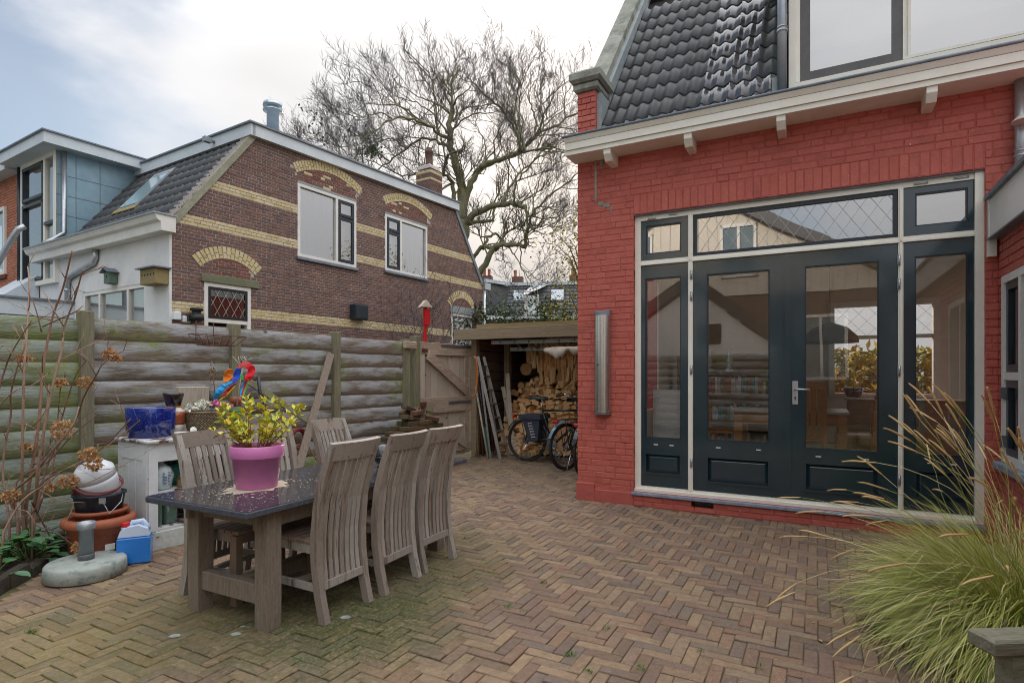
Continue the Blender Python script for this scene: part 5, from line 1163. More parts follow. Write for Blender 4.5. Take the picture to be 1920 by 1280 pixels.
def arch(x0, x1, zs_, rise, th, nb, half=False):
    "segmental arch of yellow bricks on edge"
    c = (x0 + x1) / 2; w = (x1 - x0) / 2; r = (w * w + rise * rise) / (2 * rise); zc = zs_ + rise - r; a = math.asin(min(1, w / r))
    arches.append((c, zc, r, th, a, zs_))
    for k in range(nb):
        t0 = -a + 2 * a * k / nb; t = t0 + a / nb; wd = 2 * a * (r + th / 2) / nb - .008
        for (ra, rb) in (((0, th),) if not half else ((((0, th * .48), (th * .52, th)) if k % 2 else ((0, th * .3), (th * .34, th))))):
            q = MB(); w2 = wd / 2; q.brick(-w2 * (r + ra) / (r + th / 2), w2 * (r + ra) / (r + th / 2), 0, .07, ra, rb, .004)
            key = ('arch', round(wd, 3), ra, rb)
            if key not in MESHES: MESHES[key] = q.mesh('arch_brick', m_yellow)
            place('arch_brick', MESHES[key], bh, (c + r * math.sin(t), -.009, zc + r * math.cos(t)), (0, t, 0))
def inarch(x, z):
    for c, zc, r, th, a, zs_ in arches:
        d = math.hypot(x - c, z - zc)
        if z > zs_ - .12 and abs(math.atan2(x - c, z - zc)) < a + .05 and d < r + th + .005: return True
    return False
ax = lambda px, py: B(px, py)
arch(ax(372, 500)[0] + .03, ax(480, 510)[0] - .02, ax(376, 500)[1], .22, .22, 17, True)
arch(ax(556, 328)[0], ax(673, 360)[0], ax(557, 326)[1] + .02, .24, .20, 26, True)
arch(ax(723, 388)[0], ax(806, 420)[0], ax(724, 384)[1] + .0, .24, .20, 24, True)
arch(ax(846, 575)[0], ax(885, 580)[0], ax(847, 573)[1] - .02, .28, .22, 17)
yel, brn, red = [], [], []
ch_ = .0612
def okb(a, c, z, zt):
    x0, x1 = max(slopeL(z), slopeL(zt)), min(slopeR(z), slopeR(zt))
    a, c = max(a, x0), min(c, x1)
    if c - a < .03: return []
    out = cut(wins)(a, c, z, zt)
    return [s_ for s_ in out if not all(inarch(xx, zz) for xx in s_ for zz in (z, zt))]
for r in courses(0, GXR, 1.3, 6.1, okb, ch=ch_, L=.22, J=.010, hj=.0105):
    z = (r[2] + r[3]) / 2
    if (2.43 < z < 2.67) or (3.97 < z < 4.17 and not False) or (4.735 < z < 4.925): yel.append(r)
    else: brn.append(r)
# brickwork under the arches
for (c, zc, r_, th, a, zs_), w in zip(arches, (W1, U1, U2, W4)):
    for q in courses(w[0], w[1], w[3] + .05, zs_ + .4, lambda a_, c_, z, zt: [(max(a_, c - math.sqrt(max(0, r_ ** 2 - (z - zc) ** 2)) - .02), min(c_, c + math.sqrt(max(0, r_ ** 2 - (z - zc) ** 2)) + .02))] if z < zc + r_ else [], ch=ch_, L=.22, J=.01): (yel if (R.random() < .12 and w in (U1, U2)) else red if R.random() < .6 else brn).append(q)
lay(bh, yel, m_yellow, BH, 'brick', 150, stuff='yellow_bricks', ch=.004); lay(bh, red, m_red2, BH, 'brick', 20, stuff='red_bricks', ch=.004); lay(bh, brn, m_brown, BH, 'brick', 150, stuff='brown_bricks', ch=.004)
# verge boards, top fascia, roof
b = MB(); b.prism([(slopeL(EZL - .0) - .06, EZL - .05), (TXL - .02, TZL + .06), (TXL + .07, TZL + .0), (0.05, EZL - .08)], -.03, .05); b.build('verge_board', M('pale_verge', (.33, .33, .24), (.26, .26, .19), rough=.8, scale=4), bh)
b = MB(); b.prism([(GXR + .04, EZR - .05), (TXR + .02, TZR + .06), (TXR - .05, TZR + .0), (GXR - .06, EZR - .08)], -.03, .05); b.build('verge_board', m_lead, bh)
b = MB(); b.prism([(TXL - .06, TZL + .0), (TXR + .08, TZR - .02), (TXR + .08, TZR + .19), (TXL - .06, TZL + .22)], -.10, -.003); b.build('fascia', m_bluewhite, bh)
b = MB(); b.box(TXL - .10, TXL - .0, -.1, 9, TZL + .0, TZL + .22); b.build('fascia', m_bluewhite, bh)
b = MB(); b.prism([(TXL - .14, TZL + .222), (TXR + .12, TZR + .192), (TXR + .12, TZR + .225), (TXL - .14, TZL + .255)], -.14, 9); b.build('flat_roof', m_lead, bh)
b = MB(); b.box(.16, .26, .28, 5.3, -.15, 3.9); b.box(GXR - .28, GXR, .28, 9, -.1, 4.1); b.add([(0.06, .03, EZL - .08), (TXL, .03, TZL - .1), (TXL, 9, TZL - .1), (.06, 9, EZL - .08)], [(0, 1, 2, 3)]); b.add([(GXR - .06, .03, EZR - .08), (TXR, .03, TZR - .08), (TXR, 9, TZR - .08), (GXR - .06, 9, EZR - .08)], [(3, 2, 1, 0)])
b.build('inner_shell', m_dark, bh)
sa = math.atan2(TZL - EZL, TXL); SLn = math.hypot(TZL - EZL, TXL)
tmC = tile_mesh(w=.252, L=.345, a=.014, m=m_tile); pvt = bpy.data.objects
nr = 8
for r_ in range(nr):
    for c_ in range(17):
        d = r_ * SLn / nr - .03; y = .12 + c_ * .248; x = d * math.cos(sa); z = EZL + d * math.sin(sa) + .02
        if c_ >= 9 and c_ <= 11 and 3 <= r_ <= 6: continue
        if y > 4.3: continue
        o = place('roof_tile', tmC, bh, (x, y, z)); o.rotation_euler = Matrix(((0, math.cos(sa), -math.sin(sa)), (-1, 0, 0), (0, math.sin(sa), math.cos(sa)))).to_euler()
def slab_on_roof(name, y0, y1, d0, d1, up, m, parent, t=.03):
    c, s_ = math.cos(sa), math.sin(sa); q = MB()
    vs = []
    for u in (up - t, up):
        for d, y in ((d0, y0), (d1, y0), (d1, y1), (d0, y1)): vs.append((d * c - u * s_, y, EZL + d * s_ + u * c))
    q.add(vs, [(0, 1, 2, 3), (7, 6, 5, 4), (0, 4, 5, 1), (1, 5, 6, 2), (2, 6, 7, 3), (3, 7, 4, 0)]); return q.build(name, m, parent)
sk = slab_on_roof('roof_window', 2.3, 3.15, 2.95 * SLn / nr, 7.0 * SLn / nr, .05, m_zincgrey, bh, .08)
slab_on_roof('pane', 2.37, 3.08, 3.15 * SLn / nr, 6.6 * SLn / nr, .062, M('skylight_glass', (.34, .50, .56), (.42, .58, .63), rough=.08, bump=0, coat=1., var=.1), sk, .008)
slab_on_roof('lower_flashing', 2.25, 3.2, 2.6 * SLn / nr, 3.0 * SLn / nr, .055, m_shedpale, sk, .02)
# eaves cornice and white front
b = MB(); prof = [(-.34, EZL + .02), (-.30, EZL - .07), (-.24, EZL - .10), (-.23, EZL - .24), (.0, EZL - .24), (.0, EZL + .02)]
b.prism(prof, -.12, 5.25); b.build('eaves_cornice', m_white, bh)
b = MB(); b.box(-.36, .02, -.14, 5.27, EZL + .021, EZL + .045); b.build('gutter_lining', m_zincgrey, bh)
fhx = lambda px, py: BH.hitx(px, py, 0)
fw = (fhx(278, 540)[0], fhx(160, 560)[0], 1.85, fhx(220, 540)[1])
b = MB(); wall_holes(b, -5.25, -.0, -.1, EZL - .2, [(-fw[1], -fw[0], fw[2], fw[3])], -.045, -.003)
Mz = Matrix.Rotation(math.pi / 2, 4, 'Z')                     # wall-local (x along, y depth) to the front face x = 0
Mf = Matrix(((0, 1, 0, 0), (-1, 0, 0, 0), (0, 0, 1, 0), (0, 0, 0, 1)))
b.v = [tuple(Mf @ Vector(v)) for v in b.v]; b.build('rendered_front', m_render, bh)
def front_window(parent, y0, y1, z0, z1, mulls, x=-.02, m=m_white, glass=m_glassblue, t=.07):
    "window in a face that looks along -x"
    b = MB(); X0, X1 = x, x + .08
    b.box(X0, X1, y0, y0 + t, z0, z1); b.box(X0, X1, y1 - t, y1, z0, z1); b.box(X0, X1, y0 + t, y1 - t, z0, z0 + t); b.box(X0, X1, y0 + t, y1 - t, z1 - t, z1)
    for ym in mulls: b.box(X0 + .002, X1, ym - t / 2, ym + t / 2, z0 + t, z1 - t)
    o = b.build('window', m, parent); ys_ = [y0 + t] + [v for ym in mulls for v in (ym - t / 2, ym + t / 2)] + [y1 - t]
    for k in range(0, len(ys_), 2):
        q = MB(); q.quad((x + .05, ys_[k], z0 + t), (x + .05, ys_[k], z1 - t), (x + .05, ys_[k + 1], z1 - t), (x + .05, ys_[k + 1], z0 + t)); q.build('pane', glass, o)
    return o
front_window(bh, fw[0], fw[1], fw[2], fw[3], [fhx(243, 560)[0], fhx(190, 560)[0]], -.035)
q = MB(); q.box(.1, .12, fw[0] - .1, fw[1] + .1, 1.7, 3.2); q.build('net_curtain', m_curtain, bh)
b = MB(); ya, yb = fhx(190, 480)[0], fhx(137, 505)[0]
b.tube([(-.10, ya, EZL - .22), (-.10, ya, EZL - .40), (-.10, ya + .06, EZL - .48), (-.10, yb - .1, EZL - .66), (-.10, yb, EZL - .76), (-.10, yb, .1)], .05, 10); b.tube([(-.1, yb, EZL - .95), (-.1, yb, EZL - .9)], .06, 10); b.build('downpipe', m_galv, bh)
# gable windows
def gable_window(w, split, casement, glassL, sill=True):
    x0, x1, z0, z1 = w; t = .065
    o = winframe(bh, x0, x1, z0, z1, -.004, t, (split,), (), m_white, .1)
    side = (split + t / 2, x1 - t) if casement == 'r' else (x0 + t, split - t / 2); main = (x0 + t, split - t / 2) if casement == 'r' else (split + t / 2, x1 - t)
    zt_ = z1 - t; zm = zt_ - (zt_ - z0 - t) * .27
    for (za, zb2) in ((zm + .012, zt_ - .012), (z0 + t + .012, zm - .012)):
        sash(o, side[0] + .012, side[1] - .012, za, zb2, -.012, .06, m_navy2, glassL)
    pane(o, main[0], main[1], z0 + t, z1 - t, .05, glassL)
    c = MB(); nf = 40; xs_ = [main[0] + (main[1] - main[0]) * i / nf for i in range(nf + 1)]
    for i in range(nf): c.quad((xs_[i], .085 + .006 * math.sin(i * .9 + math.sin(i * 2.7)), z0), (xs_[i + 1], .085 + .006 * math.sin(i * .9 + .9 + math.sin(i * 2.7 + 2.7)), z0), (xs_[i + 1], .085 + .006 * math.sin(i * .9 + .9 + math.sin(i * 2.7 + 2.7)), z1), (xs_[i], .085 + .006 * math.sin(i * .9 + math.sin(i * 2.7)), z1))
    c.build('curtain', m_curtain, o)
    c = MB(); c.box(side[0], side[1], .16, .17, z0, z1); c.build('blind', m_vasecream if casement == 'r' else m_curtain, o)
    if sill: s_ = MB(); s_.box(x0 - .03, x1 + .03, -.06, .02, z0 - .07, z0 - .004, ch=.008); s_.build('window_sill', m_lead, o)
    l = MB(); l.box(x0, x1, -.008, .05, z1 + .003, z1 + .05); l.build('lintel', m_cementblue, o)
    return o
gable_window(U1, B(632, 400)[0], 'r', m_glassblue); gable_window(U2, B(752, 450)[0], 'l', m_glassblue)
o = winframe(bh, W1[0], W1[1], W1[2], W1[3], -.004, .07, (), ((W1[0] + .07, W1[1] - .07, B(430, 603)[1]),), m_white, .1)
x0, x1, z0, z1 = W1[0] + .07, W1[1] - .07, B(430, 603)[1] + .04, W1[3] - .07
sash(o, x0, x1, z0, z1, -.01, .05, m_black, GL('dark_leaded_glass', .12, (.9, .9, .9))); diamonds(x0 + .05, x1 - .05, z0 + .05, z1 - .05, .165, .30, -.002, .0045).build('lead_came', m_vasecream, o)
q = MB(); q.box(W1[0] - .06, W1[1] + .16, -.035, .04, W1[3] + .004, W1[3] + .145, ch=.005); q.build('lintel', M('mossy_lintel', (.20, .20, .13), (.15, .16, .10), rough=.85), bh)
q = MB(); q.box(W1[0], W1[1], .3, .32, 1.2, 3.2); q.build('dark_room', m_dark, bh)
o = winframe(bh, W4[0], W4[1], W4[2], W4[3], -.004, .08, (), (), m_white, .1); pane(o, W4[0] + .08, W4[1] - .08, W4[2], W4[3] - .08, .04, m_glassblue)
q = MB(); q.box(W4[0], W4[1], .14, .15, 1.2, W4[3]); q.build('net_curtain', m_curtain, o)
q = MB(); q.box(W4[0] - .05, W4[1] + .05, -.03, .04, W4[3] + .004, W4[3] + .2); q.build('lintel', m_cementblue, bh)
q = MB(); q.box(.3, GXR - .3, .9, .95, .5, 3.9); q.box(TXL + .05, TXR - .05, .9, .95, 3.9, 5.9); q.build('inner_wall', m_interior, bh)
# fittings on the gable
x0, z1 = B(656, 570); x1, z0 = B(681, 601)
q = MB(); q.box(x0, x1, -.16, 0, z0, z1, ch=.012); q.box(x0 + .03, x1 - .03, -.175, -.161, z0 + .02, z1 - .02, ch=.006); q.build('extractor_box', m_navy2, bh)
x, z = B(361, 590); q = MB(); q.lathe([(.02, .12), (.10, .11), (.11, .07), (.07, .05), (.07, .0), (.11, -.02), (.12, -.09), (.06, -.13), (.01, -.13)], 14, (x, -.13, z)); q.box(x - .13, x - .02, -.12, 0, z - .12, z - .02); q.build('wall_light', m_black, bh)
x, z = B(329, 592); q = MB(); q.box(x - .06, x + .06, -.07, 0, z - .07, z + .07, ch=.01); x, z = B(347, 599); q.box(x - .07, x + .07, -.06, 0, z - .06, z + .06, ch=.02); q.build('socket_box', m_whiteplastic, bh)
# flue and chimney
q = MB(); zb_ = 6.15; q.lathe([(.125, 0), (.125, .86), (.2, .88), (.205, .9), (.13, .92), (.13, .97), (.2, .975), (.205, 1.0), (.19, 1.06), (.03, 1.08)], 22, (2.52, .8, zb_)); q.lathe([(.2, 0), (.2, .06), (.13, .1)], 18, (2.52, .8, zb_ + .02)); q.build('flue', m_flue, bh)
cx_, cy_ = 7.95, 1.0
q = MB(); q.box(cx_ - .27, cx_ + .27, cy_ - .27, cy_ + .27, 6.1, 7.36); q.lathe([(.36, 0), (.30, .1), (.12, .2)], 4, (cx_, cy_, 7.42), Matrix.Translation((cx_, cy_, 0)) @ Matrix.Rotation(.785, 4, 'Z') @ Matrix.Translation((-cx_, -cy_, 0)), smooth=False); chm = q.build('chimney', m_mortar, bh)
rects = courses(-.27, .27, 6.15, 7.36, cut([]), ch=.066, L=.21)
for s_, (A_, dxy) in enumerate(((0, (0, -.27)), (-math.pi / 2, (-.27, 0)), (math.pi / 2, (.27, 0)))):
    for mm, sel in ((m_brown, lambda z: not (7.08 < z < 7.15 or z > 7.29)), (m_yellow, lambda z: 7.08 < z < 7.15 or z > 7.29)):
        q = MB()
        for r in rects:
            if sel((r[2] + r[3]) / 2): q.brick(r[0], r[1], -.012, .02, r[2], r[3], .004, R.random())
        T = Matrix.Translation((cx_ + dxy[0], cy_ + dxy[1], 0)) @ Matrix.Rotation(A_, 4, 'Z'); q.v = [tuple(T @ Vector(v)) for v in q.v]; q.build('chimney_bricks', mm, chm, kind='stuff')
q = MB(); q.lathe([(.13, 0), (.11, .05), (.1, .34), (.13, .36), (.13, .42), (.08, .44), (.1, .5), (.02, .53)], 14, (cx_, cy_, 7.6)); q.build('chimney_pot', m_brown, chm)
q = MB(); q.tube([(-.1, 1.1, TZL + .1), (-.22, 1.1, TZL + .12)], .03, 6); q.box(-.32, -.18, 1.05, 1.15, TZL + .05, TZL + .15)
q.v = [(x + TXL, y, z) for x, y, z in q.v]; q.build('security_light', m_zincgrey, bh)
q = MB(); q.tube([(GXR + .06, -.02, .5), (GXR + .06, -.02, 4.15)], .05, 8); q.box(GXR - .0, GXR + .3, -.1, .3, 4.0, 4.2); q.build('downpipe', m_galv, bh)
# ------------------------------------------------------------------ bird boxes on the white front
def front_pt(px, py, x=-.1): y, z = BH.hitx(px, py, x); p = BH.w(x, y); return (p.x, p.y, z)
bx_ = thing('bird_box', 'small green bird box with a pitched roof on the white wall', 'bird box', front_pt(210, 518), BH.a - math.pi / 2)
q = MB(); q.box(-.11, .11, -.09, .06, -.14, .06); q.build('body', M('mossgreen_paint', (.10, .16, .12), (.13, .19, .15), rough=.7), bx_)
q = MB(); q.prism([(-.17, .06), (0, .15), (.17, .06), (.15, .05), (0, .13), (-.15, .05)], -.15, .08); q.build('roof', m_lead, bx_); q = MB(); q.tube([(0, -.094, -.02), (0, -.088, -.02)], .022, 10); q.build('hole', m_black, bx_)
bx_ = thing('bird_box', 'wide wooden sparrow box with a row of holes on the white wall corner', 'bird box', front_pt(291, 520, -.14), BH.a - math.pi / 2)
q = MB(); q.box(-.25, .25, -.12, .10, -.13, .13, ch=.004); q.build('body', m_shedpale, bx_); q = MB(); q.box(-.31, .31, -.18, .12, .132, .155); q.build('roof', m_lead, bx_)
q = MB()
for k in range(5): q.tube([(-.19 + k * .095, -.1235, .03), (-.19 + k * .095, -.118, .03)], .02, 10)
q.build('holes', m_black, bx_)
# ------------------------------------------------------------------ neighbouring orange house with the tall bay
oh_ = thing('orange_house', 'orange brick terraced house with a zinc clad bay and tall windows', 'house', (BH.o.x, BH.o.y, 0), BH.a)
y0b, y1b = 4.3, 6.1; ZB0, ZB1 = 3.3, 6.28
fz = lambda px, py: BH.hitx(px, py, -.12)
q = MB(); q.box(-.10, 1.6, y0b, y0b + .04, 3.9, ZB1 - .2); q.build('cheek', m_zinc, oh_)
q = MB()
for k in range(4): z = 4.3 + k * .42; q.box(-.095, 1.6, y0b - .006, y0b - .001, z, z + .01)
for xx in (.25, .7): q.box(xx, xx + .01, y0b - .006, y0b - .001, 4, 6.05)
q.build('seam', m_lead, oh_)
q = MB(); q.box(-.42, 1.6, y0b - .32, y1b + .3, ZB1 - .22, ZB1); q.build('fascia', m_bluewhite, oh_)
q = MB(); q.box(-.46, 1.65, y0b - .36, y1b + .34, ZB1 + .001, ZB1 + .03); q.build('flat_roof', m_lead, oh_)
o = front_window(oh_, y0b, y1b, ZB0, ZB1 - .22, [fz(82, 400)[0]], -.12, m_cream, GL('bay_glass', .42, (.8, .88, .9), 0, .1), .1)
q = MB(); q.box(-.125, -.03, y0b + .1, fz(82, 400)[0], 4.55, 4.62); q.build('dark_rail', m_navy2, o)
q = MB(); yy0, yy1 = fz(82, 400)[0] + .05, y1b - .1
for (za, zb2) in ((5.2, ZB1 - .34), (ZB0 + .12, 5.12)):
    q.box(-.13, -.05, yy0, yy0 + .06, za, zb2); q.box(-.13, -.05, yy1 - .06, yy1, za, zb2); q.box(-.13, -.05, yy0, yy1, za, za + .06); q.box(-.13, -.05, yy0, yy1, zb2 - .06, zb2)
q.build('sash', m_navy2, o)
q = MB(); q.box(.3, .32, y0b + .1, y1b, 3.2, 6.1); q.build('curtain', m_curtain, oh_)
q = MB(); q.tube([(.02, y0b - .06, ZB1 - .25), (.02, y0b - .06, 4.35), (-.2, y0b - .1, 4.15), (-.35, y0b - .1, 4.05)], .045, 10); q.build('downpipe', m_galv, oh_)
ob = (6.3, 14.0); ow = (7.25, 8.6, 3.75, 5.35)
q = MB(); wall_holes(q, -ob[1], -y1b, -.1, 6.05, [(-ow[1], -ow[0], ow[2], ow[3])], -.005, .25); q.v = [tuple(Mf @ Vector(v)) for v in q.v]; q.build('wall', m_mortar, oh_)
q = MB()
for r in courses(-10.5, -y1b, 1.8, 6.05, cut([(-ow[1], -ow[0], ow[2], ow[3])]), ch=.0635, L=.22): q.brick(r[0], r[1], -.017, .02, r[2], r[3], .004, R.random())
q.v = [tuple(Mf @ Vector(v)) for v in q.v]; q.build('bricks', m_orange, oh_, kind='stuff')
front_window(oh_, ow[0], ow[1], ow[2], ow[3], [], -.06, m_white, GL('side_glass', .42, (.8, .88, .9), 0, .1), .09)
q = MB(); q.box(.3, .32, ow[0], ow[1], 3.6, 5.5); q.build('curtain', m_curtain, oh_)
q = MB(); q.box(-.06, .0, ow[0] - .05, ow[1] + .05, ow[2] - .1, ow[2] - .003); q.build('window_sill', m_rust, oh_)
yp = BH.hitx(37, 430, -.08)[0]; q = MB(); q.tube([(-.08, yp, 2.9), (-.08, yp, 6.1)], .05, 10); q.build('downpipe', m_navy2, oh_)
q = MB(); q.box(-.3, .3, y1b + .32, ob[1], 6.0, 6.22); q.build('gutter', m_bluewhite, oh_)
q = MB(); q.box(-.28, 6, y1b + .34, ob[1], 6.22, 6.28); q.build('flat_roof', m_lead, oh_)
# low white outbuilding
an = thing('low_outbuilding', 'low flat roofed white outbuilding behind the left end of the fence', 'outbuilding', (BH.o.x, BH.o.y, 0), BH.a)
q = MB(); q.box(-5.2, -.06, 3.75, 6.2, -.1, 2.5); q.build('wall', m_render, an); q = MB(); q.box(-5.3, -.05, 3.6, 6.3, 2.52, 2.82); q.build('fascia', m_bluewhite, an); q = MB(); q.box(-5.35, -.05, 3.55, 6.3, 2.822, 2.86); q.build('roof_edge', m_lead, an)
pp_ = thing('flue_pipe', 'bent galvanised pipe rising behind the low outbuilding', 'pipe', (0, 0, 0))
q = MB(); q.tube([at(-60, 575, 11.), at(-8, 500, 11.), at(24, 445, 11.), at(34, 430, 11.), at(47, 424, 11.05)], .055, 10); q.build('pipe', m_galv, pp_)
wv = thing('small_lean_to', 'grey sloping lean-to roof beside the orange house', 'lean-to', (BH.o.x, BH.o.y, 0), BH.a)
q = MB(); q.add([(-.9, 5.3, 2.85), (-.05, 5.3, 3.55), (-.05, 6.6, 3.55), (-.9, 6.6, 2.85), (-.9, 5.3, 2.8), (-.05, 5.3, 2.8), (-.05, 6.6, 2.8), (-.9, 6.6, 2.8)], [(0, 1, 2, 3), (4, 5, 1, 0), (6, 7, 3, 2), (7, 4, 0, 3)]); q.build('roof', m_bluewhite, wv)
# red bird feeder on its post
rf = thing('bird_feeder', 'red bird feeder post with a small grey pitched roof behind the gate', 'bird feeder', at(797, 700, 9.5).xy.to_3d(), .5)
q = MB(); q.box(-.024, .024, -.024, .024, 0, 2.55); q.build('post', m_redplastic, rf); q = MB(); q.box(-.015, .075, -.045, .045, 2.2, 2.47, ch=.008); q.build('seed_box', m_redplastic, rf)
q = MB(); q.prism([(-.10, 2.5), (0, 2.62), (.10, 2.5)], -.08, .08); q.build('roof', m_gate, rf)
# ------------------------------------------------------------------ far houses
fr_ = thing('far_house', 'distant slate roofed house with a white dormer beyond the shed', 'house', at(950, 700, 34).xy.to_3d(), -.13)
ez = CH + (700 - 594) / F * 34; tz = CH + (700 - 530) / F * 34
q = MB(); q.box(-4.5, 14, .3, 8, 0, ez - .1); q.build('wall', m_brown, fr_)
q = MB(); q.add([(-.1, 0, ez), (14, 0, ez), (14, 1.3, tz), (-.1, 1.3, tz)], [(0, 1, 2, 3)]); q.add([(-.1, 0, ez), (-.1, 1.3, tz), (-1.8, -1.2, tz), (-3.2, -2.5, ez)], [(0, 1, 2, 3)])
q.add([(-.1, 1.3, tz), (14, 1.3, tz), (14, 8, tz + .2), (-5, 8, tz + .2), (-5, -1.2, tz), (-1.8, -1.2, tz)], [(0, 1, 2, 3, 4, 5)]); q.build('roof', m_tilefar, fr_)
tl = MB()
for r_ in range(9):
    for c_ in range(46):
        u = r_ / 9; x = -.05 + c_ * .235; tl.add([(x, 1.3 * u - .03, ez + (tz - ez) * u + .03), (x + .21, 1.3 * u - .03, ez + (tz - ez) * u + .02), (x + .21, 1.3 * (u + .11), ez + (tz - ez) * (u + .11)), (x, 1.3 * (u + .11), ez + (tz - ez) * (u + .11) + .01)], [(0, 1, 2, 3)], R.random())
tl.build('roof_tiles', m_tile, fr_, kind='stuff')
q = MB(); q.box(-.1, 14, -.12, .1, ez - .14, ez + .0); q.box(-.1, 14, 1.2, 1.42, tz + .0, tz + .2); q.build('gutter', m_bluewhite, fr_)
q = MB(); q.prism([(-.1, tz), (-2.0, tz), (-2.0, tz + .2), (-.1, tz + .2)], -.1, .1, M=Matrix.Translation((0, 1.2, 0)) @ Matrix.Rotation(.9, 4, 'Z')); q.prism([(-.1, ez - .14), (-4.0, ez - .14), (-4.0, ez), (-.1, ez)], -.1, .1, M=Matrix.Rotation(.68, 4, 'Z')); q.build('gutter', m_bluewhite, fr_)
dq = MB(); xa, xb = 1.22, 1.78; dq.box(xa, xb, -.02, .04, ez + .1, ez + 1.25); dq.add([(xa, .0, ez + .1), (xb, .0, ez + .1), (xb, .0, ez + 1.3), (xb, 1.3, ez + 1.9), (xa, .0, ez + 1.3), (xa, 1.3, ez + 1.9), (xb, 1.0, ez + 1.3), (xa, 1.0, ez + 1.3)], [(1, 6, 3, 2), (0, 4, 5, 7)]); dq.box(xa - .15, xa - .02, -.1, .0, ez + .05, ez + 1.3); dq.box(xb + .02, xb + .15, -.1, .0, ez + .05, ez + 1.3)
dq.add([(xa - .25, -.15, ez + 1.28), (xa + .1, -.15, ez + 1.34), (xb + .6, 1.2, ez + 2.05), (xa + .1, 1.2, ez + 2.0)], [(0, 1, 2, 3)]); do_ = dq.build('dormer', m_white, fr_)
q = MB(); q.quad((xa + .06, -.03, ez + .16), (xb - .06, -.03, ez + .16), (xb - .06, -.03, ez + 1.2), (xa + .06, -.03, ez + 1.2)); q.build('pane', m_curtain, do_)
for xa in (.3, 2.6):
    q = MB(); c = (tz - ez) / 1.3; q.add([(xa, .62, ez + .62 * c + .08), (xa + .75, .62, ez + .62 * c + .08), (xa + .75, 1.05, ez + 1.05 * c + .08), (xa, 1.05, ez + 1.05 * c + .08)], [(0, 1, 2, 3)]); q.build('roof_window', m_bluewhite, fr_)
for x, y, pots in ((-1.55, 2.0, 2), (.35, 2.6, 1), (4.0, 2.5, 1)):
    q = MB(); q.box(x - .35, x + .35, y - .3, y + .3, tz - .3, tz + .75)
    c_ = q.build('chimney', m_brown, fr_)
    for k in range(pots): q = MB(); q.lathe([(.12, 0), (.09, .1), (.09, .4), (.12, .45)], 8, (x - .15 + .3 * k, y, tz + .75)); q.build('chimney_pot', m_terra, c_)
for xa in (.9 - 2.2, 3.2):
    q = MB(); q.box(xa, xa + 1.1, .25, .29, ez - 1.4, ez - .35); w = q.build('window', m_white, fr_); q = MB(); q.quad((xa + .1, .24, ez - 1.3), (xa + 1., .24, ez - 1.3), (xa + 1., .24, ez - .45), (xa + .1, .24, ez - .45)); q.build('pane', m_navy2, w)
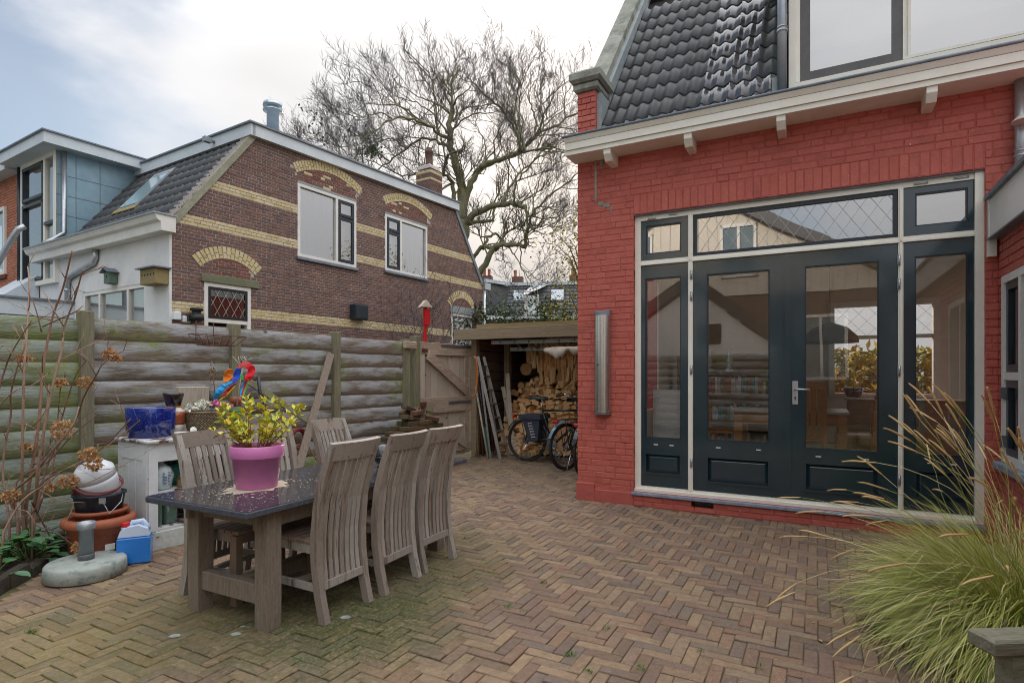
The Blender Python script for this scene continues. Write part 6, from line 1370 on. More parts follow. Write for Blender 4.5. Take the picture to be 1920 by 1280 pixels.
# ------------------------------------------------------------------ bare tree
tr = thing('bare_tree', 'tall leafless tree with wide spreading branches behind the brown house', 'tree', at(870, 700, 24).xy.to_3d())
TO = at(870, 700, 24).xy.to_3d(); rt = random.Random(31)
TD = 24.0
def tp(px, py, dy):
    if py < 210: py = py + (210 - py) * .42
    return at(px, py, TD + dy) - TO
limbs = [  # pixel polyline, depth at start and end, radius at start and end (m)
 ([(872, 700), (872, 560), (871, 500), (869, 450), (866, 415)], 0, 0, .27, .25),
 ([(866, 415), (867, 370), (862, 330), (850, 292), (843, 262), (845, 225), (848, 190)], 0, .4, .24, .09),
 ([(866, 415), (874, 370), (887, 335), (905, 312), (930, 303), (958, 292), (985, 272), (1010, 250), (1048, 232), (1076, 214), (1110, 205)], 0, 1.5, .17, .03),
 ([(900, 315), (918, 306), (945, 297), (972, 288), (984, 285)], .2, -.6, .12, .07),
 ([(862, 415), (852, 378), (848, 345), (833, 327), (836, 300), (842, 290)], 0, -1, .11, .05),
 ([(845, 262), (822, 250), (795, 232), (768, 222), (735, 222), (702, 246), (670, 272)], .2, -2.5, .085, .02),
 ([(843, 275), (818, 263), (795, 261), (762, 279), (730, 302), (700, 325)], .2, 1.8, .075, .02),
 ([(978, 284), (967, 245), (950, 216), (930, 182), (905, 150), (890, 118)], -.6, -2, .075, .015),
 ([(984, 284), (970, 238), (960, 200), (965, 160), (955, 110)], -.6, 1.5, .06, .012),
 ([(1000, 262), (1006, 232), (998, 200), (990, 162), (1000, 120), (1010, 92)], 1.0, 3, .06, .012),
 ([(1003, 258), (1020, 215), (1035, 175), (1045, 130)], 1, -.5, .05, .012),
 ([(868, 422), (890, 402), (915, 390), (942, 383), (972, 383), (985, 390)], 0, -1.6, .16, .08),
 ([(968, 384), (965, 350), (985, 318), (1010, 292), (1042, 286), (1080, 292)], -1.4, -3, .05, .015),
 ([(940, 383), (956, 350), (978, 322), (1003, 300), (1020, 270), (1040, 250)], -1, 1.5, .07, .015),
 ([(868, 428), (890, 415), (915, 415), (924, 412), (925, 390)], 0, .6, .10, .05),
 ([(895, 522), (915, 485), (930, 462), (950, 460), (970, 458), (984, 462), (988, 440), (992, 420), (1000, 400), (1025, 372), (1060, 345), (1085, 318)], -.4, -2.5, .14, .02),
 ([(878, 500), (890, 482), (905, 462), (925, 467), (935, 462)], 0, -.6, .10, .07),
 ([(905, 468), (915, 445), (930, 438), (942, 450)], -.1, .8, .07, .05),
 ([(955, 464), (968, 485), (985, 510), (1000, 540), (1003, 560)], -1, -3.5, .035, .01),
 ([(978, 460), (975, 490), (985, 520), (995, 550)], -1, -1.5, .03, .008),
 ([(998, 402), (1000, 370), (1015, 330), (1010, 300)], -2, 0, .04, .012),
 ([(850, 228), (868, 203), (895, 190), (925, 186), (940, 195)], .4, 2, .05, .015),
 ([(848, 242), (872, 222), (900, 213), (930, 208)], .4, -2, .045, .012),
 ([(848, 195), (838, 165), (828, 130), (815, 95)], .4, 1.6, .06, .01),
 ([(847, 195), (860, 165), (878, 140), (888, 105)], .4, -1.2, .05, .01),
 ([(844, 215), (822, 188), (796, 168), (770, 148), (742, 112)], .4, -1, .055, .01),
 ([(838, 250), (815, 215), (790, 190), (762, 168), (735, 160)], .4, 2.2, .05, .012),
 ([(795, 232), (765, 205), (735, 185), (700, 182), (675, 165)], -.6, -2.5, .045, .01),
 ([(735, 222), (705, 212), (675, 220), (645, 212)], -1.6, -3, .035, .01),
 ([(762, 279), (735, 262), (700, 268), (665, 252), (640, 235)], .8, 3, .04, .01),
 ([(730, 302), (700, 285), (660, 290), (625, 270), (600, 262)], 1.2, 1.5, .04, .01),
 ([(833, 327), (805, 320), (770, 330), (735, 322), (690, 300), (655, 300)], -.4, 3, .06, .012),
 ([(845, 345), (815, 360), (790, 350), (760, 345)], -.4, -2, .05, .012),
 ([(690, 330), (655, 315), (620, 305), (585, 290), (570, 280)], 2, 3, .04, .008),
 ([(905, 318), (910, 285), (905, 255), (890, 235)], .2, 1.8, .04, .01),
 ([(930, 303), (925, 270), (935, 245), (920, 225)], .4, -1.5, .04, .01),
 ([(1010, 250), (1035, 222), (1062, 190), (1080, 160)], 1.2, 3, .04, .01),
 ([(1000, 405), (1030, 410), (1060, 400), (1085, 385)], -2.2, -3.5, .03, .01),
 ([(990, 425), (1020, 440), (1045, 430), (1070, 420)], -2, 0, .025, .008),
]
LB = []; tk = MB(); br_ = MB(); tw_ = MB()
def catmull(P, n):
    out = []
    for i in range(len(P) - 1):
        p0, p1, p2, p3 = P[max(i - 1, 0)], P[i], P[i + 1], P[min(i + 2, len(P) - 1)]
        for k in range(n):
            t = k / n; out.append(.5 * ((2 * p1) + (p2 - p0) * t + (2 * p0 - 5 * p1 + 4 * p2 - p3) * t * t + (3 * p1 - p0 - 3 * p2 + p3) * t ** 3))
    return out + [P[-1]]
def twig(p, d, L, r, lvl):
    n = 5 if lvl < 2 else 4; pts = [p.copy()]; d = d.normalized(); st_ = L / (n - 1)
    for i in range(n - 1):
        d = (d + Vector((rt.gauss(0, .16), rt.gauss(0, .16), rt.gauss(.10 if lvl > 0 else .05, .13)))).normalized(); p = p + d * st_; pts.append(p.copy())
    (br_ if r > .014 else tw_).tube(pts, [r * (1 - .65 * i / (n - 1)) for i in range(n)], 4 if r > .014 else 3, cap=False)
    if lvl >= 3: return
    nc = (6, 5, 4)[lvl]
    for k in range(nc):
        f = .22 + .78 * (k + rt.random()) / nc; i = min(n - 2, int(f * (n - 1))); q = pts[i].lerp(pts[i + 1], f * (n - 1) - i)
        T = (pts[i + 1] - pts[i]).normalized(); s_ = T.cross(Vector((rt.gauss(0, 1), rt.gauss(0, 1), rt.gauss(0, 1)))).normalized()
        twig(q, T * .75 + s_ * .75 + Vector((0, 0, .25)), L * rt.uniform(.42, .62), max(.0065, r * .6), lvl + 1)
for P, d0, d1, r0, r1 in limbs:
    n = len(P); pts = catmull([tp(x, y, d0 + (d1 - d0) * (i / (n - 1))) for i, (x, y) in enumerate(P)], 4); m = len(pts)
    for i in range(1, m - 1): pts[i] = pts[i] + Vector((rt.gauss(0, .03), rt.gauss(0, .03), rt.gauss(0, .03)))
    rs = [r0 + (r1 - r0) * (i / (m - 1)) ** .8 for i in range(m)]
    (tk if r0 > .12 else br_).tube(pts, rs, 9 if r0 > .12 else 6)
    ln = sum((pts[i + 1] - pts[i]).length for i in range(m - 1)); k = 0; acc = 0
    if r0 > .2 and r1 > .2: continue
    for i in range(1, m):
        acc += (pts[i] - pts[i - 1]).length; u = i / (m - 1)
        gap = .62 if rs[i] < .07 else 1.0
        while acc > gap:
            acc -= gap * rt.uniform(.6, 1.2)
            T = (pts[i] - pts[i - 1]).normalized(); s_ = T.cross(Vector((rt.gauss(0, 1), rt.gauss(0, 1), rt.gauss(0, 1)))).normalized()
            lv0 = 0 if rt.random() < .66 else 1; twig(pts[i], T * .55 + s_ * .8 + Vector((0, 0, .35)), rt.uniform(1.0, 1.9) * (1.35 if lv0 == 0 else 1) * (1 - .2 * u), max(.014, min(.034, rs[i] * .6)), lv0)
    twig(pts[-1], pts[-1] - pts[-2], 1.25, max(.014, r1 * .8), 0)
tk.build('trunk', m_treebark, tr); br_.build('branches', m_treebark, tr, kind='stuff'); tw_.build('twigs', m_twig, tr, kind='stuff')
q = MB()
for k in range(120):
    c = tp(R.gauss(697, 9), R.gauss(282, 6), -1 + R.gauss(0, .3)); q.leaf(c, (R.gauss(0, 1), R.gauss(0, 1), R.gauss(0, 1)), (0, 0, 1), .22, .1, R.random())
for k in range(40):
    c = tp(R.gauss(592, 16), R.gauss(225, 20), 1.5 + R.gauss(0, .3)); q.leaf(c, (R.gauss(0, 1), R.gauss(0, 1), R.gauss(0, 1)), (0, 0, 1), .16, .1, R.random())
q.build('remaining_leaves', m_hedge, tr, kind='stuff')
# thin twiggy second tree at its left whose last leaves stand out
t2 = thing('young_tree', 'thin twiggy tree with a few last leaves behind the roof', 'tree', at(600, 700, 22).xy.to_3d()); TO2 = at(600, 700, 22).xy.to_3d()
_tw, _br = tw_, br_; tw_, br_ = MB(), MB(); q = MB()
for k in range(9):
    p0 = at(640 + 8 * k, 330, 22 + rt.uniform(-1, 1)) - TO2; p1 = at(rt.uniform(590, 700), rt.uniform(240, 275), 22 + rt.uniform(-1, 1)) - TO2
    twig(p0, p1 - p0, (p1 - p0).length * .8, .02, 1)
    for j in range(3): q.leaf(p1 + Vector((rt.gauss(0, .3), 0, rt.gauss(0, .2))), (rt.gauss(0, 1), rt.gauss(0, 1), rt.gauss(0, 1)), (0, 0, 1), .15, .09, rt.random())
_br2 = MB(); _br2.tube([Vector((.8, 0, 0)), Vector((.9, 0, 4)), at(680, 330, 22) - TO2], [.12, .1, .05], 7); _br2.build('trunk', m_treebark, t2)
br_.build('branches', m_treebark, t2, kind='stuff') if br_.v else None
tw_.build('twigs', m_twig, t2, kind='stuff'); q.build('leaves', m_hedge, t2, kind='stuff')
# ------------------------------------------------------------------ leafy tree and shrubs behind the shed
lt_ = thing('autumn_tree', 'small tree with yellowing leaves beside the red house gable', 'tree', at(1095, 700, 15).xy.to_3d()); LO = at(1095, 700, 15).xy.to_3d()
q = MB(); w = MB()
for k in range(60):
    c = Vector((rt.gauss(0, .75), rt.gauss(0, .7), rt.uniform(1.6, 5.4))); 
    if c.x < -(1.25 - .22 * abs(c.z - 3.2)): c.x *= .6
    w.tube([Vector((0, 0, max(1, c.z - 1.2))), c * .5 + Vector((0, 0, c.z * .5 - .3)), c], [.03, .015, .005], 4)
    for j in range(46):
        p = c + Vector((rt.gauss(0, .24), rt.gauss(0, .24), rt.gauss(0, .26)))
        q.leaf(p, (rt.gauss(0, 1), rt.gauss(0, 1), rt.gauss(-.2, .8)), (0, 0, 1), rt.uniform(.06, .12), rt.uniform(.04, .07), rt.random())
w.tube([(0, 0, 0), (.05, 0, 2), (0, 0, 4.6)], [.1, .08, .03], 8); w.build('trunk', m_treebark, lt_); q.build('crown', m_autumn, lt_, kind='stuff')
for (px, Y, h, wd, lab) in ((925, 17, 3.35, 1.1, 'dense dark green shrub behind the left end of the shed roof'), (1000, 18, 3.6, 1.3, 'dark green shrub behind the middle of the shed roof'), (1040, 16.5, 3.3, .8, 'loose green shrub behind the shed close to the yellowing tree')):
    s_ = thing('shrub', lab, 'shrub', at(px, 700, Y).xy.to_3d()); q = MB()
    for k in range(1500):
        a = rt.uniform(0, 6.28); u = rt.random(); rr = wd * (.5 + .5 * rt.random()) * (1 - .5 * u ** 2); z_ = .6 + u * (h - .6) * (1 + .08 * math.sin(5 * a + 3))
        q.leaf((rr * math.cos(a), rr * math.sin(a), z_), (math.cos(a) + rt.gauss(0, .6), math.sin(a) + rt.gauss(0, .6), rt.gauss(.3, .5)), (0, 0, 1), rt.uniform(.10, .2), rt.uniform(.05, .1), rt.random())
    q.build('foliage', m_hedge, s_, kind='stuff'); q = MB(); q.tube([(0, 0, 0), (0, 0, 1.5)], .05, 6); q.build('stem', m_treebark, s_)
# bare twigs before the far end of the gable
bs = thing('bare_shrub', 'bare twiggy shrub in front of the far gable window', 'shrub', at(830, 700, 14).xy.to_3d()); BO = at(830, 700, 14).xy.to_3d(); tw_, br_ = MB(), MB()
for k in range(10): twig(Vector((rt.gauss(0, .1), 0, .3)), Vector((rt.gauss(0, .4), rt.gauss(0, .3), 1)), rt.uniform(2.2, 3.0), .014, 1)
if br_.v: br_.build('stems', m_twig, bs, kind='stuff')
tw_.build('twigs', m_twig, bs, kind='stuff')
# ------------------------------------------------------------------ white cabinet and what stands in and on it
def fw_(x, y, z=0): return FN.w(x, y, z)
CX, CY, CWD, CDP, CZ = .05, -1.04, 1.12, .51, .872
cb_ = thing('garden_cabinet', 'shabby white open cabinet with peeling paint against the fence', 'cabinet', (*fw_(CX, CY).xy, 0), FN.a)
q = MB(); q.box(-.03, CWD + .03, -.035, CDP + .01, CZ - .022, CZ, ch=.004); q.build('top', m_shabbytop, cb_)
q = MB(); q.box(0, .022, .03, CDP, .02, CZ - .023); q.box(-.008, -.001, .03, .09, .03, CZ - .03); q.box(-.008, -.001, CDP - .06, CDP, .03, CZ - .03); q.box(-.007, -.001, .09, CDP - .06, CZ - .16, CZ - .03); q.box(-.007, -.001, .09, CDP - .06, .03, .12)
for yy in (.22, .335): q.box(-.003, -.0005, yy, yy + .004, .12, CZ - .16)
q.build('side_panel', m_shabby, cb_)
q = MB(); q.box(CWD - .022, CWD, .03, CDP, .02, CZ - .023); q.build('side_panel', m_shabby, cb_)
q = MB(); q.box(.022, CWD - .022, CDP - .012, CDP, .02, CZ - .03); q.build('back_panel', m_sheddark, cb_)
q = MB(); q.box(-.004, .062, -.004, .03, .15, CZ - .023, ch=.003); q.build('stile', m_shabby, cb_); q = MB(); q.box(CWD - .06, CWD, -.004, .03, .15, CZ - .023); q.build('stile', m_shabby, cb_)
q = MB(); q.box(.062, CWD - .06, 0, .028, .70, CZ - .023)
for k in range(8): q.box(.10 + k * .115, .103 + k * .115, -.0015, .002, .775, .825)
q.box(.07, CWD - .07, -.0015, .002, .823, .826); q.box(.07, CWD - .07, -.0015, .002, .773, .776); q.build('front_rail', m_shabby, cb_)
q = MB(); q.box(.022, CWD - .022, .01, CDP - .013, .435, .458); q.build('shelf', m_shabbytop, cb_)
q = MB(); q.box(.0, CWD, -.012, CDP - .013, .0, .15, ch=.006); q.build('plinth', M('peeling_plinth', (.60, .64, .62), (.5, .54, .52), rough=.7, scale=5, var=.25, bump=.4, grime=((.09, .06, .045), 5., .56, .62)), cb_)
q = MB(); q.box(.022, CWD - .022, -.0, CDP - .014, .151, .168); q.build('floor_board', m_shabbytop, cb_)
def cz(x, y, z): return fw_(CX + x, CY + y, z)
t = thing('plastic_bag', 'knotted white plastic bag with blue print at the left of the top shelf', 'bag', cz(.145, .13, .459), FN.a)
q = MB(); n = 18; prof = [(.02, 0), (.07, .004), (.085, .05), (.09, .11), (.075, .17), (.035, .20), (.02, .22), (.03, .24)]
q.lathe(prof, n, (0, 0, 0)); q.v = [(x * (1 + .12 * math.sin(9 * z + 5 * x * 30)), y * (1 + .12 * math.cos(40 * z)), z) for x, y, z in q.v]; q.build('bag', m_bag, t)
q = MB()
for k in range(9):
    z = .045 + .012 * k; w = R.uniform(.015, .035); q.box(-.03, -.03 + w, -.098, -.094, z, z + .005); q.box(.012, .012 + R.uniform(.01, .03), -.098, -.094, z, z + .004)
q.build('print', m_bagprint, t)
t = thing('teal_can', 'dark teal plastic can behind the scrubbing brush in the cabinet', 'can', cz(.36, .28, .459), FN.a)
q = MB(); q.box(-.11, .11, -.08, .08, 0, .17, ch=.02); q.lathe([(.03, .17), (.03, .2), (.002, .2)], 12); q.build('body', m_teal, t)
q = MB(); q.tube([(-.07, 0, .165), (-.05, 0, .205), (.05, 0, .205), (.07, 0, .165)], .012, 8); q.build('handle', m_teal, t)
t = thing('scrubbing_brush', 'straw coloured scrubbing brush standing in front of the teal can', 'brush', cz(.33, .11, .459), FN.a)
q = MB()
for k in range(260): x = R.uniform(-.06, .06); y = R.uniform(-.02, .02); q.add([(x - .0018, y, .0), (x + .0018, y, 0), (x * 1.12, y, .075)], [(0, 1, 2)])
q.box(-.055, .055, -.018, .018, .0, .06); q.build('bristles', m_bristle, t, kind='stuff'); q = MB(); q.box(-.062, .062, -.022, .022, .07, .09, ch=.004); q.build('back', m_oak, t)
t = thing('detergent_box', 'teal cleaning box with red lettering beside the scrubbing brush', 'box', cz(.47, .12, .459), FN.a)
q = MB(); q.prism([(-.07, 0), (.07, 0), (.07, .18), (.02, .2), (-.07, .15)], -.03, .03); q.build('carton', m_tealbox, t)
q = MB(); q.box(-.055, .055, -.032, -.0305, .085, .135); q.build('label_patch', m_whiteplastic, t)
def text(parent, s, size, loc, rot, m, name='lettering', ext=.0008):
    c = bpy.data.curves.new(name, 'FONT'); c.body = s; c.size = size; c.extrude = ext; c.align_x = 'CENTER'; c.align_y = 'CENTER'
    k_ = bpy.data.objects.new(name, c); me = bpy.data.meshes.new_from_object(k_); me.materials.clear(); me.materials.append(m); bpy.data.objects.remove(k_)
    o = bpy.data.objects.new(name, me); link(o, parent); o.location = loc; o.rotation_euler = rot; return o
text(t, 'TURBO', .032, (0, -.0335, .122), (math.pi / 2, 0, 0), m_redplastic); text(t, 'WIT', .03, (0, -.0335, .098), (math.pi / 2, 0, 0), m_redplastic)
q = MB(); pts = [(-.05 + .1 * i / 8, -.0318, .04 + .02 * math.sin(i)) for i in range(9)]; q.sweep(pts, .014, .002, (0, 0, 1)); q.build('wave_print', m_petalw, t)
for k, (x, y, h, r_) in enumerate(((.10, .1, .22, .04), (.215, .14, .23, .062))):
    t = thing('glass_jar', ('narrow' if k == 0 else 'wide') + ' green glass jar on the bottom shelf of the white cabinet', 'jar', cz(x, y, .169), FN.a)
    q = MB(); q.lathe([(r_ * .95, 0), (r_, .01), (r_, h * .75), (r_ * .75, h * .85), (r_ * .75, h * .9)], 18); q.build('body', m_glassjar, t)
    q = MB(); q.lathe([(r_ * .8, h * .9), (r_ * .8, h), (.002, h + .001)], 18); q.build('lid', m_galv, t)
t = thing('marble_pot', 'white marbled pot on the bottom shelf of the cabinet', 'pot', cz(.43, .13, .169), FN.a)
q = MB(); q.lathe([(.05, 0), (.075, .005), (.098, .09), (.1, .16), (.095, .22), (.088, .22), (.08, .12), (.02, .1)], 24); q.build('body', M('marbled_white', (.68, .69, .72), (.55, .56, .6), rough=.5, scale=7, var=.1, bump=.05, grime=((.33, .34, .37), 9, .6, .66)), t)
# on top
TOPZ = CZ + .001
t = thing('glazed_pot', 'large square shouldered cobalt blue glazed pot on the white cabinet', 'flowerpot', (*fw_(.21, -.72).xy, TOPZ), FN.a + .4)
q = MB(); n = 32
def sq(r, k=4.5): return [(r / (abs(math.cos(a)) ** k + abs(math.sin(a)) ** k) ** (1 / k) * math.cos(a), r / (abs(math.cos(a)) ** k + abs(math.sin(a)) ** k) ** (1 / k) * math.sin(a)) for a in [6.2832 * i / n for i in range(n)]]
lv = [(.130, 0), (.135, .004), (.137, .045), (.145, .05), (.149, .15), (.151, .240), (.148, .245), (.138, .240), (.13, .1), (.02, .09)]; vs = []
for r_, z in lv: vs += [(x, y, z) for x, y in sq(r_)]
q.add(vs, [(i * n + k, i * n + (k + 1) % n, (i + 1) * n + (k + 1) % n, (i + 1) * n + k) for i in range(len(lv) - 1) for k in range(n)] + [tuple((len(lv) - 1) * n + k for k in range(n))], 0, True); q.build('body', m_blueglaze, t)
t = thing('banded_vase', 'cream vase with a rust red band carrying a dark bowl', 'vase', (*fw_(.40, -.70).xy, TOPZ), FN.a)
q = MB(); q.lathe([(.05, 0), (.062, .004), (.078, .06), (.084, .085)], 26); q.build('foot', m_vasecream, t)
q = MB(); q.lathe([(.0842, .085), (.09, .12), (.092, .16), (.089, .195)], 26); q.build('rust_band', m_vaserust, t)
q = MB(); q.lathe([(.0888, .195), (.086, .205), (.06, .222), (.055, .232)], 26); q.build('shoulder', m_vasecream, t)
q = MB(); q.lathe([(.0555, .232), (.056, .245)], 26); q.build('orange_band', m_orangeband, t)
q = MB(); q.lathe([(.05, .246), (.057, .25), (.08, .34), (.083, .36), (.076, .358), (.05, .26)], 26); q.build('bowl', m_vasebrown, t)
t = thing('small_dish', 'small white ceramic dish with a round handle before the banded vase', 'dish', (*fw_(.36, -.93).xy, TOPZ), FN.a)
q = MB(); q.lathe([(.035, 0), (.05, .004), (.068, .035), (.064, .036), (.045, .01), (.002, .008)], 24); q.build('bowl', m_ceramic, t)
q = MB(); q.lathe([(.002, -.004), (.026, -.003), (.03, 0), (.026, .004), (.002, .004)], 16, (0, 0, 0), Matrix.Translation((.085, -.01, .045)) @ Matrix.Rotation(1.3, 4, 'X')); q.build('handle', m_ceramic, t)
t = thing('woven_basket', 'round woven wicker basket of silk flowers on the cabinet', 'basket', (*fw_(.66, -.74).xy, TOPZ), FN.a)
q = MB(); q.lathe([(.12, 0), (.135, .004), (.175, .185), (.165, .18), (.02, .15)], 24); q.build('inner', m_wickerdark, t)
q = MB()
for k in range(46):
    a0 = 6.283 * k / 46
    for sg in (1, -1): q.tube([((.139 + .042 * u) * math.cos(a0 + sg * 1.0 * u), (.139 + .042 * u) * math.sin(a0 + sg * 1.0 * u), .006 + .175 * u) for u in (0, .25, .5, .75, 1)], .0038, 4, R.random())
q.ring((0, 0, .186), .180, .009, 'z', 36, 6); q.ring((0, 0, .006), .139, .006, 'z', 36, 6); q.build('weave', m_wicker, t)
def blooms(parent, name, m, spots, r):
    q = MB()
    for (x, y, z) in spots:
        for k in range(16):
            a = R.uniform(0, 6.28); e = R.uniform(-.2, 1.4); d = Vector((math.cos(a) * math.cos(e), math.sin(a) * math.cos(e), math.sin(e)))
            q.leaf(Vector((x, y, z)) + d * r * .3, d + Vector((R.gauss(0, .3), R.gauss(0, .3), R.gauss(0, .3))), (R.gauss(0, 1), R.gauss(0, 1), 1), r * 1.0, r * .8, R.random(), .3)
    return q.build(name, m, parent)
blooms(t, 'white_flowers', m_petalw, [(-.17 + .05 * k + R.gauss(0, .01), R.uniform(-.12, .02), .2 + R.uniform(0, .04)) for k in range(5)] + [(-.1, -.06, .23), (-.03, 0, .25)], .042)
blooms(t, 'pink_flowers', m_petalp, [(.05, -.08, .225), (.1, -.1, .21), (.14, -.04, .22), (.09, .0, .245), (.17, -.09, .2)], .042)
q = MB()
for k in range(60): a = R.uniform(0, 6.28); rr = R.uniform(.05, .2); q.leaf((rr * math.cos(a), rr * math.sin(a), R.uniform(.19, .26)), (math.cos(a), math.sin(a), .5), (0, 0, 1), .05, .014, R.random())
q.build('leaves', m_leafgrey, t)
t = thing('green_pot', 'plain green plastic pot behind the woven basket', 'flowerpot', (*fw_(.92, -.72).xy, TOPZ), FN.a)
q = MB(); q.lathe([(.06, 0), (.075, .004), (.095, .15), (.105, .151), (.107, .185), (.1, .186), (.09, .12), (.01, .1)], 22); q.build('body', m_greenpot, t)
t = thing('rust_mug', 'dark green and rust coloured mug beside the bird ornament', 'mug', (*fw_(1.03, -.60).xy, TOPZ + .0), FN.a)
q = MB(); q.lathe([(.045, 0), (.05, .003), (.05, .21)], 18); q.build('lower_band', m_greenpot, t); q = MB(); q.lathe([(.0502, .21), (.052, .30), (.046, .3), (.04, .25), (.002, .24)], 18); q.build('upper_band', m_vaserust, t)
# bird ornament of coloured cloth on a stick
po = thing('bird_ornament', 'red, blue and orange cloth parrot ornament on a stick', 'ornament', at(440, 745, 5.35), 0); PO = Vector(po.location)
def rag(name, pix, wid, m, dy=0.):
    q = MB(); pts = catmull([at(x, y, 5.35 + dy + .015 * math.sin(i * 2)) - PO for i, (x, y) in enumerate(pix)], 5); n = len(pts)
    ws = [wid * (.25 + math.sin(math.pi * min(1, (i + 1) / (n + 1))) * .9) for i in range(n)]
    q.sweep(pts, ws, .008, (.75, .25, .66)); q.build(name, m, po)
cm_ = lambda n_, c: M('cloth_' + n_, c, rough=.6, scale=20, var=.12, bump=.2, bscale=60)
c_red, c_blue, c_lb, c_or, c_gr, c_pu, c_ye, c_dr = cm_('red', (.72, .015, .03)), cm_('blue', (.02, .11, .66)), cm_('sky', (.02, .32, .72)), cm_('orange', (.8, .22, .02)), cm_('green', (.12, .55, .14)), cm_('purple', (.27, .16, .6)), cm_('yellow', (.75, .55, .03)), cm_('crimson', (.42, .01, .04))
rag('orange_wing', [(432, 692), (428, 704), (424, 716)], .075, c_or, .02); rag('blue_wing', [(447, 690), (445, 703), (438, 716)], .06, c_blue, -.01); rag('purple_feather', [(442, 708), (438, 714), (432, 722)], .035, c_pu, -.015)
rag('blue_tail', [(437, 716), (422, 722), (410, 735), (402, 748)], .055, c_lb, -.02); rag('crimson_tail', [(442, 718), (430, 730), (417, 743)], .03, c_dr, -.025); rag('yellow_tail', [(440, 724), (427, 739), (412, 750)], .018, c_ye, -.03)
rag('red_body', [(448, 690), (456, 683), (466, 686), (470, 694)], .06, c_red, 0.); rag('red_wing', [(472, 685), (472, 695), (466, 707), (462, 716)], .062, c_red, -.02)
rag('red_streamer', [(465, 706), (459, 725), (452, 748)], .02, c_red, -.025); rag('blue_streamer', [(460, 710), (454, 727), (451, 742)], .016, c_lb, -.03); rag('green_streamer', [(466, 712), (460, 730), (454, 748)], .011, c_gr, -.03); rag('green_feather', [(452, 700), (455, 712)], .022, c_gr, -.02)
q = MB(); q.tube([at(444, 760, 5.35) - PO, at(450, 720, 5.35) - PO, at(455, 690, 5.33) - PO], .006, 6)
for k in range(7): a = at(456 + R.gauss(0, 2), 690, 5.3) - PO; q.tube([a, a + Vector((R.gauss(0, .03), 0, .06)), a + Vector((R.gauss(0, .05), 0, .11))], .0025, 4)
q.build('stick', m_gate, po)
# things leaning on the fence
def fpt(px, py, off): x, z = FN.hit(px, py, off); return fw_(x, off, z)
def base_of(px, off): x, _ = FN.hit(px, 700, off); return fw_(x, off, 0)
lean('leaning_plank', 'weathered grooved grey plank leaning diagonally up to a fence post', 'plank', base_of(540, -.55), fpt(620, 663, -.09), .03, m_leg, flat=(.085, .03, (.8, .5, -.3)))
lean('leaning_plank', 'green stained lath slanting down behind the yellow leaved shrub', 'plank', fpt(588, 795, -.3), fpt(462, 712, -.1), .02, m_post, flat=(.07, .025, (0, .4, 1)))
pt = [base_of(520, -.5), fpt(500, 768, -.3), fpt(488, 738, -.22), fpt(484, 706, -.2)]
q = MB(); q.tube(pt, .018, 10); tag(q.build('black_pipe', m_navy2), 'tall bent dark pipe leaning on the fence right of the bird ornament', 'pipe')
q = MB(); q.tube([base_of(412, -.45), fpt(396, 750, -.2), fpt(386, 724, -.16)], .017, 10); tag(q.build('black_pipe', m_black), 'short black pipe leaning behind the silk flowers', 'pipe')
bl = thing('wood_block', 'thick grey plank end standing behind the banded vase', 'plank', fpt(361, 758, -.3), FN.a); q = MB(); q.box(-.14, .15, -.02, .03, -.45, .17, ch=.006); q.build('block', m_gate, bl)
q = MB(); q.tube([fpt(350, 790, -.4), fpt(351, 740, -.38), fpt(348, 712, -.36), fpt(352, 700, -.36)], .005, 5)
dfl = thing('dried_stalk', 'dead brown flower stalk standing beside the bird ornament', 'plant', fpt(402, 745, -.5)); DO = Vector(dfl.location)
q = MB(); q.tube([Vector((0, 0, -.1)), Vector((.0, 0, .1)), fpt(398, 700, -.5) - DO], .004, 5); q.build('stem', m_stemred, dfl)
q = MB(); c = fpt(398, 700, -.5) - DO
for k in range(60): q.leaf(c + Vector((R.gauss(0, .02), R.gauss(0, .02), R.gauss(0, .05))), (R.gauss(0, 1), R.gauss(0, 1), R.gauss(0, 1)), (0, 0, 1), .025, .012, R.random())
q.build('flowers', m_fallen, dfl)
hr = thing('hose_reel', 'dark red round hose reel fixed low on the fence', 'hose reel', fpt(556, 822, -.12), FN.a)
q = MB(); q.ring((0, 0, 0), .11, .022, 'y', 24, 8); q.ring((0, -.05, 0), .11, .022, 'y', 24, 8); q.build('coil', m_reddark, hr); q = MB(); q.tube([(.1, -.05, -.06), (.16, -.15, -.25), (.3, -.3, -.6), (.32, -.35, -.83)], .009, 6); q.build('hose_end', m_stemred, hr)
wb_ = thing('wire_basket', 'empty rusty wire planter hooked over the top of the fence', 'wire basket', (0, 0, 0))
x0, zt_ = FN.hit(356, 626, -.09); x1, _ = FN.hit(447, 630, -.09); zb_ = FN.hit(400, 648, -.09)[1]
def fv(x, y, z): return fw_(x, y, z)
q = MB(); top = [fv(x0, -.06, zt_), fv(x1, -.06, zt_ - .01), fv(x1, -.24, zt_ - .01), fv(x0, -.24, zt_)]; bot = [fv(x0 + .08, -.08, zb_), fv(x1 - .1, -.08, zb_), fv(x1 - .1, -.2, zb_), fv(x0 + .08, -.2, zb_)]
for L_ in (top, bot): q.tube(L_ + [L_[0]], .004, 5)
for k in range(7):
    u = k / 6; q.tube([top[0].lerp(top[1], u), bot[0].lerp(bot[1], u), bot[3].lerp(bot[2], u), top[3].lerp(top[2], u)], .0035, 5)
for u in (.15, .5):
    p = top[0].lerp(top[1], u); q.tube([p + Vector((0, 0, -.05)), p + Vector((0, 0, .12)), p + Vector((-.02, .04, .14)), p + Vector((-.04, .07, .10))], .004, 5)
q.build('wire_frame', m_rust, wb_)
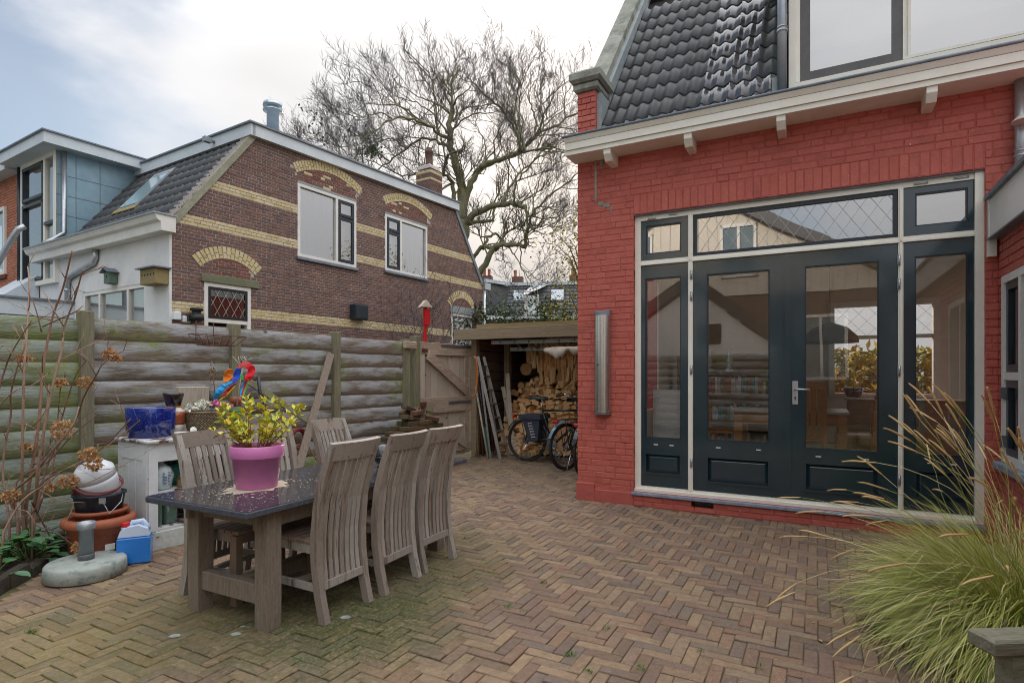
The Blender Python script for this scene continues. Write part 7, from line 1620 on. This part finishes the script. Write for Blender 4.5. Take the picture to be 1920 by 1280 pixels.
# ------------------------------------------------------------------ stack of pots, canister, parasol foot
PX, PY = -3.13, 4.33
t = thing('terracotta_pot', 'wide terracotta coloured pot under the black bucket', 'flowerpot', (PX, PY, 0), .3)
q = MB(); q.lathe([(.17, 0), (.18, .004), (.205, .255), (.222, .26), (.236, .275), (.238, .305), (.225, .325), (.2, .33), (.19, .31), (.17, .1), (.01, .08)], 36); q.build('body', m_terra, t)
q = MB(); q.box(-.012, .05, -.203, -.198, .10, .145); q.v = [tuple(Matrix.Rotation(.55, 4, 'Z') @ Vector(v)) for v in q.v]; q.build('price_sticker', m_petalw, t)
q = MB()
for k in range(10): a = -2.6 + k * .25; r_ = .2; q.tube([(r_ * math.cos(a + .25 * i / 8), r_ * math.sin(a + .25 * i / 8), .22 - .025 * math.sin(math.pi * i / 8)) for i in range(9)], .0016, 4)
q.build('scallop_line', m_reddark, t)
t = thing('flower_pot', 'smaller terracotta pot nested inside the wide one', 'flowerpot', (PX + .0, PY + .01, .18), 0)
q = MB(); q.lathe([(.12, 0), (.165, .17), (.18, .172), (.185, .195), (.17, .2), (.15, .1)], 30); q.build('body', m_terra, t)
t = thing('black_bucket', 'scuffed black bucket standing in the terracotta pots', 'bucket', (PX, PY + .0, .245), .2)
q = MB(); q.lathe([(.12, 0), (.128, .004), (.162, .235), (.172, .24), (.174, .255), (.166, .258), (.155, .2), (.12, .03), (.01, .02)], 32); q.build('body', m_bucket, t)
q = MB(); q.tube([(.17, -.03, .24), (.19, -.1, .20), (.15, -.19, .13), (.05, -.2, .10)][:3] + [(.10, -.16, .2)], .004, 6); q.box(.07, .11, -.165, -.15, .2, .24); q.build('handle', m_galv, t)
t = thing('white_tub', 'white plastic tub with red trim tilted inside the black bucket', 'tub', (PX + .02, PY, .50), .2)
Mt = Matrix.Rotation(.35, 4, 'X') @ Matrix.Rotation(-.18, 4, 'Y')
q = MB(); q.lathe([(.10, -.05), (.115, -.04), (.135, .1), (.137, .13)], 30, M=Mt); q.lathe([(.137, .0), (.134, .06), (.09, .11), (.01, .125)], 30, (0, 0, .13), Mt); q.build('body', m_whiteplastic, t)
q = MB(); q.ring((0, 0, 0), .142, .005, 'z', 36, 6, M=Mt @ Matrix.Translation((0, 0, .06)) @ Matrix.Rotation(.3, 4, 'Y')); q.ring((0, 0, 0), .150, .005, 'z', 36, 6, M=Mt @ Matrix.Translation((0.01, 0, .09)) @ Matrix.Rotation(.42, 4, 'Y')); q.box(-.17, -.13, -.03, .02, .03, .08, M=Mt); q.build('red_trim', m_reddark, t)
t = thing('jerrycan', 'blue screenwash canister with a red cap beside the cabinet', 'canister', (-2.80, 4.24, 0), FN.a - .55)
q = MB(); q.box(-.105, .105, -.07, .07, 0, .205, ch=.014); q.build('body', m_bluefluid, t)
q = MB(); pr = [(-.100, .205), (.100, .205), (.085, .255), (.03, .285), (-.04, .275), (-.085, .25)]; q.prism(pr, -.066, .066); q.tube([(-.03, 0, .262), (-.015, 0, .30), (.05, 0, .305), (.075, 0, .27), (.085, 0, .235)], .017, 10); q.lathe([(.03, .25), (.028, .275), (.002, .276)], 14, (-.06, 0, 0)); q.build('shoulder', m_paleblue, t)
q = MB(); q.lathe([(.028, .27), (.03, .272), (.03, .30), (.026, .305), (.002, .305)], 16, (-.06, 0, 0)); q.build('cap', m_redplastic, t)
t = thing('parasol_base', 'round concrete parasol foot with a short grey tube', 'parasol base', (-2.97, 3.98, 0), .5)
q = MB(); n = 36; prof = [(.235, 0), (.242, .004), (.238, .085), (.228, .098), (.215, .103), (.05, .108)]
q.lathe(prof, n); q.v = [(x, (y if y < .2 else .2 + (y - .2) * .1), z) if False else (x, y, z) for x, y, z in q.v]; q.build('disc', m_conc, t)
q = MB(); q.lathe([(.048, .1), (.05, .14), (.0495, .145)], 20); q.build('socket', m_hinge, t)
q = MB(); q.lathe([(.043, .12), (.043, .315), (.055, .318), (.057, .325), (.057, .362), (.052, .366), (.044, .364), (.04, .3), (.01, .29)], 20); q.build('tube', m_zincgrey, t)
# ------------------------------------------------------------------ planting bed
bd = thing('planting_bed', 'dark soil bed with a brick edge along the fence', None, kind='structure')
q = MB(); n = 14
for i in range(n):
    for j in range(8):
        def pb(i, j):
            Y = 1.6 + i * .235; xa = bed_x(Y) - .02; xb = FN.w(0, 0).x + (Y - 4.99) / .84 * .542 - .02; x = xb + (xa - xb) * j / 8
            return (x, Y, .05 + .03 * math.sin(7 * x + 3 * Y) + R.gauss(0, .006) - (.05 if j == 8 else 0))
        q.quad(pb(i, j), pb(i, j + 1), pb(i + 1, j + 1), pb(i + 1, j))
q.build('soil', m_soil, bd)
q = MB(); q.brick(-.10, .10, -.032, .032, -.1, .09, .008); eb = MB(); eb.box(-.1, .1, -.035, .035, -.1, .085, ch=.012); ebm = eb.mesh('brick', M('mossy_edge_brick', (.045, .033, .028), (.065, .055, .04), rough=.9, scale=12, var=.4, bump=.7, bscale=40, world=True, moss=((.05, .07, .02), 5, .5, .7)))
for k in range(12):
    Y = 2.2 + k * .205; place('brick', ebm, bd, (bed_x(Y) - .05, Y, .0 + R.gauss(0, .012)), (R.gauss(0, .06), R.gauss(0, .05), math.pi / 2 + .2 + R.gauss(0, .06)))
def leafplant(label, pos, n, rad, L, m, seed, up=.6):
    r = random.Random(seed); t = thing('bed_plant', label, 'plant', pos); q = MB()
    for k in range(n):
        a = r.uniform(0, 6.28); rr = rad * r.random() ** .6; h = r.uniform(.03, .20) * (1.2 - rr / rad * .6); d = Vector((math.cos(a), math.sin(a), r.uniform(-.25, up)))
        Lk = L * r.uniform(.6, 1.15); b = Vector((rr * math.cos(a), rr * math.sin(a), h)); sd = d.cross(Vector((0, 0, 1))).normalized(); d = d.normalized(); nn = sd.cross(d)
        vs = [b]; ti = r.random()
        prof_ = [(.15, .55), (.35, .95), (.55, 1.0), (.75, .75), (.92, .3)]
        for u, w in prof_:
            c = b + d * Lk * u - Vector((0, 0, .25 * Lk * u * u)); vs += [c + sd * w * Lk * .36 + nn * .06 * Lk, c - nn * .01, c - sd * w * Lk * .36 + nn * .06 * Lk]
        vs.append(b + d * Lk - Vector((0, 0, .25 * Lk)))
        fs = [(0, 2, 1), (0, 3, 2)]
        for i in range(4): o_ = 1 + i * 3; fs += [(o_, o_ + 1, o_ + 4, o_ + 3), (o_ + 1, o_ + 2, o_ + 5, o_ + 4)]
        fs += [(13, 14, 16), (14, 15, 16)]; q.add(vs, fs, ti, True)
        q.tube([(b.x * .3, b.y * .3, 0), b * .8, b], .003, 3)
    q.build('leaves', m, t); return t
leafplant('broad dark green leaved plant nearest the left edge of the bed', (-3.75, 4.05, .05), 26, .26, .17, m_groundleaf, 1)
leafplant('bright green leafy plant behind the parasol foot in the bed', (-3.50, 4.15, .05), 40, .20, .10, m_groundleaf, 2)
leafplant('low green weed growing from the bed edge at the picture edge', (-3.42, 3.72, .05), 22, .18, .09, m_groundleaf, 3)
leafplant('small ivy patch at the foot of the fence by the terracotta pot', (-3.50, 4.62, .05), 60, .22, .06, m_groundleaf, 4)
# hydrangea
hy = thing('hydrangea', 'leafless hydrangea shrub with dried brown flower heads', 'shrub', (-3.85, 4.35, 0)); HO = Vector(hy.location); rh_ = random.Random(77)
def hp(px, py, Y): return at(px, py, Y) - HO
stems = [([(45, 1000), (42, 930), (42, 850), (45, 700), (50, 630), (55, 540), (52, 500)], 4.3, .009), ([(48, 1000), (50, 940), (72, 800), (80, 700), (97, 600), (118, 540), (135, 470)], 4.5, .011), ([(55, 990), (68, 925), (72, 870), (95, 740), (115, 660), (121, 612), (140, 560), (155, 505)], 4.2, .010),
 ([(40, 985), (20, 930), (60, 892), (98, 845), (135, 800), (148, 762)], 4.15, .008), ([(35, 985), (30, 905), (90, 865), (130, 822), (180, 778)], 4.2, .007), ([(60, 985), (75, 908), (150, 868), (200, 832), (245, 785)], 4.1, .007), ([(60, 990), (95, 900), (180, 850), (240, 806), (262, 788)], 4.25, .006),
 ([(70, 960), (100, 870), (108, 790), (114, 724), (124, 702)], 4.35, .006), ([(58, 970), (80, 860), (110, 800), (140, 708), (165, 672)], 4.45, .007), ([(70, 950), (92, 862), (140, 790), (158, 742), (180, 704), (195, 680), (232, 657)], 4.3, .007), ([(180, 704), (160, 670), (135, 655)], 4.3, .004),
 ([(20, 990), (5, 880), (20, 780), (20, 740), (32, 690), (48, 640), (40, 610)], 4.25, .007), ([(-40, 900), (-10, 760), (10, 690), (25, 655), (60, 600)], 4.2, .007), ([(-30, 800), (20, 738), (60, 722), (90, 700)], 4.25, .004), ([(80, 930), (60, 960), (20, 975)], 4.2, .005), ([(70, 915), (110, 937), (160, 942)], 4.1, .003),
 ([(15, 957), (50, 958), (70, 985), (100, 995), (126, 1012), (140, 1030)], 4.05, .0035), ([(60, 940), (70, 962), (95, 1008), (100, 1030)], 4.15, .006), ([(78, 622), (62, 565), (40, 535)], 4.4, .004), ([(120, 612), (100, 580), (86, 552), (75, 540)], 4.2, .004), ([(80, 612), (140, 585), (155, 573)], 4.2, .004), ([(45, 700), (20, 660), (-5, 640)], 4.3, .004),
 ([(97, 600), (60, 590), (40, 570)], 4.5, .004), ([(60, 800), (85, 770), (92, 720)], 4.3, .004), ([(0, 1010), (40, 940), (90, 905), (120, 880), (150, 872)], 4.0, .006), ([(100, 845), (60, 800), (20, 790)], 4.3, .003), ([(110, 905), (150, 910), (215, 880), (270, 850)], 4.1, .003), ([(150, 868), (190, 880), (240, 872)], 4.15, .003)]
_b, _t = br_, tw_; br_, tw_ = MB(), MB(); S_ = MB()
def sprig(p, d, L, r, lv):
    pts = [p.copy()]; d = d.normalized()
    for i in range(4): d = (d + Vector((rh_.gauss(0, .13), rh_.gauss(0, .13), rh_.gauss(.06, .1)))).normalized(); p = p + d * L / 4; pts.append(p.copy())
    S_.tube(pts, [r * (1 - .12 * i) for i in range(5)], 5, rh_.random())
    if lv: 
        for k in range(2): s_ = d.cross(Vector((rh_.gauss(0, 1), rh_.gauss(0, 1), rh_.gauss(0, 1)))).normalized(); sprig(pts[2 + k], d + s_ * .8, L * .6, r * .7, lv - 1)
for P, Y, r in stems:
    n_ = len(P); pts = catmull([hp(x, y, Y + .12 * math.sin(i + r * 900)) for i, (x, y) in enumerate(P)], 4); m = len(pts)
    if P[0][1] >= 985: pts[0].z = .03
    S_.tube(pts, [1.3 * r * (1 - .6 * i / (m - 1)) for i in range(m)], 6, rh_.random())
    for i in range(3, m, 3):
        if rh_.random() < .62:
            T = (pts[i] - pts[i - 1]).normalized(); s_ = T.cross(Vector((rh_.gauss(0, 1), rh_.gauss(0, .5), rh_.gauss(0, 1)))).normalized(); sprig(pts[i], T * .8 + s_, rh_.uniform(.10, .3), r * .42, 1 if rh_.random() < .4 else 0)
S_.build('stems', m_bushstem, hy)
for (px, py, Y, r, fl) in ((45, 672, 4.3, .042, .5), (112, 717, 4.35, .036, .7), (159, 717, 4.4, .042, .9), (117, 804, 4.15, .068, .95), (206, 663, 4.3, .032, .9), (216, 672, 4.3, .032, .6), (165, 852, 4.1, .05, .8), (176, 870, 4.1, .05, .9), (128, 902, 4.1, .06, .65), (148, 1026, 4.05, .036, .8), (20, 930, 4.2, .05, .9), (50, 838, 4.35, .035, .7), (96, 914, 4.15, .024, .8)):
    q = MB(); c = hp(px, py, Y); nf = int(60 + r * 1500)
    for k in range(nf):
        a = rh_.uniform(0, 6.28); e = math.asin(rh_.uniform(-1, 1)); d = Vector((math.cos(a) * math.cos(e), math.sin(a) * math.cos(e), math.sin(e) * fl))
        q.leaf(c + d * r * rh_.uniform(.55, 1.0), d + Vector((rh_.gauss(0, .7), rh_.gauss(0, .7), rh_.gauss(0, .7))), (rh_.gauss(0, 1), rh_.gauss(0, 1), 1), rh_.uniform(.018, .032), rh_.uniform(.014, .024), rh_.random(), .4)
    q.build('flower_head', m_dryflower, hy)
# ------------------------------------------------------------------ brick pile
bp = thing('brick_pile', 'loose stack of old bricks piled against the fence', 'brick pile', (*fw_(3.78, -.38).xy, 0), FN.a)
q = MB(); q.box(-.1, .1, -.05, .05, -.03, .03, ch=.005); bm1 = q.mesh('brick', M('old_brick', None, pal=[(.10, .055, .038), (.15, .08, .052), (.085, .065, .04), (.13, .095, .055), (.075, .045, .035)], rough=.9, scale=12, var=.4, bump=.6, world=True, moss=((.09, .10, .025), 4, .45, .65)))
for L_ in range(12):
    for k in range(5):
        for d in range(2):
            if L_ > 9 and (k in (0,)) : continue
            if L_ > 10 and k > 3: continue
            place('brick', bm1, bp, (-.42 + k * .208 + R.gauss(0, .008) + (L_ % 2) * .09, -.06 + d * .14 + R.gauss(0, .008), .032 + L_ * .062), (0, 0, R.gauss(0, .04)))
for k, (x, y, z) in enumerate(((-.1, -.02, .79), (.1, .02, .80), (-.05, .08, .86), (.0, -.06, .855), (.12, .1, .865), (.38, -.02, .80), (.42, .08, .86), (-.08, .02, .915), (.40, .03, .80), (-.2, -.04, .8), (.3, -.08, .77))): place('brick', bm1, bp, (x, y, z), (R.gauss(0, .16), R.gauss(0, .16), R.uniform(-.8, .8)))
# ------------------------------------------------------------------ ornamental grass
og = thing('ornamental_grass', 'big clump of arching ornamental grass with feathery seed heads by the wing', 'grass clump', (2.63, 2.84, 0)); rg = random.Random(3)
bl_, sd_, stl = MB(), MB(), MB()
def arch_pts(p, az, tilt, L, droop, n):
    pts = [p.copy()]; t = tilt; az_ = az
    for i in range(n): t += droop / n * (1 + 1.2 * i / n); az_ += rg.gauss(0, .10); t += rg.gauss(0, .05) + (rg.uniform(.4, 1.3) if n == 6 and i > 1 and rg.random() < .035 else 0); p = p + Vector((math.cos(az_) * math.sin(t), math.sin(az_) * math.sin(t), math.cos(t))) * L / n; pts.append(p.copy())
    return pts
for k in range(11500):
    az = rg.uniform(0, 6.283); rr = .30 * rg.random() ** .5; tilt = rg.uniform(.02, .95) * (.45 + rr * 2.2); L = rg.uniform(.40, .93); dr = rg.uniform(.5, 1.6)
    if math.cos(az - 2.9) < -.2 and rg.random() < .45: continue
    straw = rg.random() < (.30 + .55 * min(1, (tilt + dr * .35) / 1.3))
    pts = arch_pts(Vector((rr * math.cos(az), rr * math.sin(az), 0)), az + rg.gauss(0, .5), tilt, L, dr, 6)
    w = rg.uniform(.0016, .0032); ti = rg.uniform(.42, .82) if straw else rg.choice((rg.uniform(0, .3), rg.uniform(.85, 1)))
    sd = Vector((-math.sin(az), math.cos(az), 0)); vs = []
    for i, p in enumerate(pts[:-1]): ww = w * (1 - .55 * i / 6); vs += [p - sd * ww / 2 * 2, p + sd * ww / 2 * 2]
    vs.append(pts[-1]); bl_.add(vs, [(2 * i, 2 * i + 1, 2 * i + 3, 2 * i + 2) for i in range(5)] + [(10, 11, 12)], ti)
def seedstalk(az, tilt, L, dr, hl=.15):
    pts = arch_pts(Vector((rg.gauss(0, .08), rg.gauss(0, .08), 0)), az, tilt, L, dr, 12); stl.tube(pts[:12], .0016, 3, rg.uniform(.4, .8))
    e0 = pts[-1]; e1 = pts[-2]; hd = catmull([e1.lerp(e0, .0 if L > 1.2 else -.2), e1.lerp(e0, .5), e0, e0 + (e0 - e1) * .45 - Vector((0, 0, .008))], 3); n = len(hd); ti = rg.random()
    sd_.tube(hd, [.0022 + .0034 * math.sin(math.pi * (i + .6) / (n + .2)) for i in range(n)], 6, ti)
    for k in range(110):
        i = rg.randrange(n - 1); p = hd[i].lerp(hd[i + 1], rg.random()); T = (hd[i + 1] - hd[i]).normalized(); s_ = T.cross(Vector((rg.gauss(0, 1), rg.gauss(0, 1), rg.gauss(0, 1)))).normalized()
        e = p + (T * .9 + s_ * .8) * rg.uniform(.007, .015); o_ = T.cross(s_) * .0006; sd_.add([p - o_, p + o_, e], [(0, 1, 2)], ti)
for k in range(40): seedstalk(rg.uniform(1.2, 4.6), rg.uniform(.05, .55), rg.uniform(1.0, 1.42), rg.uniform(.25, .95))
for k in range(34): seedstalk(rg.uniform(1.6, 4.4), rg.uniform(.0, .32), rg.uniform(1.05, 1.5), rg.uniform(.15, .7))
for az, ti_, L, dr in ((3.35, .95, 1.15, .7), (3.2, 1.0, 1.2, .75), (2.85, .8, 1.25, .7), (3.6, 1.05, 1.1, .6), (2.6, .7, 1.3, .7), (3.05, .62, 1.3, .9)): seedstalk(az, ti_, L, dr)
th = MB()
for k in range(1500):                                         # dead thatch round the foot of the clump
    a = rg.uniform(0, 6.283); rr = rg.uniform(.15, .5); p = Vector((rr * math.cos(a), rr * math.sin(a), rg.uniform(.01, .16) * (1.2 - rr))); d = Vector((math.cos(a + rg.gauss(0, .7)), math.sin(a + rg.gauss(0, .7)), rg.gauss(-.15, .3))).normalized(); L_ = rg.uniform(.12, .34)
    m_ = p + d * L_ * .5 + Vector((0, 0, rg.uniform(0, .05))); e = p + d * L_ - Vector((0, 0, .04)); e.z = max(.008, e.z); m_.z = max(.01, m_.z); sd = d.cross(Vector((0, 0, 1))).normalized() * rg.uniform(.001, .0022); th.add([p - sd, p + sd, m_ + sd, m_ - sd, e], [(0, 1, 2, 3), (3, 2, 4)], rg.uniform(.5, .78))
th.build('dead_thatch', m_grass, og, kind='stuff'); bl_.build('blades', m_grass, og, kind='stuff'); stl.build('stalks', m_grass, og, kind='stuff'); sd_.build('seed_heads', m_seed, og, kind='stuff')
# ------------------------------------------------------------------ bench end
gbn = thing('garden_bench', 'weathered wooden bench arm and leg at the corner by the grass', 'bench', (1.44, 1.72, 0), .06); m_bench = M('mossy_bench_wood', (.23, .23, .17), (.17, .16, .11), rough=.85, scale=4, stretch=(2, 7, 7), var=.4, bump=.6, bscale=9, moss=((.15, .19, .06), 4, .45, .7))
q = MB(); q.box(-.03, .75, -.05, .045, .567, .617, ch=.008); q.build('arm', m_bench, gbn); q = MB(); q.box(.03, .09, -.045, .015, 0, .566, ch=.004); q.build('leg', m_bench, gbn); q = MB(); q.box(.66, .72, -.03, .03, 0, .566, ch=.004); q.build('leg', m_bench, gbn); q = MB(); q.box(.136, .659, -.02, .02, .3, .36); q.build('rail', m_bench, gbn)
# ------------------------------------------------------------------ small litter on the paving
for k in range(34):
    px, py = (R.uniform(20, 1750), R.uniform(1000, 1270)) if k > 7 else ((1535, 1198), (205, 1040), (10, 1137), (90, 1190), (240, 1065), (1330, 1060), (650, 1215), (60, 1122))[k]
    p = gnd(px, py); lx, ly = RH.loc(p.x, p.y)
    if ly > -.05 or (p.x < bed_x(p.y)): continue
    q = MB(); s_ = R.uniform(.012, .032) if k != 0 else .045; q.leaf((0, 0, 0), (1, 0, .12), (0, 0, 1), s_, s_ * .5, R.random(), .15); o = q.build('fallen_leaf', m_fallen)
    o.location = (p.x, p.y, hgt(p.x, p.y) + .004); o.rotation_euler = (0, 0, R.uniform(0, 6.28))
    tag(o, 'small dry leaf lying on the brick paving' if k != 0 else 'pale green fallen leaf on the paving near the grass', 'leaf', 'fallen leaves on the paving')
q = MB()
for (px, py, n_) in ((1018, 1092, 30), (955, 1138, 25), (1138, 1178, 34), (1070, 1227, 34), (1105, 1258, 30), (1200, 1252, 24), (1310, 1218, 22), (985, 1145, 14), (60, 1182, 60), (1010, 1066, 14), (870, 1010, 12), (1250, 1180, 10), (700, 1180, 12), (560, 1240, 14), (1420, 1250, 10), (1060, 940, 10), (1085, 938, 24)):
    c = gnd(px, py)
    for k in range(n_):
        p = Vector((c.x + R.gauss(0, .014), c.y + R.gauss(0, .014), hgt(c.x, c.y) - .002)); q.leaf(p, (R.gauss(0, .7), R.gauss(0, .7), .6), (0, 0, 1), R.uniform(.012, .028), .005, R.random(), .1)
tag(q.build('weeds', m_moss), 'tiny green weeds sprouting in the paving joints', kind='stuff')
q = MB()
for k in range(700):
    p = gnd(R.uniform(-100, 1850), R.uniform(905, 1290)); lx, ly = RH.loc(p.x, p.y)
    if ly > -.03: continue
    s_ = R.uniform(.001, .0045); z = hgt(p.x, p.y) + .003; a = R.uniform(0, 6); c, s2 = math.cos(a) * s_, math.sin(a) * s_
    q.add([(p.x - c, p.y - s2, z), (p.x + s2, p.y - c, z), (p.x + c, p.y + s2, z + .001), (p.x - s2, p.y + c, z)], [(0, 1, 2, 3)], R.random())
tag(q.build('litter', m_fallen), 'tiny specks of leaf litter scattered over the paving', kind='stuff')
for k, (px, py) in enumerate(((328, 1195), (442, 1192), (648, 1158), (455, 1178))):
    c = gnd(px, py); q = MB(); n_ = 16; s_ = (.028, .026, .03, .012)[k]; q.add([(s_ * (1 + .2 * math.sin(3 * i + k)) * math.cos(6.283 * i / n_), s_ * .8 * math.sin(6.283 * i / n_), .0) for i in range(n_)], [tuple(range(n_))])
    o = q.build('lichen_spot', m_conc, pv); o.location = (c.x, c.y, hgt(c.x, c.y) + .0045)
fs_ = thing('garden_shrub', 'sunlit green shrub seen outside through the back window of the red house', 'shrub', RH.w(3.6, 9.5, 0)); q = MB()
for k in range(6500): q.leaf((R.uniform(-2.5, 3), R.gauss(0, .5), R.uniform(.1, 1.9)), (R.gauss(0, 1), R.gauss(0, 1), R.gauss(.2, .6)), (0, 0, 1), R.uniform(.15, .3), R.uniform(.08, .16), R.random())
q.build('foliage', m_autumn, fs_, kind='stuff')
# ------------------------------------------------------------------ houses behind the camera, seen in the door glass
nb = thing('neighbour_house', 'brick and pale clad gabled house reflected in the door glass', 'house', (RH.o.x, RH.o.y, 0), RH.a); NY = -13.5
q = MB(); wall_holes(q, -7.5, 4.2, -.1, 3.9, [(-4.2, -2.1, 1.9, 3.5), (-1.2, .2, 1.6, 3.5), (1.8, 3.2, 1.2, 3.2)], NY - .3, NY); q.build('wall', M('neighbour_brick', (.15, .10, .08), (.12, .08, .065), rough=.85, scale=6, var=.3), nb)
q = MB(); q.prism([(-7.5, 3.9), (4.2, 3.9), (4.2, 4.3), (-1.2, 7.3), (-7.5, 4.3)], NY - .3, NY + .05); q.build('clad_gable', m_vasecream, nb)
q = MB()
for k in range(39): x = -7.4 + k * .3; q.box(x, x + .02, NY + .051, NY + .056, 3.95, 7.1 - abs(x + 1.2) * .5)
q.build('board_joint', m_mortar, nb, kind='stuff')
q = MB(); q.prism([(4.6, 4.05), (4.6, 4.35), (-1.2, 7.65), (-7.9, 4.35), (-7.9, 4.05), (-1.2, 7.3)], NY - 6, NY + .4); q.build('roof', m_tile, nb)
for (a, b_, c, d) in ((-4.2, -2.1, 1.9, 3.5), (-1.2, .2, 1.6, 3.5), (1.8, 3.2, 1.2, 3.2), (-3.6, -2.6, 4.6, 6.2), (-.4, .7, 4.5, 6.2)):
    y_ = NY + (.06 if c > 4 else -.05)
    q = MB(); t_ = .09; q.box(a, a + t_, y_, y_ + .06, c, d); q.box(b_ - t_, b_, y_, y_ + .06, c, d); q.box(a, b_, y_, y_ + .06, c, c + t_); q.box(a, b_, y_, y_ + .06, d - t_, d); q.box((a + b_) / 2 - .04, (a + b_) / 2 + .04, y_, y_ + .055, c, d)
    w_ = q.build('window', m_white, nb); q = MB(); q.quad((b_, y_ + .02, c), (a, y_ + .02, c), (a, y_ + .02, d), (b_, y_ + .02, d)); q.build('pane', M('dark_pane', (.10, .16, .20), (.2, .27, .3), rough=.08, bump=0, coat=1., scale=1), w_)
wo = thing('white_outhouse', 'white rendered outhouse with a dark slate roof reflected in the left door', 'outhouse', (RH.o.x, RH.o.y, 0), RH.a)
q = MB(); q.prism([(-3.4, 0), (1.5, 0), (1.5, 2.05), (-.7, 3.75), (-3.4, 1.9)], -12.2, -10.0); q.build('wall', m_render, wo); q = MB(); q.prism([(1.9, 1.85), (1.9, 2.15), (-.7, 4.15), (-3.7, 2.1), (-3.7, 1.8), (-.7, 3.8)], -12.4, -9.85); q.build('roof', m_tilefar, wo); q = MB(); q.box(-.5, .1, -9.995, -9.95, 2.2, 2.75); q.build('opening', m_dark, wo)
rfn = thing('rear_fence', 'board fence at the back of the garden reflected in the door glass', 'fence', (RH.o.x, RH.o.y, 0), RH.a + math.pi)
for k in range(3):
    for j in range(10): place('board', board(0, 1.9, 0, .187, 900 + k * 10 + j, m_fence), rfn, (3.2 - k * 2.0, 9.0, j * .187), (0, 0, 0))
for k in range(4): q = MB(); q.box(-.05, .05, -.06, .04, 0, 1.92); o = q.build('post', m_post, rfn, loc=(4.2 - k * 2.0, 9.0, 0))
